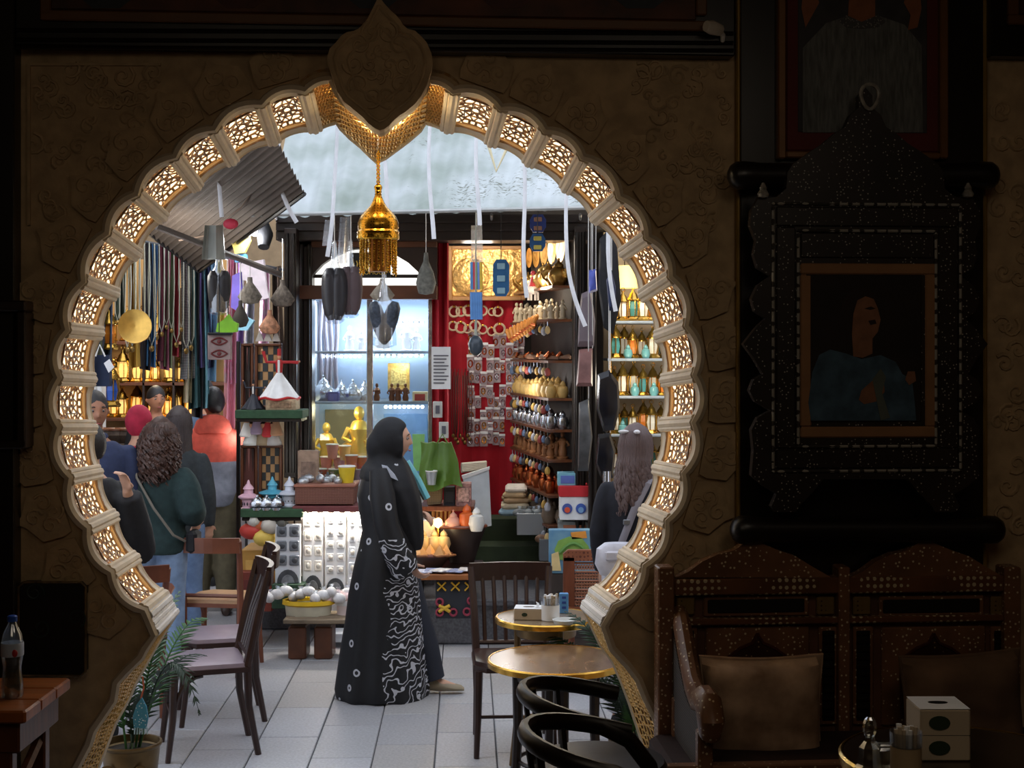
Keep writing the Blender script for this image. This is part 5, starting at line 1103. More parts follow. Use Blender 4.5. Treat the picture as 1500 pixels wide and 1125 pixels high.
g = G(); g.tube([P(140, 522, 9.2), P(146, 505, 9.2), P(154, 522, 9.2)], .006, 5); obj('strap', g, WHITE, t); g = G(); g.tube([P(146, 505, 9.2), P(146, 341, 10.03)], .003, 4); obj('cord', g, BLACK, t); g = G(); g.fprism([(152, 532), (160, 526), (167, 538), (159, 546)], 9.17, .006); obj('tag', g, PAPER, t)
g = G(); g.slab(lambda u, v: P(138 + 16 * u, 566 + 60 * v, 9.4 + .03 * math.sin(u * 7)), 6, 4, (0, .02, 0)); simple('white_cloth', g, WHITE, 'white cloth hanging under the dark blue bag', 'cloth')
# bagged slippers hanging in front of the left stall
def shoe(g, c, L, mi=0, up=False, tilt=0):
    c = Vector(c); rings = []
    for i in range(9):
        t_ = i / 8; w_ = L * .15 * (.65 + .5 * math.sin(PI * min(1, t_ * .9 + .12)) ** .8) * (.55 if i in (0, 8) else 1); h_ = L * (.10 + .13 * (1 - t_) ** 2) * (.5 if i in (0, 8) else 1)
        q = []
        for k in range(10):
            a = 2 * PI * k / 10; p = Vector((w_ * math.cos(a), -h_ * max(-.25, math.sin(a)), -(t_ - .5) * L)) if up else Vector((w_ * math.cos(a), -(t_ - .5) * L, h_ * max(-.2, math.sin(a))))
            if tilt: p = Matrix.Rotation(tilt, 3, 'Y') @ p
            q.append(c + p)
        rings.append(q)
    g.loft(rings, mi)
def bagged_shoes(x0, x1, y0, y1, d, m, lab, top, tilt=.06):
    t = thing('bagged_shoes', lab, 'shoes', P((x0 + x1) / 2, y1, d)); L = ppx(y1 - y0, d); w_ = ppx(x1 - x0, d)
    for s in (-1, 1): g = G(); shoe(g, P((x0 + x1) / 2 + s * (x1 - x0) * .25, (y0 + y1) / 2, d), L * .98, 0, True, s * tilt); obj('shoe', g, m, t, True)
    c = P((x0 + x1) / 2, (y0 + y1) / 2, d); g = G(); g.lathe([(w_ * .1, L * .62 + .14), (w_ * .25, L * .58), (w_ * .56, L * .4), (w_ * .6, -L * .5), (w_ * .3, -L * .56)], c, 12, 0, Matrix.Diagonal((1, .5, 1))); obj('plastic_bag', g, CLEAR, t, True)
    g = G(); g.tube([P((x0 + x1) / 2, y0 - 12, d), P((x0 + x1) / 2 + 1, top, d) if x0 < 420 else railpt((x0 + x1) / 2)], .003, 4); obj('string', g, WHITE, t)
bagged_shoes(308, 334, 396, 458, 9.46, mat('shoe_black', (40, 38, 40), .5), 'pair of dark slippers in a clear bag above the eye pictures', 366)
bagged_shoes(478, 502, 392, 470, 9.75, mat('shoe_dark', (50, 48, 52), .4), 'pair of dark shoes in a clear bag before the left lunette', 318, .02)
bagged_shoes(504, 524, 390, 462, 9.8, mat('shoe_plum', (96, 80, 84), .45), 'plum-grey shoes in a clear bag beside the dark pair', 318, .02)
bagged_shoes(548, 578, 440, 506, 9.6, mat('shoe_pattern', (56, 64, 76), .45, 0, .6, 40), 'pair of patterned dark slippers splayed under the golden lantern', 318, .28)
g = G(); g.slab(lambda u, v: P(300 + 26 * u + 8 * v * (u - .6), 330 + 50 * v, 9.25 + .04 * math.sin(u * 8)), 8, 6, (0, .02, 0)); simple('folded_bag', g, mat('bag_grey', (150, 152, 144), .4), 'grey folded item in a plastic bag above the slippers', 'bag', None, True)
g = G(); g.sph(P(338, 328, 9.2), (.05, .03, .035), 8, 6); simple('pink_heart', g, colmat((214, 60, 84)), 'pink-red plastic blob beside the white ribbon end', 'ornament', None, True)
for x0, x1, y0, y1, lab in ((476, 490, 322, 360, 'empty clear plastic sleeve on the beam, left one'), (498, 514, 318, 386, 'smoky clear plastic sleeve above the plum shoes')):
    g = G(); g.slab(lambda u, v: P(x0 + (x1 - x0) * u - 4 * v, y0 + (y1 - y0) * v, 9.85 + .02 * math.sin(u * 9)), 6, 6, (0, .01, 0)); simple('plastic_sleeve', g, BAG, lab, 'plastic bag', None, True)
def net_bag(x, y, d, w_, h_, m, lab, top):
    c = P(x, y, d); t = thing('net_bag', lab, 'bag', c); a, b = ppx(w_ / 2, d), ppx(h_, d)
    g = G(); g.lathe([(.001, 0), (a * .7, .01), (a, b * .28), (a * .7, b * .55), (a * .25, b * .8), (a * .2, b), (.001, b)], c, 14, 0, Matrix.Diagonal((1, .6, 1)), lambda an, z: .08 * math.sin(an * 6 + z * 40)); obj('bundle', g, m, t, True)
    g = G(); g.tube([c + Vector((0, 0, b)), P(x, top, d)] if x < 420 else [c + Vector((0, 0, b)), railpt(x)], .003, 4); obj('string', g, WHITE, t)
KNIT = mat('knit_grey', (120, 112, 102), .9, 0, .4, 40, .8)
net_bag(366, 446, 9.76, 34, 40, KNIT, 'grey knitted cap hanging under the slanting pole', 385)
net_bag(414, 450, 9.85, 34, 40, mat('knit_brown', (104, 94, 84), .9, 0, .4, 40, .8), 'brown knitted cap hanging against the dark pillar', 350)
net_bag(395, 490, 9.94, 30, 36, mat('beaded_purse', (170, 120, 90), .6, 0, .6, 30), 'round beaded purse with pink centre below the knitted caps', 396)
net_bag(352, 480, 9.67, 24, 40, mat('dark_hat', (70, 64, 58), .8), 'dark cone hat hanging beside the eye pictures', 380)
net_bag(624, 432, 9.9, 30, 62, mat('net_grey', (120, 120, 112), .6, 0, .4, 30, .5), 'grey drawstring bag hanging at the right end of the lunette', 345)
net_bag(560, 442, 9.7, 34, 34, mat('bag_taupe', (150, 140, 124), .5, 0, .3, 20, .5), 'taupe clear bag hanging below the golden fringe', 400)
for poly, d, cc, lab, nm in (([(340, 330), (362, 334), (366, 352), (358, 370), (344, 372), (338, 352)], 9.9, (196, 176, 90), 'yellow and blue balloon-like toy under the slanting pole', 'toy'), ([(344, 372), (360, 372), (362, 384), (344, 384)], 9.92, (70, 130, 176), 'blue base of the hanging balloon toy', 'toy'),
        ([(316, 486), (318, 474), (328, 468), (334, 460), (340, 470), (348, 474), (346, 486), (332, 488)], 9.5, (140, 206, 50), 'lime green plush toy above the eye pictures', 'plush'), ([(340, 404), (352, 398), (354, 430), (348, 456), (338, 450)], 10.0, (120, 100, 200), 'violet-blue cloth hanging right of the slippers', 'cloth'), ([(352, 386), (386, 380), (390, 420), (394, 436), (380, 440), (366, 412), (354, 410)], 10.6, (236, 220, 226), 'white bag with pink print under the pole', 'bag'), ([(346, 456), (372, 470), (362, 484), (344, 484)], 10.0, (150, 206, 226), 'pale turquoise cloth below the violet one', 'cloth')):
    g = G(); g.fprism(poly, d, .06); o = simple('hanging_' + nm, g, colmat(cc), lab, nm); x = sum(p[0] for p in poly) / len(poly); g = G(); g.tube([P(x, min(p[1] for p in poly) + 4, d + .03), P(x, 330 + (x - 90) * .2, 9.7 + (x - 90) / 210 * 1.2)], .003, 4); obj('string', g, WHITE, o)
for k in range(3): g = G(); x = 374 + 12 * k; g.fprism([(x, 500), (x + 12, 500), (x + 6, 484)], 9.95, .03); simple('paper_cone', g, mat('cone_grey', (176, 168, 160), .6), '%s grey paper cone from the left above the open game box' % nth(k), 'cone', 'pointed cones above the game box')
t = thing('eye_picture', 'square hanging board with two painted eyes by the left stall', 'picture', P(322, 527, 9.35))
g = G(); g.fbox(304, 490, 338, 527, 9.35, .05); obj('board', g, mat('papyrus', (150, 128, 124), .7, 0, .3, 10), t); g = G(); g.fbox(304, 487, 339, 491, 9.33, .06); obj('top_edge', g, BLACK, t)
for y in (500, 518):
    g = G(); g.tube([P(309 + 24 * i / 10, y - 5 * math.sin(PI * i / 10), 9.345) for i in range(11)] + [P(333 - 24 * i / 10, y + 5 * math.sin(PI * i / 10), 9.345) for i in range(11)], .005, 4); g.sph(P(321, y, 9.345), (.014, .006, .014), 8, 5); obj('painted_eye', g, colmat((110, 40, 40)), t)
g = G(); g.tube([P(321, 488, 9.35), P(321, 367, 9.48)], .003, 4); obj('string', g, BLACK, t)
t = thing('flood_lamp', 'bright white lamp head under the awning left of the pillar', 'lamp', P(376, 340, 10.0)); c = P(374, 336, 9.95)
g = G(); g.sph(c, (.045, .04, .05), 10, 8); obj('bulb', g, glow('flood', (240, 246, 255), 14), t, True); g = G(); g.tube([P(384, 330, 10), P(388, 344, 9.95), P(386, 362, 9.9)], [.05, .06, .04], 10); obj('housing', g, BLACK, t, True)
lamp('POINT', 'flood_light', P(372, 346, 9.85), 14, (.94, .97, 1), .06)
lamp('POINT', 'stand_light', P(392, 690, 9.3), 2.5, (1, .95, .88), .1)
# ================= right recess: red cloth, packets, shelves =================
RED = mat('red_velvet', (168, 16, 34), .85, 0, .2, 4)
g = G(); g.slab(lambda u, v: P(646 + 120 * u, 436 + 382 * v, 11.9 + .04 * math.sin(u * 20)), 24, 6, (0, .03, 0)); simple('red_cloth', g, RED, 'red cloth backdrop of the trinket shop behind the jewellery packets', 'cloth', None, True)
g = G(); g.slab(lambda u, v: P(633 + 24 * u, 346 + 310 * v, 10.44 + .03 * math.sin(u * 12)), 12, 6, (0, .03, 0)); simple('red_curtain', g, RED, 'red curtain strip right of the glass case', 'curtain', None, True)
t = thing('gilt_picture', 'large embossed gilt picture in brown frame above the red cloth', 'picture', P(710, 440, 11.75))
for q in ((656, 360, 662, 440), (764, 360, 770, 440), (662, 434, 764, 440), (662, 360, 764, 365)): g = G(); g.fbox(*q, 11.75, .06); obj('frame', g, mat('frame_tan', (168, 120, 72), .5), t)
g = G(); g.fbox(662, 365, 764, 434, 11.8, .03); obj('gilt_sheet', g, mat('gilt_sheet', (206, 160, 92), .3, .7, .4, 26, 1.2), t)
g = G(); M = Matrix.Rotation(PI / 2, 3, 'X'); g.lathe([(.001, 0), (.14, 0), (.15, .02), (.11, .03), (.001, .03)], P(690, 404, 11.79), 24, 0, M); obj('embossed_round', g, mat('gilt_sheet', (206, 160, 92), .3, .7, .4, 26, 1.2), t, True)
lamp('POINT', 'recess_light', P(700, 372, 11.2), 16, (1, .92, .8), .12); lamp('POINT', 'recess_light', P(735, 560, 10.7), 9, (1, .96, .92), .12); lamp('POINT', 'recess_light', P(790, 420, 10.6), 8, (1, .86, .66), .1)
def rc(x): return 11.885 + .04 * math.sin((x - 646) / 120 * 20)
FILM = mat('film_pouch', (196, 176, 180), .25, 0, .4, 30, .5, alpha=.5)
def packet(m2, lab, group=None):
    t = proto('packet', lab, 'packet', group)
    g = G(); g.bev((0, 0, .07), (.062, .012, .10), .004); obj('pouch', g, FILM, t); g = G(); g.bev((0, -.001, .128), (.060, .016, .02), .002); obj('header_card', g, PAPER, t)
    g = G(); g.tube([(.016 * math.cos(a), -.008, .07 + .026 * math.sin(a)) for a in [i * 2 * PI / 8 for i in range(9)]], .005, 4); obj('trinket', g, m2, t); return Place(t)
pk = [packet(m, 'small clear packet with white header card pinned to the red cloth', 'jewellery packets on the red cloth') for m in (BRASS, SILVER, COPPER)]
n = 0
for j in range(9):
    for i in range(9):
        x, y = 690 + i * 9.2 + R.uniform(-1.5, 1.5), 512 + j * 18 + R.uniform(-3, 3)
        if R.random() < .2 or (x > 744 and y > 620): continue
        pk[n % 3](P(x, y, rc(x) - .012 * (n % 2)), R.uniform(-.2, .2), R.uniform(.85, 1.15), '%s packet from the left in the %s row on the red cloth' % (nth(i), nth(j))); n += 1
def bangle(m, lab, group=None):
    t = proto('bangle', lab, 'bangle', group); g = G(); g.tube([(.036 * math.cos(a), 0, .036 * math.sin(a)) for a in [i * 2 * PI / 14 for i in range(15)]], .008, 6); obj('ring', g, m, t, True); g = G(); g.sph((0, -.006, .036), .012, 6, 5); obj('stud', g, BRASS, t, True); return Place(t)
bg_ = bangle(mat('bone', (206, 180, 150), .5), 'pale ring-shaped ornament pinned high on the red cloth', 'ring ornaments on the red cloth')
for i in range(14): bg_(P(664 + (i % 7) * 11 + R.uniform(-2, 2), 456 + (i // 7) * 26 + R.uniform(-5, 5), 11.86), 0, R.uniform(.8, 1.3), '%s ring ornament from the left in the %s row on the red cloth' % (nth(i % 7), ('upper', 'lower')[i // 7]))
ch = necklace(mat('dark_chain', (90, 50, 44), .4, .5), 'dark bead chain draped on the lower red cloth', 'bead chains on the red cloth')
for i in range(8): ch(P(664 + i * 3.4, 540 + 5 * (i % 3), 11.865), 0, .8, '%s dark bead chain from the left on the red cloth' % nth(i))
# standing shelves along the right side wall of the recess
t = thing('side_shelves', 'receding shelves of trinkets along the right side of the recess', 'shelf', P(800, 800, 10.9))
def shp(u, y0, y1):     # point along the receding shelf wall, u 0 = near right, 1 = far left
    x = 838 + (778 - 838) * u; d = 10.25 + 1.45 * u; y = y0 + (y1 - y0) * u; return P(x, y, d)
SHY = [(478, 470), (540, 522), (590, 575), (640, 612), (694, 642), (742, 690), (786, 730)]
inn = (P(838, 500, 10.25) - P(752, 500, 11.7)); inn.z = 0; ax_ = inn.normalized(); out_ = Vector((-ax_.y, ax_.x, 0)); out_ = -out_ if out_.x > 0 else out_
g = G(); A, B = shp(0, 340, 340), shp(1, 372, 372); b0 = -out_ * .0
g.add([Vector((A.x, A.y, .4)), Vector((B.x, B.y, .4)), Vector((B.x, B.y, 2.9)), Vector((A.x, A.y, 2.9))] + [q - out_ * .04 for q in (Vector((A.x, A.y, .4)), Vector((B.x, B.y, .4)), Vector((B.x, B.y, 2.9)), Vector((A.x, A.y, 2.9)))], [(0, 1, 2, 3), (7, 6, 5, 4), (0, 4, 5, 1), (1, 5, 6, 2), (2, 6, 7, 3), (3, 7, 4, 0)]); obj('back_board', g, mat('recess_board', (40, 31, 27), .8, 0, .3, 5), t)
for y0, y1 in SHY:
    A, B = shp(0, y0, y1), shp(1, y0, y0 + (y1 - y0)); zz_ = (A.z + B.z) / 2; g = G()
    g.add([Vector((p.x, p.y, zz_)) + out_ * o + Vector((0, 0, h)) for h in (0, .018) for o in (0, .18) for p in (A, B)], [(0, 1, 3, 2), (4, 6, 7, 5), (0, 4, 5, 1), (2, 3, 7, 6), (0, 2, 6, 4), (1, 5, 7, 3)]); obj('shelf', g, BROWNWOOD, t)
def shelf_pt(k, u, o): y0, y1 = SHY[k]; A, B = shp(0, y0, y1), shp(1, y0, y1); p = A.lerp(B, u) + out_ * o; p.z = (A.z + B.z) / 2 + .019; return p
def slipper(m, lab, group=None):
    t = proto('slipper', lab, 'slipper', group); g = G(); shoe(g, (0, 0, .012), .16); obj('sole', g, m, t, True); g = G(); g.tube([(-.03, -.03, .02), (0, -.03, .05), (.03, -.03, .02)], .012, 6); obj('upper', g, COPPER, t, True); return Place(t)
def jar(m, lab, group=None):
    t = proto('pot', lab, 'pot', group); g = G(); g.lathe([(.001, 0), (.03, 0), (.045, .04), (.036, .08), (.02, .09), (.024, .1), (.001, .1)], n=12); obj('body', g, m, t, True); g = G(); g.lathe([(.022, .1), (.016, .115), (.004, .125), (.001, .13)], n=10); obj('lid', g, m, t, True); return Place(t)
WOODF = mat('carved_wood', (140, 92, 54), .5, 0, .3, 12); STONEF = mat('stone_fig', (120, 104, 88), .7, 0, .3, 10); YELF = mat('yellow_fig', (214, 176, 104), .5, 0, .3, 10)
rows = [(0, statuette(mat('bone_fig', (206, 190, 160), .5), 'bone-coloured figurine on the top side shelf', 'bone figurines on the top side shelf'), 8, 1.0), (1, slipper(mat('leather', (120, 84, 60), .5), 'small leather slipper on the second side shelf', 'leather slippers on the side shelf'), 9, 1.0),
        (2, jar(YELF, 'yellowish pot on the third side shelf', 'yellow pots on the side shelf'), 9, 1.1), (3, jar(SILVER, 'silvery pot on the fourth side shelf', 'silver pots on the side shelf'), 8, 1.1), (4, statuette(WOODF, 'carved wooden figure on the fifth side shelf', 'wooden figures on the side shelf'), 8, 1.25), (5, jar(COPPER, 'copper pot on the sixth side shelf', 'copper pots on the side shelf'), 7, 1.2), (6, jar(STONEF, 'stone jar on the lowest side shelf', 'stone jars on the side shelf'), 6, 1.3)]
for k, pl_, n, s in rows:
    for i in range(n):
        for o in (.05, .13): pl_(shelf_pt(k, (i + .5 + (o > .1) * .3) / n, o), R.random() * 6, s * R.uniform(.75, 1.1), '%s, %s from the near end, %s row' % (pl_.o['label'].split(',')[0] if 1 else '', nth(i), 'rear' if o < .1 else 'front'))
# keyrings and charms dangling from every shelf edge, and brass ware on a top board
def charm(m, lab):
    t = proto('keyring', lab, 'keyring', 'keyrings under the side shelves'); g = G(); g.tube([(0, 0, 0), (.002, 0, -.03)], .003, 4); obj('chain', g, SILVER, t)
    g = G(); g.lathe([(.001, -.085), (.016, -.075), (.020, -.055), (.012, -.036), (.006, -.03), (.001, -.03)], n=8); obj('pendant', g, m, t, True); return Place(t)
chs = [(charm(colmat(c), 'keyring'), nm) for c, nm in (((206, 176, 120), 'cream'), ((150, 60, 50), 'red'), ((90, 110, 140), 'blue-grey'), ((60, 50, 44), 'dark'), ((190, 150, 70), 'golden'), ((170, 170, 176), 'silvery'))]
for k in range(7):
    for i in range(12):
        pl_, nm = chs[(i * 5 + k) % 6]; q = shelf_pt(k, (i + .5) / 12, .172); q.z -= .019; pl_(q, R.random(), R.uniform(.9, 1.3), '%s keyring, %s from the near end under the %s side shelf' % (nm, nth(i), nth(k)))
bp_ = teapot(mat('aged_brass', (190, 146, 76), .3, .85, .3, 12), 'aged brass pot'); A, B = shp(0, 432, 432), shp(1, 424, 424); zt_ = (A.z + B.z) / 2; g = G()
g.add([Vector((p.x, p.y, zt_)) + out_ * o + Vector((0, 0, h)) for h in (0, .018) for o in (0, .15) for p in (A, B)], [(0, 1, 3, 2), (4, 6, 7, 5), (0, 4, 5, 1), (2, 3, 7, 6), (0, 2, 6, 4), (1, 5, 7, 3)]); obj('shelf', g, BROWNWOOD, t)
for i in range(8): q = A.lerp(B, (i + .5) / 8) + out_ * .08; q.z = zt_ + .019; bp_(q, R.random() * 6, R.uniform(.8, 1.15), '%s aged brass pot from the near end on the highest side board' % nth(i))
dsk = Place(proto('brass_dish', 'brass dish', 'dish', 'brass dishes high in the recess')); g = G(); M = Matrix.Rotation(PI / 2, 3, 'X'); g.lathe([(.001, 0), (.05, .004), (.09, .016), (.094, .022), (.001, .012)], (0, 0, 0), 20, 0, M); obj('dish_body', g, mat('aged_brass', (190, 146, 76), .3, .85), dsk.o, True); g = G(); g.tube([(.045 * math.cos(a), -.014, .045 * math.sin(a)) for a in [i * 2 * PI / 16 for i in range(17)]], .004, 4); obj('ring_line', g, DULLBRASS, dsk.o, True)
for i in range(5): q = A.lerp(B, (i + .5) / 5) + out_ * .03; q.z = zt_ + .30; dsk(q, math.atan2(out_.x, -out_.y), R.uniform(.85, 1.2), '%s brass dish from the near end on the recess wall' % nth(i))
fan = slipper(mat('ochre_leather', (206, 136, 60), .5), 'ochre leather charm in the fan hanging under the top side shelf', 'ochre charms in a fan')
for i in range(9): fan(P(746 + i * 4.6, 492 - i * 2.6, 11.2 - i * .07), (PI / 2 + .1, .1 * i - .5, .3), .75, '%s ochre charm from the left in the hanging fan' % nth(i))
# larger pieces at the foot of the recess
t = thing('step_stand', 'dark green stepped stand under the stacked cloths', 'stand', P(745, 900, 10.8))
for y0, y1, d in ((760, 800, 11.2), (800, 850, 10.9)): g = G(); g.fbox(696, y0, 800, y1 + 70, d, .3); obj('step', g, mat('mossy_green', (54, 66, 44), .85, 0, .3, 5), t)
for i, (y, cc, lab) in enumerate(((755, (150, 176, 190), 'pale blue folded cloth at the bottom of the cloth stack'), (746, (206, 190, 160), 'cream folded cloth above the pale blue one'), (738, (170, 140, 104), 'tan folded cloth in the middle of the stack'), (730, (190, 160, 120), 'light brown folded cloth near the top of the stack'), (722, (216, 206, 190), 'off-white folded cloth on top of the stack'))):
    g = G(); a, b = P(732 + 2 * i, y, 10.75), P(776 - i, y, 10.75); g.bev(((a.x + b.x) / 2, 10.9, a.z + .02), (b.x - a.x, .3, .05), .018, 0, Matrix.Rotation(.08 * (i % 3 - 1), 3, 'Z')); simple('folded_cloth', g, mat('fold_%d' % i, cc, .9, 0, .15, 20, .3), lab, 'cloth')
t = thing('white_board', 'white foam board leaning behind the green bag', 'board', P(704, 770, 10.7)); g = G(); g.fprism([(678, 698), (716, 686), (720, 770), (684, 778)], 10.7, .03); obj('foam_sheet', g, mat('foam_white', (206, 212, 216), .6), t); g = G(); g.fprism([(676, 697), (717, 684), (717, 688), (678, 702)], 10.69, .06); obj('taped_edge', g, WHITE, t)
for i in range(5): g = G(); g.tube([P(676, 690 - 2.4 * i, 10.9), P(712, 686 - 2.2 * i, 11.0)], .014, 8); simple('paper_roll', g, mat('roll_paper', (206, 196, 176), .7), '%s cream paper roll from the bottom above the white foam board' % nth(i), 'paper roll', 'paper rolls above the foam board')
t = thing('green_bag', 'large green plastic bag hanging before the red curtain', 'bag', P(648, 716, 9.95)); g = G()
g.slab(lambda u, v: P(616 + 46 * u + v * (17 * u - 1) + 1.5 * math.sin(v * 7 + u * 5), 647 + (68 + 5 * math.sin(u * 6)) * v + 2.5 * abs(math.sin(u * 9)) * (1 - v), 9.95 - .05 * math.sin(u * PI) * v + .035 * math.sin(u * 13 + v * 4) * (.4 + .6 * v)), 16, 8, (0, .08, 0)); obj('bag_body', g, mat('bag_green', (84, 116, 40), .5, 0, .2, 5, .3), t, True)
g = G(); g.tube([P(640, 650, 9.92), P(648, 636, 9.92), P(656, 650, 9.92)], .006, 5); obj('handle', g, mat('bag_green', (84, 116, 40), .5), t)
g = G(); g.fprism([(604, 636), (622, 636), (620, 690), (606, 690)], 10.3, .02); simple('green_card', g, colmat((130, 186, 110)), 'light green card standing behind the woman\'s face', 'card')
t = thing('notice', 'white paper notice with lines of print on the red curtain', 'notice', P(646, 570, 10.2)); g = G(); g.fbox(632, 508, 660, 570, 10.36, .006, 0, .001); obj('sheet', g, PAPER, t)
for k in range(9): g = G(); g.fbox(635, 520 + k * 5, 657 - (k % 3) * 3, 522 + k * 5, 10.354, .003, 0, .0005); obj('print_line', g, colmat((110, 110, 116)), t)
for x, y, lab in ((641, 612, 'pale card tag under the paper notice'), (650, 642, 'clear phone-shaped pouch above the green bag')): t = thing('tag', lab, 'tag', P(x, y, 10.36)); g = G(); g.fbox(x - 7, y - 24, x + 7, y, 10.36, .012); obj('card', g, mat('tag_pale', (196, 196, 190), .5), t); g = G(); g.fbox(x - 3, y - 18, x + 3, y - 6, 10.352, .008, 0, .001); obj('motif', g, colmat((90, 90, 100)), t)
def card_pack(x0, y0, x1, y1, d, c1, c2, lab, n=3):
    t = thing('carded_toy', lab, 'toy', P((x0 + x1) / 2, y1, d)); g = G(); w_ = x1 - x0; g.fprism([(x0 + w_ * .2, y0), (x1 - w_ * .2, y0), (x1, y0 + 8), (x1, y1 - 8), (x1 - w_ * .2, y1), (x0 + w_ * .2, y1), (x0, y1 - 8), (x0, y0 + 8)], d, .02); obj('card', g, colmat(c1), t)
    for k in range(n): yy = y0 + (y1 - y0) * (k + .3) / n; g = G(); g.fbox(x0 + w_ * .25, yy, x1 - w_ * .25, yy + (y1 - y0) / n * .5, d - .012, .016); obj('blister', g, colmat(c2), t)
    g = G(); g.tube([P((x0 + x1) / 2, y0, d + .01), railpt((x0 + x1) / 2)], .003, 4); obj('string', g, BLACK, t)
card_pack(722, 380, 746, 434, 9.8, (38, 100, 150), (150, 190, 206), 'blue carded toy hanging before the gilt picture')
card_pack(776, 314, 800, 340, 9.7, (40, 60, 130), (150, 110, 90), 'dark blue carded toy on the beam, upper one', 2); card_pack(776, 342, 799, 368, 9.7, (34, 90, 150), (206, 190, 90), 'blue and yellow carded toy below the dark blue one', 2)
t = thing('pen_strip', 'long hanging strip of multicoloured pens before the red cloth', 'pens', P(698, 470, 9.5))
for i, cc in enumerate(((90, 150, 206), (206, 70, 80), (80, 170, 90), (120, 150, 220), (226, 190, 70))):
    for k in range(2): xx = 691 + i * 3.2; g = G(); g.tube([P(xx, 384 + 44 * k, 9.5), P(xx + .6, 424 + 44 * k, 9.5)], .012, 6); obj('pen', g, colmat(cc if k == 0 else (90, 140, 200)), t)
g = G(); g.fprism([(690, 330), (706, 330), (708, 384), (690, 384)], 9.52, .01); obj('sleeve', g, BAG, t); g = G(); g.tube([railpt(698), P(698, 332, 9.52)], .003, 4); obj('string', g, WHITE, t)
g = G(); g.sph(P(697, 506, 9.6), (.05, .05, .07), 10, 8); o = simple('dark_bauble', g, mat('bauble', (60, 70, 80), .3), 'dark teardrop bauble hanging below the pen strip', 'bauble', None, True); g = G(); g.tube([railpt(697), P(697, 470, 9.6), P(697, 494, 9.6)], [.003, .008, .012], 6); obj('cord', g, CORD, o)
t = thing('horse_figure', 'pale figurine with red rider perched beside the long ribbon', 'figurine', P(782, 440, 10.9)); g = G(); g.sph(P(780, 424, 10.9), (.05, .06, .04), 10, 6); g.tube([P(776, 420, 10.9), P(784, 404, 10.88), P(790, 408, 10.86)], [.03, .022, .018], 8); obj('body', g, mat('fig_pale', (206, 196, 190), .6), t, True)
for x in (774, 778, 784, 788): g = G(); g.tube([P(x, 428, 10.9), P(x, 440, 10.9)], .009, 6); obj('leg', g, mat('fig_pale', (206, 196, 190), .6), t)
g = G(); g.tube([P(780, 420, 10.88), P(781, 406, 10.88)], [.03, .018], 8); g.sph(P(781, 400, 10.88), .02, 8, 6); obj('rider', g, colmat((170, 50, 60)), t, True)
# washing powder box, heart box, illustrated game box
t = boxy('detergent_box', 820, 716, 862, 762, 9.95, .22, mat('box_white', (226, 226, 226), .5), 'white detergent box with red lid and round emblems', 'box')
g = G(); g.fbox(819, 712, 863, 728, 9.94, .24); obj('red_top', g, mat('box_red', (190, 36, 44), .5), t)
for x, c1, c2 in ((831, (70, 90, 160), (214, 84, 50)), (851, (60, 90, 170), (120, 160, 200))):
    g = G(); g.lathe([(.001, 0), (.036, 0), (.036, .004), (.001, .004)], P(x, 745, 9.945), 20, 0, M); e = obj('emblem', g, colmat(c1), t); g = G(); g.lathe([(.001, 0), (.020, 0), (.020, .004), (.001, .004)], P(x, 747, 9.94), 16, 0, M); obj('emblem_centre', g, colmat(c2), e)
boxy('heart_box', 817, 693, 846, 712, 10.0, .15, mat('box_cyan', (120, 176, 190), .5), 'pale blue box with yellow side on top of the detergent box', 'box', colmat((90, 110, 180)))
boxy('basket_box', 818, 764, 866, 790, 10.0, .2, mat('grey_bin', (120, 124, 122), .6, 0, .2, 20), 'grey plastic bin under the detergent box', 'bin', colmat((150, 90, 60)))
t = thing('toy_box', 'upright blue illustrated toy box behind the carved chair', 'box', P(838, 836, 9.5)); g = G(); g.fbox(804, 776, 876, 840, 9.5, .08); obj('carton', g, mat('toy_blue', (70, 140, 196), .5, 0, .3, 4, c2=(140, 180, 190)), t)
g = G(); g.fprism([(812, 806), (818, 792), (834, 786), (852, 788), (862, 800), (866, 812), (840, 822), (820, 820)], 9.494, .006); obj('printed_field', g, colmat((130, 170, 80)), t)
g = G(); g.tube([P(820 + 40 * i / 12, 810 - 14 * math.sin(PI * i / 12), 9.492) for i in range(13)], .012, 6); obj('printed_track', g, colmat((90, 140, 60)), t); g = G(); g.fprism([(836, 780), (858, 778), (860, 788), (838, 790)], 9.494, .006); obj('title_patch', g, colmat((226, 150, 60)), t); g = G(); g.fprism([(808, 812), (818, 808), (822, 836), (808, 836)], 9.49, .008); obj('printed_patch', g, colmat((226, 200, 140)), t)
boxy('stand_box', 806, 841, 874, 958, 9.5, .3, mat('dark_crate', (56, 46, 40), .7, 0, .3, 6), 'dark box on the paving holding up the illustrated toy box', 'box', mat('dark_crate2', (46, 38, 34), .7))
def crate(x0, y0, x1, y1, d, m, lab, goods, gl):
    t = thing('plastic_crate', lab, 'crate', P((x0 + x1) / 2, y1, d)); 
    for q, dd, dp_ in (((x0, y0, x1, y1), d, .015), ((x0, y0, x1, y1), d + .25, .015)): g = G(); g.fbox(*q, dd, dp_); obj('wall', g, m, t)
    for x in (x0, x1 - 3): g = G(); a, b = P(x, y0, d), P(x + 3, y1, d); g.bev(((a.x + b.x) / 2, d + .13, (a.z + b.z) / 2), (b.x - a.x, .24, a.z - b.z), .004); obj('wall', g, m, t)
    g = G(); a, b = P(x0, y1 - 3, d), P(x1, y1, d); g.bev(((a.x + b.x) / 2, d + .13, a.z), (b.x - a.x, .24, .02), .004); obj('floor_panel', g, m, t)
    for i in range(6): goods(P(x0 + (x1 - x0) * (i + .5) / 6, y0 + 6, d + .09 + .08 * (i % 2)), i, 1.1, '%s parcel from the left in the %s' % (nth(i), lab.split(' of ')[0].split(' beside')[0]))
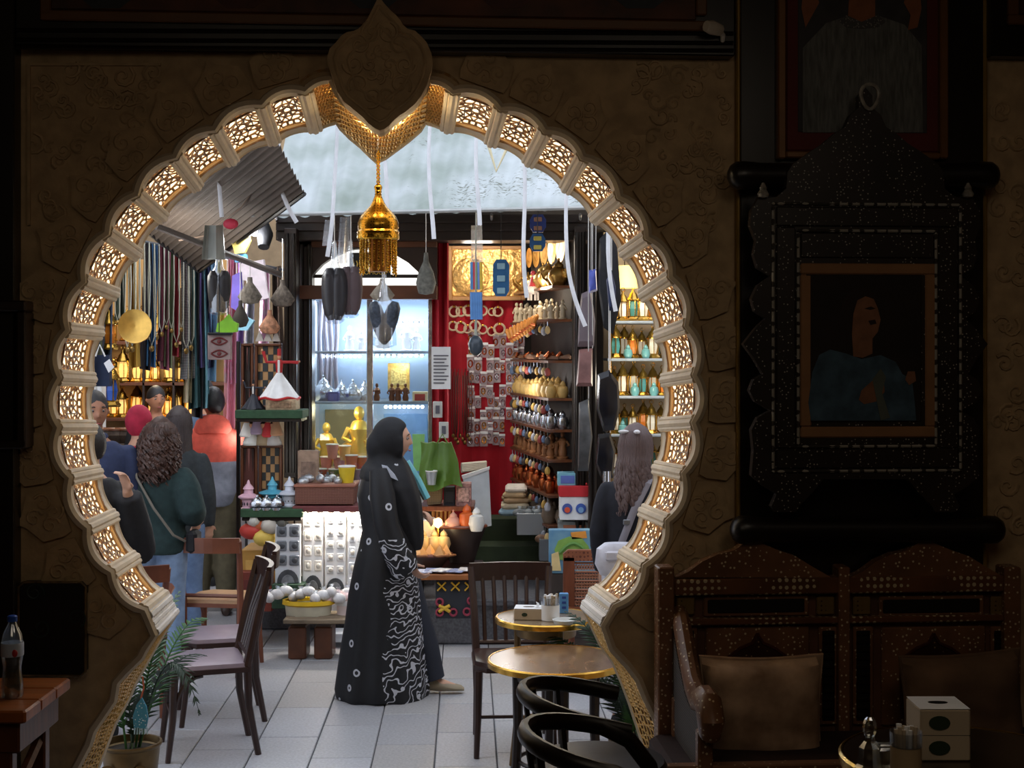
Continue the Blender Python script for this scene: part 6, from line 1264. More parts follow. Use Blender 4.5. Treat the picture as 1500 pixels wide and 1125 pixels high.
crate(757, 752, 800, 784, 10.4, mat_clear('crate_film', (190, 200, 200), .5, .4), 'translucent crate of wrapped goods under the cloth stack', wrapped(mat('grey_goods', (130, 136, 136), .5, 0, .4, 20, .6), 'grey wrapped goods in the translucent crate', 'goods in the translucent crate'), 0)
crate(790, 790, 828, 822, 10.2, mat('crate_grey', (96, 100, 104), .5), 'dark grey crate beside the toy box', wrapped(mat('brown_goods', (130, 96, 70), .5, 0, .4, 20, .6), 'brown wrapped goods in the dark grey crate', 'goods in the grey crate'), 0)
# ---- right of centre: boat trays, planter, low tables
t = thing('souvenir_table', 'low table with black beaded apron of yellow crosses and red rings', 'table', P(652, 908, 9.55))
g = G(); g.fbox(612, 842, 694, 850, 9.5, .5); obj('tabletop', g, mat('ochre_edge', (150, 90, 46), .5), t); g = G(); g.fbox(638, 850, 694, 906, 9.54, .03); ap = obj('apron', g, mat('apron_black', (40, 42, 48), .8), t)
for x0 in (616, 690): g = G(); a = P(x0, 850, 9.9); g.bev((a.x, 9.9, (a.z + .32) / 2), (.05, .05, a.z - .32), .006); obj('leg', g, BLACKWOOD, t)
for k in range(3):
    cx, cy = 647 + 20 * k, 859
    for s in (-1, 1): g = G(); g.tube([P(cx - 6 * s, cy - 6, 9.535), P(cx, cy, 9.53), P(cx + 6 * s, cy + 6, 9.535)], [.014, .010, .014], 6, 0, True, .4); obj('yellow_cross', g, colmat((206, 160, 40)), ap)
for cx, cy in ((644, 882), (644, 897), (664, 897), (684, 896), (690, 880)): g = G(); g.tube([P(cx + 5 * math.cos(a), cy + 5 * math.sin(a), 9.535) for a in [i * 2 * PI / 12 for i in range(13)]], .008, 5); obj('red_ring', g, colmat((150, 50, 70)), ap)
for s in (-1, 1): g = G(); g.tube([P(651 - 8 * s, 892 - 5, 9.53), P(651, 891, 9.525), P(651 + 8 * s, 891 + 5, 9.53)], [.012, .012, .012], 6); obj('yellow_flower', g, colmat((214, 170, 40)), ap)
for i in range(6): g = G(); a = P(620 + 12.5 * i, 841, 9.54); g.bev(a + Vector((0, .05 + .03 * (i % 2), .012 + .004 * (i % 3))), (.10, .14, .008), .002, 0, Matrix.Rotation(R.uniform(-.5, .5), 3, 'Z')); simple('magazine', g, mat('mag_%d' % (i % 3), ((196, 200, 220), (150, 160, 196), (226, 226, 230))[i % 3], .4, 0, .4, 30), '%s glossy magazine from the left on the beaded souvenir table' % nth(i), 'magazine', 'magazines on the beaded table')
def boat(px, py, d, r, m, lab, hk=.66):
    c = P(px, py, d); t = thing('tray', lab, 'tray', c); g = G(); g.lathe([(.001, 0), (r * .5, 0), (r * .8, r * hk * .6), (r, r * hk * .94), (r * .96, r * hk), (r * .76, r * hk * .66), (r * .45, .03), (.001, .03)], c, 28, 0, Matrix.Diagonal((1, .6, 1))); obj('hull', g, m, t, True); g = G(); g.tube([c + Vector((r * math.cos(a), .6 * r * math.sin(a), r * (hk - .01))) for a in [i * 2 * PI / 32 for i in range(33)]], .012, 6); obj('rim', g, REDWOOD, t, True); return c
c1 = boat(628, 834, 9.8, ppx(34, 9.8), mat('tray_dark', (60, 40, 30), .4), 'dark oval tray of lamp-lit souvenirs beside the woman')
c2 = boat(676, 824, 10.0, ppx(36, 10), mat('tray_black', (44, 32, 28), .4), 'taller black-brown bowl stand carrying painted pots', 1.5)
g = G(); g.fbox(612, 834, 706, 842, 9.72, .44, 0, .004); simple('plank', g, DARKWOOD, 'dark plank under the two souvenir bowls', 'plank')
py_ = proto('pyramid', 'small stone pyramid souvenir in the lit oval tray', 'souvenir', 'pyramids in the oval tray'); g = G(); g.lathe([(.05, 0), (.001, .07)], n=4); obj('body', g, mat('sandstone', (190, 140, 84), .7), py_); g = G(); g.bev((0, 0, -.005), (.1, .1, .012), .003); obj('base', g, WOODF, py_); py_ = Place(py_)
for i, x in enumerate((616, 630, 644, 654)): py_(P(x, 812, 9.72 + .06 * (i % 2)), .3 * i, 1.0, '%s stone pyramid from the left in the lit oval tray' % nth(i))
jl = jar(mat('sand_pot', (190, 156, 104), .5), 'sand-coloured pot in the lit oval tray', 'sand pots in the oval tray')
for i, x in enumerate((620, 636, 650)): jl(P(x, 806, 9.85), 0, 1.1, '%s sand-coloured pot from the left in the lit oval tray' % nth(i))
cup(mat('bulb_shade', (236, 206, 160), .4, emit=.35), 'cream lit lampshade above the oval tray', None)(P(622, 800, 10.0), 0, 2.2)
t = thing('table_lamp', 'glowing bare bulb on a stem above the oval tray', 'lamp', P(642, 810, 9.95)); g = G(); g.sph(P(642, 766, 9.95), (.03, .03, .035), 10, 8); obj('bulb', g, glow('warm_bulb', (255, 214, 140), 12), t, True); g = G(); g.tube([P(642, 772, 9.95), P(642, 812, 9.95)], .008, 6); obj('stem', g, BRASS, t)
lamp('POINT', 'tray_light', P(642, 780, 9.75), 1.3, (1, .74, .40), .04)
teapot(mat('pink_ceramic', (206, 150, 130), .4), 'pinkish ceramic teapot on the bowl stand')(P(664, 778, 9.95), PI, .85)
jar(mat('orange_ceramic', (206, 96, 40), .4), 'orange painted pot on the bowl stand')(P(684, 776, 9.95), 0, 1.4); jar(mat('white_ceramic', (226, 226, 220), .4), 'white painted pot at the right of the bowl stand')(P(698, 778, 9.9), 0, 1.3)
for i, x in enumerate((634, 640, 646, 652, 658)): g = G(); g.tube([P(x, 778, 10.2), P(x + 1, 745, 10.2)], .012, 6); simple('cane', g, mat('amber_cane', (190, 130, 70), .4), '%s amber stick from the left behind the lit tray' % nth(i), 'stick', 'upright sticks behind the lit tray')
t = thing('tan_basket', 'square tan woven basket with pale rim beside the teal roll', 'basket', P(637, 742, 10.0)); g = G(); g.fprism([(624, 712), (648, 710), (646, 738), (626, 740)], 10.0, .18); obj('woven_body', g, mat_weave('wicker_tan', (176, 150, 110), (90, 70, 46), 40, .7), t); g = G(); g.fbox(622, 708, 650, 713, 9.99, .2); obj('rim', g, mat('rim_pale', (206, 196, 176), .6), t)
t = thing('back_table', 'dark table behind the woman holding baskets and boxes', 'table', P(660, 900, 10.1)); g = G(); g.fbox(610, 742, 694, 749, 9.95, .45); obj('tabletop', g, REDWOOD, t)
for x in (612, 690): g = G(); a = P(x, 749, 10.3); g.bev((a.x, 10.3, (a.z + .32) / 2), (.05, .05, a.z - .32), .006); obj('leg', g, BLACKWOOD, t)
boxy('black_box', 650, 714, 666, 742, 10.0, .14, BLACK, 'small black box on the dark table', 'box', mat('black_shine', (40, 40, 44), .3)); boxy('patterned_box', 668, 708, 690, 742, 10.0, .14, mat('pink_pattern', (150, 110, 104), .6, 0, .6, 40), 'pinkish patterned box right of the black one', 'box', mat('pink_pattern2', (176, 140, 130), .6, 0, .6, 50))
cup(mat('silver_cup', (190, 196, 200), .3, .6), 'white and silver cup in front of the green bag')(P(632, 710, 9.9) , 0, 1.1)
# ---- carved armchair with lattice back
t = thing('carved_armchair', 'carved wooden armchair with pierced lattice back beside the arch ledge', 'chair', P(872, 900, 9.0))
g = G(); g.fprism([(825, 812), (832, 806), (912, 806), (920, 812), (920, 822), (825, 822)], 9.0, .05); obj('crest_rail', g, mat_dots('carved_red', (150, 92, 64), (96, 48, 34), 40, .32, .35, .3), t)
for x0, x1 in ((825, 842), (898, 918)): g = G(); g.fbox(x0, 816, x1, 946, 9.0, .06); obj('post', g, REDWOOD, t)
for k in range(5):
    y = 824 + 13 * k; g = G(); g.fbox(842, y, 898, y + 2.6, 9.01, .03); ra = obj('rail', g, mat('rail_light', (150, 92, 64), .35), t); g = G(); g.tube([P(842 + 56 * i / 28, y + 7 + 3.4 * math.sin(i * PI / 2), 9.02) for i in range(29)], .007, 5); g.tube([P(842 + 56 * i / 28, y + 7 - 3.4 * math.sin(i * PI / 2), 9.02) for i in range(29)], .007, 5); obj('lattice', g, mat('lattice_light', (176, 120, 92), .35), ra)
g = G(); a, b = P(828, 896, 8.98), P(918, 896, 8.98); g.bev(((a.x + b.x) / 2, 8.75, .40), (b.x - a.x, .5, .05), .01); obj('seat', g, REDWOOD, t)
for x in (830, 914): g = G(); a = P(x, 900, 8.55); g.bev((a.x, 8.55, .19), (.05, .05, .38), .006); obj('leg', g, REDWOOD, t)
# ---- hanging black bags, grey sleeve, silver pole
def hang(name, poly, d, m, lab, cat, bulge=.05):
    cx = sum(p[0] for p in poly) / len(poly); cy = sum(p[1] for p in poly) / len(poly); g = G(); n = len(poly); 
    rings = [[P(cx + (x - cx) * k, cy + (y - cy) * k, d + o) for x, y in poly] for k, o in ((.3, -bulge), (.8, -bulge * .8), (1, 0), (.8, bulge * .8), (.3, bulge))]; g.loft(rings); return simple(name, g, m, lab, cat, None, True)
SHB = mat('glossy_black', (22, 22, 28), .25, 0, .3, 10, .3)
def topcord(poly, d, top=300): xs = [p for p in poly if p[1] == min(q[1] for q in poly)][0]; g = G(); g.tube([P(xs[0], xs[1], d), railpt(xs[0]) if xs[0] < 870 else P(xs[0], 152, 8.95)], .003, 4); return g
for nm, poly, d, m, lab, cat in (('bin_bag', [(876, 548), (892, 542), (906, 560), (908, 600), (900, 630), (884, 632), (874, 600)], 9.0, SHB, 'glossy black bag with white streaks above the long-haired woman', 'bag'), ('bin_bag', [(876, 636), (894, 634), (902, 660), (898, 700), (882, 704), (872, 680)], 9.05, SHB, 'second glossy black bag below the streaked one', 'bag'),
        ('coat', [(878, 350), (892, 336), (904, 360), (910, 440), (898, 490), (884, 480), (876, 420)], 9.2, BLACK, 'black garment hanging at the upper right of the passage', 'garment'), ('grey_sleeve', [(852, 430), (866, 424), (872, 470), (870, 508), (846, 508), (848, 460)], 9.5, mat('mauve_grey', (120, 108, 114), .7), 'grey-mauve garment bag against the right pillar', 'garment'), ('pink_pack', [(848, 512), (868, 510), (868, 566), (844, 566)], 9.5, mat('rose_pack', (140, 100, 96), .5, 0, .3, 10), 'rose and orange pack below the grey-mauve garment bag', 'pack'),
        ('blue_pack', [(862, 396), (873, 394), (875, 426), (863, 430)], 9.3, colmat((96, 110, 206)), 'violet-blue pack beside the right pillar', 'pack'), ('blue_sack', [(888, 410), (896, 396), (902, 420), (902, 452), (892, 456)], 9.0, mat('navy_sack', (40, 50, 84), .7), 'navy sack hanging behind the rightmost ribbon', 'bag'), ('smoky_bag', [(848, 590), (862, 584), (868, 640), (862, 690), (846, 690)], 9.6, mat('smoky', (76, 76, 76), .4, 0, .4, 12), 'smoky plastic bags against the lower right pillar', 'bag')):
    o = hang(nm, poly, d, m, lab, cat); obj('cord', topcord(poly, d, min(q[1] for q in poly) - 40 if nm != 'coat' else 300), WHITE, o)
g = G(); g.tube([P(889, 690, 9.0), P(889, 930, 9.0)], .026, 10); o = simple('steel_pole', g, mat('chrome_pole', (206, 208, 214), .15, .9), 'shiny silver-wrapped pole left of the long-haired woman', 'pole', None, True)
# ================= right lamp shop =================
t = thing('lamp_shelving', 'glass shelving of brass lamps in the lit shop at right', 'shelf', P(930, 900, 10.6))
LB_ = mat('lamp_back', (206, 184, 150), .7, 0, .12, 2); g = G(); g.fbox(884, 340, 1010, 760, 11.2, .05); obj('back_board', g, LB_, t)
for y in (470, 525, 580, 636, 690): g = G(); g.fbox(890, y, 1010, y + 4, 10.6, .55); obj('shelf', g, mat('shelf_glass', (150, 160, 170), .25), t)
for x in (892, 1000): g = G(); g.fbox(x, 360, x + 4, 920, 10.6, .05); obj('upright', g, BRASS, t)
la = lantern(mat('pearl_glass', (226, 220, 200), .3, 0, .1, emit=.25), 'pearl-glass brass lantern in the lit lamp shop at right', 'brass lanterns in the right shop'); lb_ = lantern(mat('teal_glass', (80, 150, 150), .3, 0, .1), 'teal-glass brass lantern in the lit lamp shop at right', 'teal lanterns in the right shop'); lc = lantern(mat('orange_glass', (214, 120, 40), .3, 0, .1, emit=.3), 'orange-glass brass lantern in the lit lamp shop at right', 'orange lanterns in the right shop')
k = 0
for y in (470, 525, 580, 636, 690):
    for x in range(900, 985, 14):
        pl_ = (la, la, lb_, la, lc)[k % 5]; k += 1; pl_(P(x + R.uniform(-2, 2), y, 10.72 + .12 * (k % 2)), R.random(), R.uniform(.85, 1.05), '%s %s lantern on the %s glass shelf of the right shop' % (nth((x - 900) // 14), {id(la): 'pearl', id(lb_): 'teal', id(lc): 'orange'}[id(pl_)], nth((470, 525, 580, 636, 690).index(y))))
sj = jar(mat('teal_jar', (110, 170, 170), .3), 'small teal jar at the front of the lamp shelves', 'teal jars in the right shop')
for x, y, lb in ((920, 525, 'left teal jar on the second lamp shelf'), (946, 525, 'right teal jar on the second lamp shelf'), (930, 580, 'left teal jar on the third lamp shelf'), (958, 580, 'right teal jar on the third lamp shelf'), (912, 636, 'only teal jar on the fourth lamp shelf')): sj(P(x, y, 10.66), 0, .8, lb)
lamp('POINT', 'lamp_shop_light', P(925, 400, 10.3), 18, (1, .86, .62), .15); lamp('POINT', 'lamp_shop_light', P(930, 560, 10.2), 8, (1, .9, .7), .1)
t = thing('cloth_shade_lamp', 'yellow drum lampshade glowing at the top of the right shop', 'lamp', P(915, 422, 10.9)); g = G(); g.lathe([(.10, 0), (.075, .17), (.07, .17), (.095, 0)], P(915, 422, 10.9), 20); obj('shade', g, mat('shade_yellow', (240, 214, 130), .6, emit=1.4), t, True); g = G(); g.tube([P(915, 400, 10.9), P(915, 300, 10.9)], .004, 4); obj('cord', g, BLACK, t)
# ================= chairs in the alley =================
SEATC = mat('seat_mauve', (150, 134, 144), .35, 0, .1, 10)
def slat_chair(label, c, rz, m, seatm, hb=.92, arms=False, nsl=5, w_=.40):
    t = thing('slat_back_chair', label, 'chair', (0, 0, 0)); d_ = .40
    g = G(); g.loft([[Vector((x * w_ / 2, y * d_ / 2, z)) for x, y in ((-1, 1), (-1, -.6), (-.7, -1), (.7, -1), (1, -.6), (1, 1))] for z in (.425, .45)]); obj('seat_frame', g, m, t)
    g = G(); g.loft([[Vector((x * w_ / 2 * k, y * d_ / 2 * k, z)) for x, y in ((-1, 1), (-1, -.6), (-.7, -1), (.7, -1), (1, -.6), (1, 1))] for z, k in ((.45, .96), (.47, .94), (.478, .8))]); obj('seat', g, seatm, t, True)
    for s in (-1, 1):
        g = G(); g.tube([(s * w_ * .44, -d_ * .42, .43), (s * w_ * .45, -d_ * .44, .2), (s * w_ * .47, -d_ * .5, 0)], [.022, .018, .014], 8); obj('leg', g, m, t, True)
        g = G(); g.tube([(s * w_ * .44, d_ * .62, 0), (s * w_ * .43, d_ * .5, .25), (s * w_ * .44, d_ * .48, .46), (s * w_ * .47, d_ * .60, .70), (s * w_ * .50, d_ * .74, hb)], [.016, .019, .022, .020, .018], 8); obj('back_post', g, m, t, True)
        g = G(); g.tube([(s * w_ * .44, -d_ * .42, .22)] + [(s * w_ * .44, -d_ * .42 + .14 * (1 - math.cos(a)), .22 + .2 * math.sin(a)) for a in [PI / 2 * k / 6 for k in range(1, 7)]], .012, 6); obj('bent_brace', g, m, t, True)
        if arms: g = G(); g.tube([(s * w_ * .48, d_ * .56, .66), (s * w_ * .56, -.02, .68), (s * w_ * .54, -d_ * .5, .665)], [.018, .022, .026], 8, 0, True, .6); obj('arm', g, m, t, True)
    g = G(); q = [Vector((x * w_ / 2, d_ * .74 + .035 * (1 - x * x) , hb)) for x in [-1.04 + .26 * i for i in range(9)]]
    g.loft([[p + Vector((0, dy, dz)) for dy, dz in ((-.012, -.075), (.012, -.075), (.016, .02), (-.008, .02))] for p in q]); obj('top_rail', g, m, t)
    g = G(); g.tube([(-w_ * .44, d_ * .5, .50), (w_ * .44, d_ * .5, .50)], .013, 6); obj('lower_rail', g, m, t)
    for i in range(nsl): x = (-.5 + (i + 1) / (nsl + 1)) * w_ * .92; g = G(); g.tube([(x, d_ * .5, .50), (x * 1.03, d_ * .60 + .012, .70), (x * 1.08, d_ * .74 + .03 * (1 - (2 * x / w_) ** 2), hb - .05)], .011, 6, 0, True, .6); obj('slat', g, m, t)
    g = G(); g.tube([(0, 0, 0)], .01) if 0 else g.tube([(-w_ * .44, -d_ * .43, .2), (w_ * .44, -d_ * .43, .2)], .009, 6); obj('stretcher', g, m, t)
    t.location = c; t.rotation_euler = (0, 0, rz); return t
CHW = mat('chair_dark', (52, 32, 26), .3, 0, .3, 5, .05); CHR = mat('chair_red', (122, 70, 48), .35, 0, .25, 5, .05)
c = P(752, 1000, 7.33); slat_chair('dark slat-back chair tucked under the small round table', (c.x - .0, 7.34, 0), .06, CHW, CHW, .885, False, 6, .42)
c = P(296, 980, 7.35); slat_chair('dark slat-back chair facing left, nearer of the two by the palm', (P(300, 980, 7.3).x, 7.3, 0), math.radians(-72), CHW, SEATC, .93, False, 5, .42)
slat_chair('dark slat-back chair facing left, behind the nearer one', (P(318, 930, 7.95).x, 7.95, 0), math.radians(-75), CHW, SEATC, .92, False, 5, .42)
slat_chair('reddish bentwood chair seen from behind, before the hooded man', (P(335, 880, 9.35).x, 9.15, 0), math.radians(172), CHR, mat('cane_seat', (190, 150, 110), .5), .86, False, 0, .42)
slat_chair('brown armchair behind the arch edge with its arm showing', (P(196, 900, 8.25).x, 8.1, 0), math.radians(195), CHR, CHR, .84, True, 3, .44)
# dense textiles and white boards filling the left stall behind the hanging goods
for a in ((120, 150, 300, 520, 0, mat('olive_textile', (84, 84, 60), .9, 0, .4, 6), 'olive textile at the far left end of the stall rail'), (206, 222, 0, 540, 0, mat('dark_textile', (44, 40, 50), .9, 0, .4, 8), 'near-black textile between the blue and maroon scarves'), (236, 250, 0, 540, 0, mat('rose_textile', (150, 84, 104), .9, 0, .4, 8), 'rose textile beside the maroon scarf'), (268, 280, 0, 590, 0, mat('cream_textile', (190, 180, 150), .9, 0, .3, 8), 'cream textile behind the checked scarf'), (292, 304, 0, 600, 0, mat('aqua_textile', (110, 160, 170), .9, 0, .3, 8), 'aqua textile right of the violet scarf'), (330, 342, 0, 560, 0, mat('print_textile', (216, 206, 210), .8, 0, .3, 18, c2=(226, 120, 160)), 'pink and white printed textile by the slipper bag'), (358, 374, 0, 600, 0, mat('grey_textile', (170, 170, 176), .8, 0, .3, 12), 'grey textile behind the knitted cap'), (378, 396, 0, 620, 0, mat('white_textile', (226, 224, 226), .8, 0, .2, 16, c2=(230, 150, 190)), 'white textile with pink marks behind the beaded purse'), (398, 416, 0, 620, 0, mat('brown_textile', (96, 78, 66), .9, 0, .4, 10), 'brown textile next to the dark pillar')): scarf(*a, .5)
t = thing('partition', 'bright white panel standing between the hooded man and the display stand', 'panel', Vector(((338 - 750) / F * 11.6, 11.6, 0)))
g = G(); a, b = P(322, 660, 11.6), P(362, 660, 11.6); g.bev(((a.x + b.x) / 2, 11.6, a.z / 2), (b.x - a.x, .05, a.z), .006); obj('board', g, mat('white_laminate', (240, 240, 240), .4, 0, .03), t)
for x in (323, 361): g = G(); a = P(x, 658, 11.57); g.bev((a.x, 11.57, a.z / 2), (.02, .03, a.z), .004); obj('edge_strip', g, GREY, t)
lamp('POINT', 'panel_light', P(350, 640, 10.9), 3, (1, 1, 1), .1)
t = thing('lower_rack', 'dark rack of baskets under the warm shelves at the alley end', 'rack', Vector(((190 - 750) / F * 13.2, 13.2, 0)))
g = G(); a, b = P(120, 650, 13.3), P(300, 650, 13.3); g.bev(((a.x + b.x) / 2, 13.45, a.z / 2), (b.x - a.x, .3, a.z), .01); obj('base', g, mat('dark_rack', (52, 40, 32), .7, 0, .4, 6), t)
wb = proto('round_basket', 'dark round basket on the low rack at the alley end', 'basket', 'baskets at the alley end'); g = G(); g.lathe([(.001, 0), (.10, 0), (.14, .08), (.12, .13), (.10, .12), (.001, .05)], n=14); obj('bowl', g, mat_weave('dark_wicker', (90, 66, 44), (30, 22, 18), 40), wb, True); g = G(); g.tube([(.12 * math.cos(i * PI / 10), .12 * math.sin(i * PI / 10), .13) for i in range(21)], .012, 5); obj('rim', g, BROWNWOOD, wb, True); wb = Place(wb)
for i in range(10): wb(P(140 + 16 * i, 649, 13.45), 0, 1.0, '%s dark round basket from the left on the low rack at the alley end' % nth(i))
# ================= people =================
SKIN = mat('skin_light', (206, 160, 134), .55, 0, .06, 20); SKIN2 = mat('skin_tan', (170, 118, 90), .55, 0, .06, 20)
HAIRB = mat('hair_black', (30, 26, 26), .45, 0, .3, 40, .3, stretch=(8, 8, 1)); HAIRC = mat('hair_curly', (70, 46, 36), .5, 0, .4, 30, .2); HAIRL = mat('hair_long', (96, 78, 76), .45, 0, .35, 40, .3, stretch=(14, 14, 1)); HAIRD = mat('hair_dark_long', (60, 50, 50), .45, 0, .35, 40, .3, stretch=(14, 14, 1))
def remesh(name, g, mats, parent, vox=.012, it=4, matfn=None):
    me = mesh_of(g, mats, Vector((0, 0, 0)), False); fixn(me); o = bpy.data.objects.new('tmp', me); COL.objects.link(o)
    m = o.modifiers.new('r', 'REMESH'); m.mode = 'VOXEL'; m.voxel_size = vox
    s_ = o.modifiers.new('s', 'SMOOTH'); s_.iterations = it; s_.factor = .5
    dg = bpy.context.evaluated_depsgraph_get(); dg.update(); ne = bpy.data.meshes.new_from_object(o.evaluated_get(dg)); bpy.data.objects.remove(o)
    g2 = G(); g2.v = [v.co.copy() for v in ne.vertices]; g2.f = [list(p.vertices) for p in ne.polygons]; g2.m = [0] * len(g2.f)
    if matfn: g2.m = [matfn(p.center) for p in ne.polygons]
    return obj(name, g2, mats, parent, True)
def head_geo(g, M, s=1.0, mi=0):
    nu, nv = 40, 32; rings = []
    ga = lambda x, c, w_: math.exp(-((x - c) / w_) ** 2)
    for i in range(nv + 1):
        t = PI * i / nv; st = max(math.sin(t), .02); q = []
        for k in range(nu):
            a = 2 * PI * k / nu; x, y, z = .076 * st * math.cos(a), .096 * st * math.sin(a), -.118 * math.cos(t)
            if z < 0: f = min(1, -z / .118); x *= 1 - .30 * f ** 1.6; y = y * (1 - .35 * f) if y > 0 else y * (1 - .05 * f)
            if y < 0:
                y *= .95; fx = ga(x, 0, .013); nz_ = max(0, 1 - abs((z + .022) / .034)) if z < -.022 else max(0, 1 - (z + .022) / .06)
                if z < -.022: nz_ = max(0, 1 - (-.022 - z) / .014)
                y -= .027 * fx * nz_
                y -= .006 * ga(z, .034, .012) * ga(x, 0, .05)
                y += .009 * (ga(x, .031, .015) + ga(x, -.031, .015)) * ga(z, .012, .013)
                y -= .008 * ga(x, 0, .02) * (ga(z, -.056, .006) + ga(z, -.069, .007)); y += .004 * ga(x, 0, .03) * ga(z, -.082, .008); y -= .010 * ga(x, 0, .022) * ga(z, -.102, .014)
            q.append(M @ (Vector((x, y, z)) * s))
        rings.append(q)
    g.loft(rings, mi)
    for sd in (-1, 1): g.tube([M @ (Vector((sd * .074, .012, .012)) * s), M @ (Vector((sd * .086, .022, -.004)) * s), M @ (Vector((sd * .074, .014, -.03)) * s)], [.012 * s, .017 * s, .009 * s], 8, mi)
def hand_geo(g, w, d, nrm, s=1.0, curl=.45, mi=0):
    d = d.normalized(); nrm = (nrm - d * nrm.dot(d)).normalized(); sd = d.cross(nrm)
    g.tube([w - d * .01 * s, w + d * .03 * s, w + d * .075 * s, w + d * .092 * s], [.024 * s, .036 * s, .040 * s, .036 * s], 10, mi, True, .5) if abs(sd.z) > 2 else g.loft([[w + d * (l * s) + sd * (wd * s * math.cos(a)) + nrm * (.014 * s * math.sin(a)) for a in [i * 2 * PI / 10 for i in range(10)]] for l, wd in ((-.01, .024), (.03, .034), (.07, .040), (.092, .036))], mi)
    for k, L in enumerate((.062, .078, .084, .074)):
        b = w + d * .085 * s + sd * ((-.030 + .020 * k) * s); p = [b - d * .02 * s, b]; a = 0; c = b
        for j, f in enumerate((.45, .32, .23)): a += curl * (1 + .1 * k); c = c + (d * math.cos(a) + nrm * math.sin(a)) * (L * f * s * 1.15); p.append(c)
        g.tube(p, [.0095 * s, .0095 * s, .009 * s, .008 * s, .0065 * s], 8, mi)
    b = w + d * .02 * s + sd * .03 * s; g.tube([b, b + (d * .6 + sd * .75 + nrm * .3) * .035 * s, b + (d * .95 + sd * .75 + nrm * .6) * .058 * s], [.013 * s, .011 * s, .008 * s], 8, mi)
class Body:
    def __init__(s, label, loc, rz, H, female=False, joints=None, skin=SKIN, hp=(0, 0), vox=.010, cat='person', hands=True, mo=0):
        s.k = H / 1.75; s.M = Matrix.Translation(Vector(loc)) @ Matrix.Rotation(rz, 4, 'Z'); s.t = thing('person', label, 'person', loc); s.f = female
        sw = .155 if female else .185
        J = dict(shL=(sw, .01, 1.385), shR=(-sw, .01, 1.385), elL=(sw + .055, .03, 1.13), elR=(-sw - .055, .03, 1.13), wrL=(sw + .05, -.05, .89), wrR=(-sw - .05, -.05, .89),
                 hiL=(.085, 0, .90), hiR=(-.085, 0, .90), knL=(.095, -.02, .49), knR=(-.095, -.02, .49), anL=(.10, .02, .075), anR=(-.10, .02, .075), head=(0, -.02, 1.625), neck=(0, .01, 1.46))
        J.update(joints or {}); s.J = J
        s.HM = s.M @ Matrix.Translation(Vector(J['head']) * s.k) @ Matrix.Rotation(hp[0], 4, 'Z') @ Matrix.Rotation(hp[1], 4, 'X'); s.hs = s.k ** .5 * (.97 if female else 1.0)
        g = G(); s.torso(g, 0); g.tube([s.p(J['neck']) - Vector((0, 0, .05)), s.p(J['neck']), s.HM @ Vector((0, .01, -.05))], [.06 * s.k, .052 * s.k, .052 * s.k], 12); head_geo(g, s.HM, s.hs)
        for S_ in 'LR': s.arm(g, S_, 0); s.leg(g, S_, 0)
        for S_ in 'LR':
            if hands: w_ = s.p(J['wr' + S_]); d = (w_ - s.p(J['el' + S_])).normalized(); hand_geo(g, w_, d, s.M.to_3x3() @ Vector((0 if mo == 0 else 0, -1 if d.z < -.5 else 0, 0 if d.z < -.5 else -1)) + s.M.to_3x3() @ Vector((-.6 if S_ == 'L' else .6, 0, 0)), s.k)
            an = s.p(J['an' + S_]); fw_ = s.M.to_3x3() @ Vector((0, -1, 0)); g.tube([an + fw_ * -.05 * s.k - Vector((0, 0, .035)) * s.k, an + fw_ * .06 * s.k - Vector((0, 0, .04)) * s.k, an + fw_ * .15 * s.k - Vector((0, 0, .055)) * s.k], [.035 * s.k, .04 * s.k, .02 * s.k], 10)
        s.body = remesh('body', g, [skin], s.t, vox, 3)
        EYE = mat('eye_white', (150, 140, 134), .3); IR = mat('iris', (44, 30, 24), .2)
        for sd in (-1, 1):
            g = G(); g.sph(s.HM @ (Vector((sd * .031, -.0755, .012)) * s.hs), .0105 * s.hs, 10, 8); e = obj('eye', g, EYE, s.t, True); g = G(); g.sph(s.HM @ (Vector((sd * .031, -.0835, .012)) * s.hs), .0052 * s.hs, 8, 6); obj('iris', g, IR, e, True)
            g = G(); g.tube([s.HM @ (Vector((sd * x, -.087 + abs(x - .03) * .35, z)) * s.hs) for x, z in ((.014, .034), (.03, .038), (.048, .032))], [.003, .004, .002], 6); obj('eyebrow', g, HAIRB, s.t, True)
        g = G(); g.tube([s.HM @ (Vector((x, -.093 + abs(x) * .35, -.064)) * s.hs) for x in (-.022, -.010, 0, .010, .022)], [.002, .005, .0055, .005, .002], 6); obj('lips', g, mat('lips', (160, 84, 78), .5), s.t, True)
    def p(s, q): return s.M @ (Vector(q) * s.k)
    def torso(s, g, inf, z0=.84, z1=1.5):
        f = s.f; prof = [(.84, .150, .112), (.93, .170 if f else .165, .122), (1.05, .132 if f else .148, .098), (1.18, .140 if f else .155, .108), (1.29, .152 if f else .175, .120 if f else .118), (1.36, .150 if f else .176, .106), (1.41, .122 if f else .146, .088), (1.445, .082 if f else .098, .070), (1.49, .052, .052)]
        pr = [q for q in prof if z0 - .001 <= q[0] <= z1]; g.loft([[s.p(((rx + inf) * math.cos(a), .005 + (ry + inf) * math.sin(a), z)) for a in [i * 2 * PI / 20 for i in range(20)]] for z, rx, ry in pr])
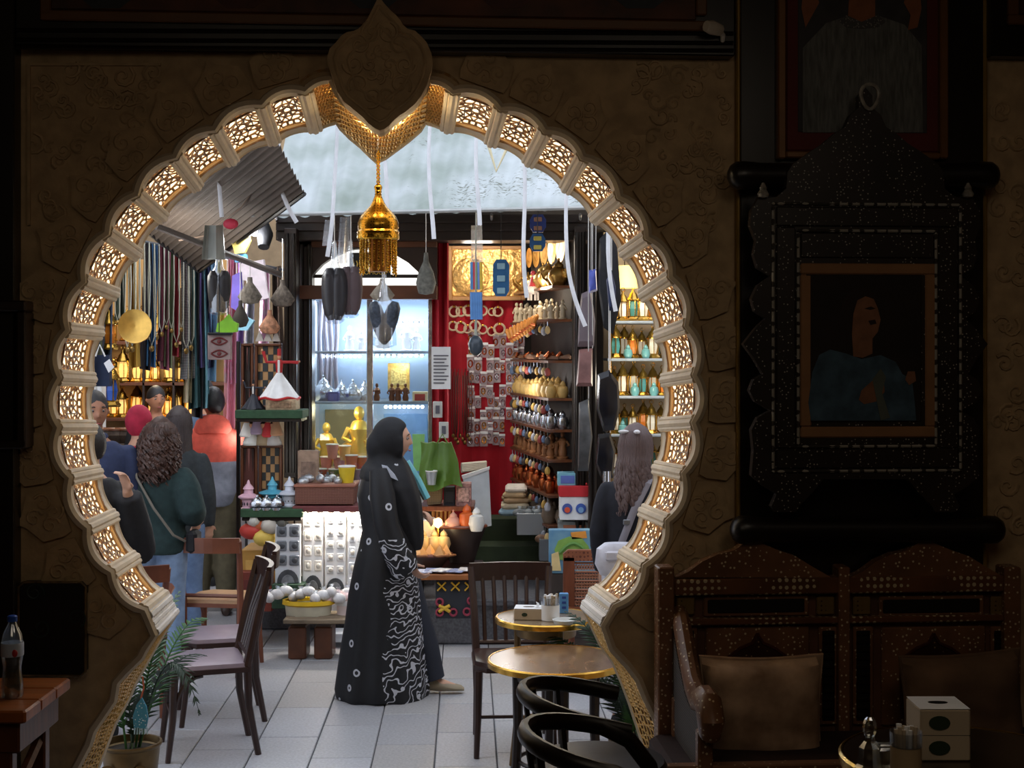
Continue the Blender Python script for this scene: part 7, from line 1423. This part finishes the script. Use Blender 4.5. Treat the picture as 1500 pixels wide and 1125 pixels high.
    def arm(s, g, S_, inf, end=1.0, w_=1.0):
        J = s.J; a, b, c = s.p(J['sh' + S_]), s.p(J['el' + S_]), s.p(J['wr' + S_]); c = b.lerp(c, end) if end <= 1 else c; k = s.k
        g.tube([a + (a - b).normalized() * .030 * k, a + (a - b).normalized() * .012 * k, a.lerp(b, .18), a.lerp(b, .45), a.lerp(b, .75), b, b.lerp(c, .35), b.lerp(c, .75), c], [(r + inf * q) * k * (1 + (w_ - 1) * q) for r, q in ((.026, .2), (.044, .4), (.052, .7), (.048, 1), (.043, 1), (.040, 1), (.041, 1), (.034, 1), (.028, 1))], 12)
    def leg(s, g, S_, inf, end=1.0):
        J = s.J; a, b, c = s.p(J['hi' + S_]), s.p(J['kn' + S_]), s.p(J['an' + S_]); k = s.k
        g.tube([a + Vector((0, 0, .04 * k)), a.lerp(b, .3), a.lerp(b, .75), b, b.lerp(c, .3), b.lerp(c, .75), c], [(r + inf) * k for r in (.088, .084, .064, .056, .058, .044, .036)], 12)
    def top(s, m, sleeve=1.0, inf=.014, z0=.90, name='top', mats=None, matfn=None, w_=1.0):
        g = G(); s.torso(g, inf, .84 if z0 < .9 else .93, 1.45)
        for S_ in 'LR': s.arm(g, S_, inf, sleeve, w_)
        return remesh(name, g, mats or [m], s.t, .013, 5, matfn)
    def trousers(s, m, inf=.014, name='trousers'):
        g = G(); s.torso(g, inf - .004, .84, 1.06)
        for S_ in 'LR': s.leg(g, S_, inf)
        return remesh(name, g, [m], s.t, .014, 5)
    def shoes(s, m):
        for S_ in 'LR':
            an = s.p(s.J['an' + S_]); an.z = an.z * 1; fw_ = s.M.to_3x3() @ Vector((0, -1, 0)); sd = s.M.to_3x3() @ Vector((1, 0, 0)); k = s.k; rings = []
            for t_, w_, h_ in ((-.075, .02, .05), (-.06, .034, .075), (0, .04, .08), (.07, .046, .06), (.13, .046, .045), (.175, .036, .035), (.195, .016, .02)):
                b = an + fw_ * (t_ * k); b.z = an.z - .075 * k; rings.append([b + sd * (w_ * k * math.cos(a)) + Vector((0, 0, max(0.002, h_ * k * (.5 + .5 * math.sin(a))))) for a in [i * 2 * PI / 12 for i in range(12)]])
            g = G(); g.loft(rings); obj('shoe', g, m, s.t, True)
    def cap_hair(s, m, grow=.010, back=.012, name='hair', low=0.0):
        g = G(); nu, nv = 28, 18; rings = []
        for i in range(nv + 1):
            t = PI * .97 * i / nv; q = []
            for k in range(nu):
                a = 2 * PI * k / nu; st = max(math.sin(t), .02); x, y, z = (.076 + grow) * st * math.cos(a), (.092 + grow) * st * math.sin(a) + back, .012 + (.110 + grow) * math.cos(t)
                lim = .055 - .125 * max(0, math.sin(a)) - .05 * abs(math.cos(a)) - low * max(0, math.sin(a))
                if z < lim: z = lim; 
                q.append(s.HM @ (Vector((x, y, z)) * s.hs))
            rings.append(q)
        g.loft(rings); return remesh(name, g, [m], s.t, .007, 2)
    def strands(s, m, L, n, curl=0, wid=.0085, name='hair', spread=1.0, side=.9):
        g = G(); rr = random.Random(n * 7 + int(L * 100))
        for i in range(n):
            a = PI * (.5 + (rr.random() - .5) * 2 * side); e = rr.uniform(.1, 1.0); rx, ry = .082 * spread, .098 * spread; pts = []
            st = [(.1 * e, .128), (.55, .105), (.92, .06), (1.03, 0), (1.0, -.06)] if curl < .8 else [(.1 + .7 * e, .128 - .05 * e), (.9, .07)]; z0_ = -.06 if curl < .8 else .07; ph = rr.random() * 6; l_ = L * rr.uniform(.75, 1.05); nn = 16
            for f, z in st: pts.append(Vector((rx * f * math.cos(a), ry * f * math.sin(a) + .008, z)))
            for j in range(1, nn + 1):
                u = j / nn; out = 1.0 + .28 * curl * math.sin(PI * u) + .12 * u; am = .016 * curl * min(1, u * 3); w1 = u * 24 + ph
                pts.append(Vector((rx * out * math.cos(a) + am * math.cos(w1) * (1 if curl < .8 else 1.2), ry * out * max(.15, math.sin(a)) + .012 + am * math.sin(w1), z0_ - l_ * u)))
            g.tube([s.HM @ (q * s.hs) for q in pts], [wid] * (len(pts) - 3) + [wid * .8, wid * .6, wid * .2], 5)
        return obj(name, g, m, s.t, True)
def flr(px, d): return Vector(((px - 750) / F * d, d, 0))
# ---- the woman in the black robe
W = Body('woman walking right in black robe with white embroidery and black headscarf', flr(574, 8.43), PI / 2, 1.66, True, dict(shR=(-.16, .03, 1.40), elR=(-.20, .05, 1.10), wrR=(-.20, -.12, .86), shL=(.16, .02, 1.40), elL=(.19, -.06, 1.14), wrL=(.12, -.15, 1.13), anR=(-.1, .0, .075), anL=(.06, -.255, .09), knL=(.08, -.15, .50), head=(0, -.022, 1.597)), SKIN, (0, .02), .007)
def mat_robe(name, dense):
    m = mat(name, (15, 16, 21), .6, 0, .2, 30, .1); nt = m.node_tree; N = nt.nodes; L = nt.links; b = N['Principled BSDF']; src = b.inputs['Base Color'].links[0].from_socket
    tcn = N.new('ShaderNodeTexCoord'); sep = N.new('ShaderNodeSeparateXYZ'); L.new(tcn.outputs['Object'], sep.inputs[0])
    def math_(op, a, b_=None):
        n_ = N.new('ShaderNodeMath'); n_.operation = op
        for i, v in enumerate((a, b_)):
            if v is None: continue
            if isinstance(v, (int, float)): n_.inputs[i].default_value = v
            else: L.new(v, n_.inputs[i])
        return n_.outputs[0]
    vo = N.new('ShaderNodeTexVoronoi'); vo.inputs['Scale'].default_value = 8.5; L.new(tcn.outputs['Object'], vo.inputs['Vector'])
    ring = math_('MULTIPLY', math_('GREATER_THAN', vo.outputs['Distance'], .10), math_('LESS_THAN', vo.outputs['Distance'], .19))
    sc_ = N.new('ShaderNodeSeparateColor'); L.new(vo.outputs['Color'], sc_.inputs[0]); ring = math_('MULTIPLY', ring, math_('GREATER_THAN', sc_.outputs[0], .45))
    wv = N.new('ShaderNodeTexWave'); wv.wave_type = 'RINGS'; wv.inputs['Scale'].default_value = 10; wv.inputs['Distortion'].default_value = 11; wv.inputs['Detail'].default_value = 1; wv.inputs['Detail Scale'].default_value = 1.5; L.new(tcn.outputs['Object'], wv.inputs[0])
    vine = math_('GREATER_THAN', wv.outputs[1], .86)
    v2 = N.new('ShaderNodeTexVoronoi'); v2.inputs['Scale'].default_value = 13; L.new(tcn.outputs['Object'], v2.inputs['Vector']); fl = math_('LESS_THAN', v2.outputs['Distance'], .20); vine = math_('MAXIMUM', vine, fl)
    if dense: mask = math_('LESS_THAN', sep.outputs[2], dense)
    else:
        nz_ = N.new('ShaderNodeTexNoise'); nz_.inputs['Scale'].default_value = 5; L.new(tcn.outputs['Object'], nz_.inputs[0]); mask = math_('MULTIPLY', math_('GREATER_THAN', math_('ADD', sep.outputs[0], math_('MULTIPLY', nz_.outputs[0], .24)), .175), math_('LESS_THAN', sep.outputs[2], .74))
    v = math_('MAXIMUM', math_('MULTIPLY', vine, mask), ring)
    mx = N.new('ShaderNodeMix'); mx.data_type = 'RGBA'; L.new(v, mx.inputs[0]); L.new(src, mx.inputs[6]); mx.inputs[7].default_value = rgb((196, 198, 206)); L.new(mx.outputs[2], b.inputs['Base Color']); return m
ROBE = mat_robe('embroidered_robe', 0); SLEEVE = mat_robe('embroidered_sleeve', .24); SCARF = mat('scarf_black', (17, 18, 23), .75, 0, .2, 20, .2)
out = [(676, 552, 592, .10), (690, 534, 600, .165), (706, 527, 606, .19), (725, 523, 610, .19), (750, 526, 611, .18), (775, 531, 608, .17), (800, 526, 609, .19), (830, 518, 611, .21), (870, 510, 614, .225), (910, 505, 618, .235), (950, 498, 622, .245), (985, 493, 626, .255), (1008, 490, 628, .26), (1019, 492, 627, .25)]
g = G(); rings = []
for y, l, r, ry in out:
    c = P((l + r) / 2, y, 8.43); rx = ppx((r - l) / 2, 8.43); fo = max(0, (y - 780) / 240)
    rings.append([c + Vector((rx * math.cos(a) * (1 + .025 * fo * math.sin(9 * a + 1)), ry * math.sin(a) * (1 + .05 * fo * math.sin(11 * a)), -.012 * fo * math.sin(5 * a))) for a in [i * 2 * PI / 64 for i in range(64)]])
g.loft(rings); obj('robe', g, ROBE, W.t, True)
def sleeve(side, pts, rs, nm='sleeve'): g = G(); g.tube(pts, rs, 20); return obj(nm, g, SLEEVE, W.t, True)
sleeve(-1, [P(556, 690, 8.27), P(560, 725, 8.22), P(566, 770, 8.20), P(578, 805, 8.20), P(592, 832, 8.20), P(597, 840, 8.20)], [.06, .075, .072, .075, .085, .07])
sleeve(1, [P(580, 700, 8.60), P(588, 735, 8.62), P(598, 752, 8.58), P(607, 752, 8.52)], [.06, .065, .06, .05])
g = G(); hc = P(573, 643, 8.43)      # headscarf: a hood open at the face with a low bun, then a drape over chest and shoulders
g.sph(hc, (.120, .106, .134), 32, 20); g.v = [Vector((min(q.x, hc.x + .066 + .55 * max(0, q.z - hc.z - .030)), q.y, q.z)) for q in g.v]
g.sph(P(557, 654, 8.43), (.086, .09, .105), 20, 12); g.sph(P(565, 672, 8.43), (.105, .09, .08), 20, 10); g.tube([P(586, 626, 8.41), P(587, 645, 8.345), P(586, 660, 8.355), P(582, 676, 8.43)], [.018, .018, .022, .03], 8)
sc_rings = [(662, 546, 580, .085), (672, 542, 590, .095), (678, 538, 594, .11), (686, 532, 598, .155), (698, 530, 603, .19), (712, 540, 608, .2), (735, 560, 614, .18), (765, 574, 617, .15), (792, 586, 618, .10), (806, 598, 615, .04)]
rg = []
for y, l, r, ry in sc_rings: c = P((l + r) / 2, y, 8.43); rx = ppx((r - l) / 2, 8.43) + .012; rg.append([c + Vector((rx * math.cos(a) * (1 + .03 * math.sin(a * 8)), ry * math.sin(a) * (1 + .04 * math.sin(a * 10 + 1)), 0)) for a in [i * 2 * PI / 40 for i in range(40)]])
g.loft(rg); remesh('headscarf', g, [SCARF], W.t, .011, 7)
g = G(); g.fprism([(559, 681), (567, 683), (578, 695), (583, 704), (574, 700), (562, 692)], 8.235, .012); obj('shoulder_embroidery', g, mat('silver_thread', (196, 204, 220), .4), W.t)
g = G(); g.tube([W.p((.085, -.02, .9)), W.p((.08, -.12, .50)), W.p((.06, -.20, .30)), W.p((.06, -.255, .09))], [.10, .10, .085, .07], 12); obj('trouser_leg', g, mat('trouser_navy', (36, 40, 52), .8), W.t, True)
W.shoes(mat('sandal', (150, 136, 112), .6))
t = thing('teal_roll', 'teal rolled folder tucked under the robed woman\'s far arm', 'folder', P(612, 738, 8.7)); g = G(); g.tube([P(596, 676, 8.72), P(612, 702, 8.72), P(626, 730, 8.72)], [.040, .042, .040], 12, 0, True, .5); obj('roll', g, mat('teal_cover', (110, 186, 196), .45), t, True); g = G(); g.tube([P(604, 712, 8.73), P(618, 736, 8.73)], [.03, .03], 10, 0, True, .4); obj('inner_page', g, PAPER, t, True)
# ---- group at the left, seen from behind
GRS = mat('dark_green_knit', (36, 56, 56), .9, 0, .15, 30, .3); JEAN = mat('light_denim', (130, 154, 186), .85, 0, .15, 20, .2); JEAN2 = mat('mid_denim', (104, 128, 164), .85, 0, .15, 20, .2)
B = Body('curly-haired woman seen from behind in dark green sweater and light jeans', flr(234, 8.9), PI - .12, 1.62, True, dict(elL=(.25, .05, 1.14), wrL=(.20, -.12, 1.0), elR=(-.25, .05, 1.14), wrR=(-.2, -.14, 1.02)), SKIN, (.1, .12))
B.top(GRS, .55, .03, .85, 'sweater', None, None, 1.25); B.trousers(JEAN, .018, 'jeans'); B.shoes(WHITE); B.cap_hair(HAIRC, .016, .016, 'hair_crown', .08); B.strands(HAIRC, .40, 150, 1.0, .0105, 'curls', 1.18, .72)
g = G(); g.tube([B.p((.14, .08, 1.46)), B.p((.10, .155, 1.36)), B.p((-.02, .165, 1.16)), B.p((-.15, .145, .98)), B.p((-.20, .06, .93))], .008, 6); obj('bag_strap', g, mat('strap_taupe', (120, 112, 100), .6), B.t, True)
g = G(); g.bev(B.p((-.23, -.02, .92)), (.07, .16, .14), .02, 0, Matrix.Rotation(PI, 3, 'Z')); obj('shoulder_bag', g, BLACK, B.t)
B = Body('woman with straight dark hair from behind, between curly woman and hooded man', flr(262, 9.7), PI + .1, 1.66, True, {}, SKIN, (-.1, 0))
B.top(mat('charcoal_top', (44, 50, 54), .9, 0, .2, 30), 1.0, .018, .85); B.trousers(JEAN2, .016, 'jeans'); B.shoes(WHITE); B.cap_hair(HAIRD, .014, .014, 'hair_crown', .08); B.strands(HAIRD, .40, 90, .12, .010, 'long_hair', 1.05, .75)
OR_ = mat('orange_fleece', (206, 88, 70), .9, 0, .12, 25, .2); GRF = mat('grey_fleece', (132, 136, 148), .9, 0, .12, 25, .2)
mp_ = flr(312, 11.0)
B = Body('man from behind in orange and grey hooded top and khaki trousers', mp_, PI + .18, 1.76, False, dict(elL=(.24, -.02, 1.13), wrL=(.14, -.24, 1.06), elR=(-.25, .0, 1.12), wrR=(-.18, -.2, 1.02)), SKIN2, (.35, .05))
zc = 1.19; B.top(OR_, 1.0, .034, .85, 'hooded_top', [OR_, GRF], lambda c: 1 if c.z < zc and abs((c - mp_).x) < .23 else 0, 1.12)
B.trousers(mat('khaki', (100, 92, 70), .9, 0, .15, 20, .3), .034); B.shoes(mat('brown_shoe', (60, 44, 36), .5)); B.cap_hair(HAIRB, .010, .012)
g = G(); g.loft([[B.p((rx * math.cos(a), .06 + ry * math.sin(a), z + .025 * math.sin(a))) for a in [i * 2 * PI / 20 for i in range(20)]] for z, rx, ry in ((1.38, .13, .09), (1.43, .145, .11), (1.49, .125, .095), (1.52, .09, .07))]); obj('hood', g, OR_, B.t, True)
B = Body('man in navy polo shirt at the left edge of the archway', flr(138, 8.75), .35, 1.80, False, dict(elR=(-.25, .02, 1.13), wrR=(-.18, -.18, 1.0)), SKIN2, (.2, .1))
B.top(mat('navy_polo', (50, 60, 92), .85, 0, .12, 30, .2), .12, .024, .85, 'polo_shirt', None, None, 1.15); B.trousers(mat('grey_trousers', (84, 88, 98), .9), .02); B.shoes(BLACK); B.cap_hair(HAIRB, .008, .014)
g = G(); g.tube([B.p((.07 * math.cos(a), .01 + .065 * math.sin(a), 1.475 + .012 * math.sin(a))) for a in [i * 2 * PI / 16 for i in range(17)]], .014, 6); obj('collar', g, mat('navy_polo', (50, 60, 92), .85), B.t, True)
B = Body('young man in black top facing the camera behind the far stall', flr(229, 12.9), .25, 1.72, False, {}, SKIN2, (.3, .05), .012)
B.top(BLACK, 1.0, .02, .85); B.trousers(mat('dark_denim', (40, 44, 56), .9), .016); B.shoes(BLACK); B.cap_hair(HAIRB, .010, .014)
B = Body('person in red headscarf and red top, mostly hidden behind the curly woman', flr(202, 10.6), PI - .5, 1.62, True, {}, SKIN, (0, 0), .012)
RDS = mat('red_scarf', (176, 38, 66), .85, 0, .2, 14, .3); B.top(mat('red_knit', (186, 30, 60), .85, 0, .2, 14), 1.0, .02, .85); B.trousers(BLACK, .02); B.shoes(BLACK); B.cap_hair(RDS, .024, .01, 'headscarf', .16)
B = Body('man in dark cap beyond the orange hooded man', flr(297, 12.4), PI, 1.80, False, {}, SKIN2, (0, 0), .012)
B.top(mat('denim_shirt', (70, 90, 116), .85), 1.0, .02, .85); B.trousers(BLACK, .02); B.shoes(BLACK); B.cap_hair(mat('cap_grey', (60, 58, 62), .8), .014, .004, 'cap', .02)
def loc_(loc, rz, H, q): return tuple(((Matrix.Translation(Vector(loc)) @ Matrix.Rotation(rz, 4, 'Z')).inverted() @ q) / (H / 1.75))
L_ = flr(132, 7.5); pj = lambda *q: loc_(L_, -2.2, 1.66, P(*q))
B = Body('person in black jacket raising a hand, half hidden by the left arch', L_, -2.2, 1.66, False, dict(elL=(.24, -.10, 1.08), wrL=(.18, -.30, 1.22), elR=pj(206, 806, 7.6), wrR=pj(186, 718, 7.45)), SKIN, (0, .1))
B.top(BLACK, .92, .03, .85, 'jacket', None, None, 1.3); B.trousers(JEAN2, .018, 'jeans'); B.shoes(BLACK); B.cap_hair(HAIRB, .010, .012)
# ---- woman at the right, seen from behind
B = Body('long-haired woman from behind in black top with grey strap at right', flr(931, 7.75), PI - .25, 1.64, True, dict(elR=(-.22, -.02, 1.14), wrR=(-.12, -.22, 1.08)), SKIN, (-.2, .08))
B.top(mat('black_knit', (24, 26, 36), .85, 0, .2, 30), 1.0, .02, .85); B.trousers(mat('pale_skirt', (196, 196, 204), .85, 0, .1, 20, .3), .03, 'pale_trousers'); B.shoes(BLACK); B.cap_hair(HAIRL, .014, .014, 'hair_crown', .08); B.strands(HAIRL, .34, 120, .35, .0105, 'long_hair', 1.1, .72)
g = G(); g.sph(B.HM @ Vector((.035, .105, .075)), (.030, .012, .010), 10, 6); g.sph(B.HM @ Vector((-.04, .10, .075)), (.018, .014, .012), 10, 6); obj('hair_clip', g, mat('white_clip', (226, 226, 230), .3), B.t, True)
g = G(); g.tube([B.p((-.09, -.02, 1.47)), B.p((-.085, .10, 1.42)), B.p((-.02, .15, 1.28)), B.p((.05, .145, 1.10)), B.p((.10, .13, .95))], .021, 8, 0, True, .3); obj('strap', g, mat('strap_grey', (130, 126, 134), .6), B.t, True)
g = G(); g.bev(B.p((.02, .151, 1.20)), (.05, .014, .03), .004); obj('buckle', g, GREY, B.t)
t = thing('white_bag', 'pale ribbed shoulder bag behind the long-haired woman', 'bag', B.p((.05, .26, .92))); g = G(); c = B.p((.05, .26, 1.0)); g.lathe([(.001, -.08), (.10, -.08), (.13, -.02), (.12, .06), (.08, .09), (.001, .09)], c, 28, 0, Matrix.Diagonal((1, .55, 1)), lambda a, z: .05 * math.sin(a * 14)); obj('bag_body', g, mat('bag_white', (206, 206, 216), .6, 0, .1, 20, .3), t, True); g = G(); g.bev(c + Vector((0, -.068, .03)), (.16, .02, .05), .008); obj('flap', g, mat('bag_white', (206, 206, 216), .6), t)
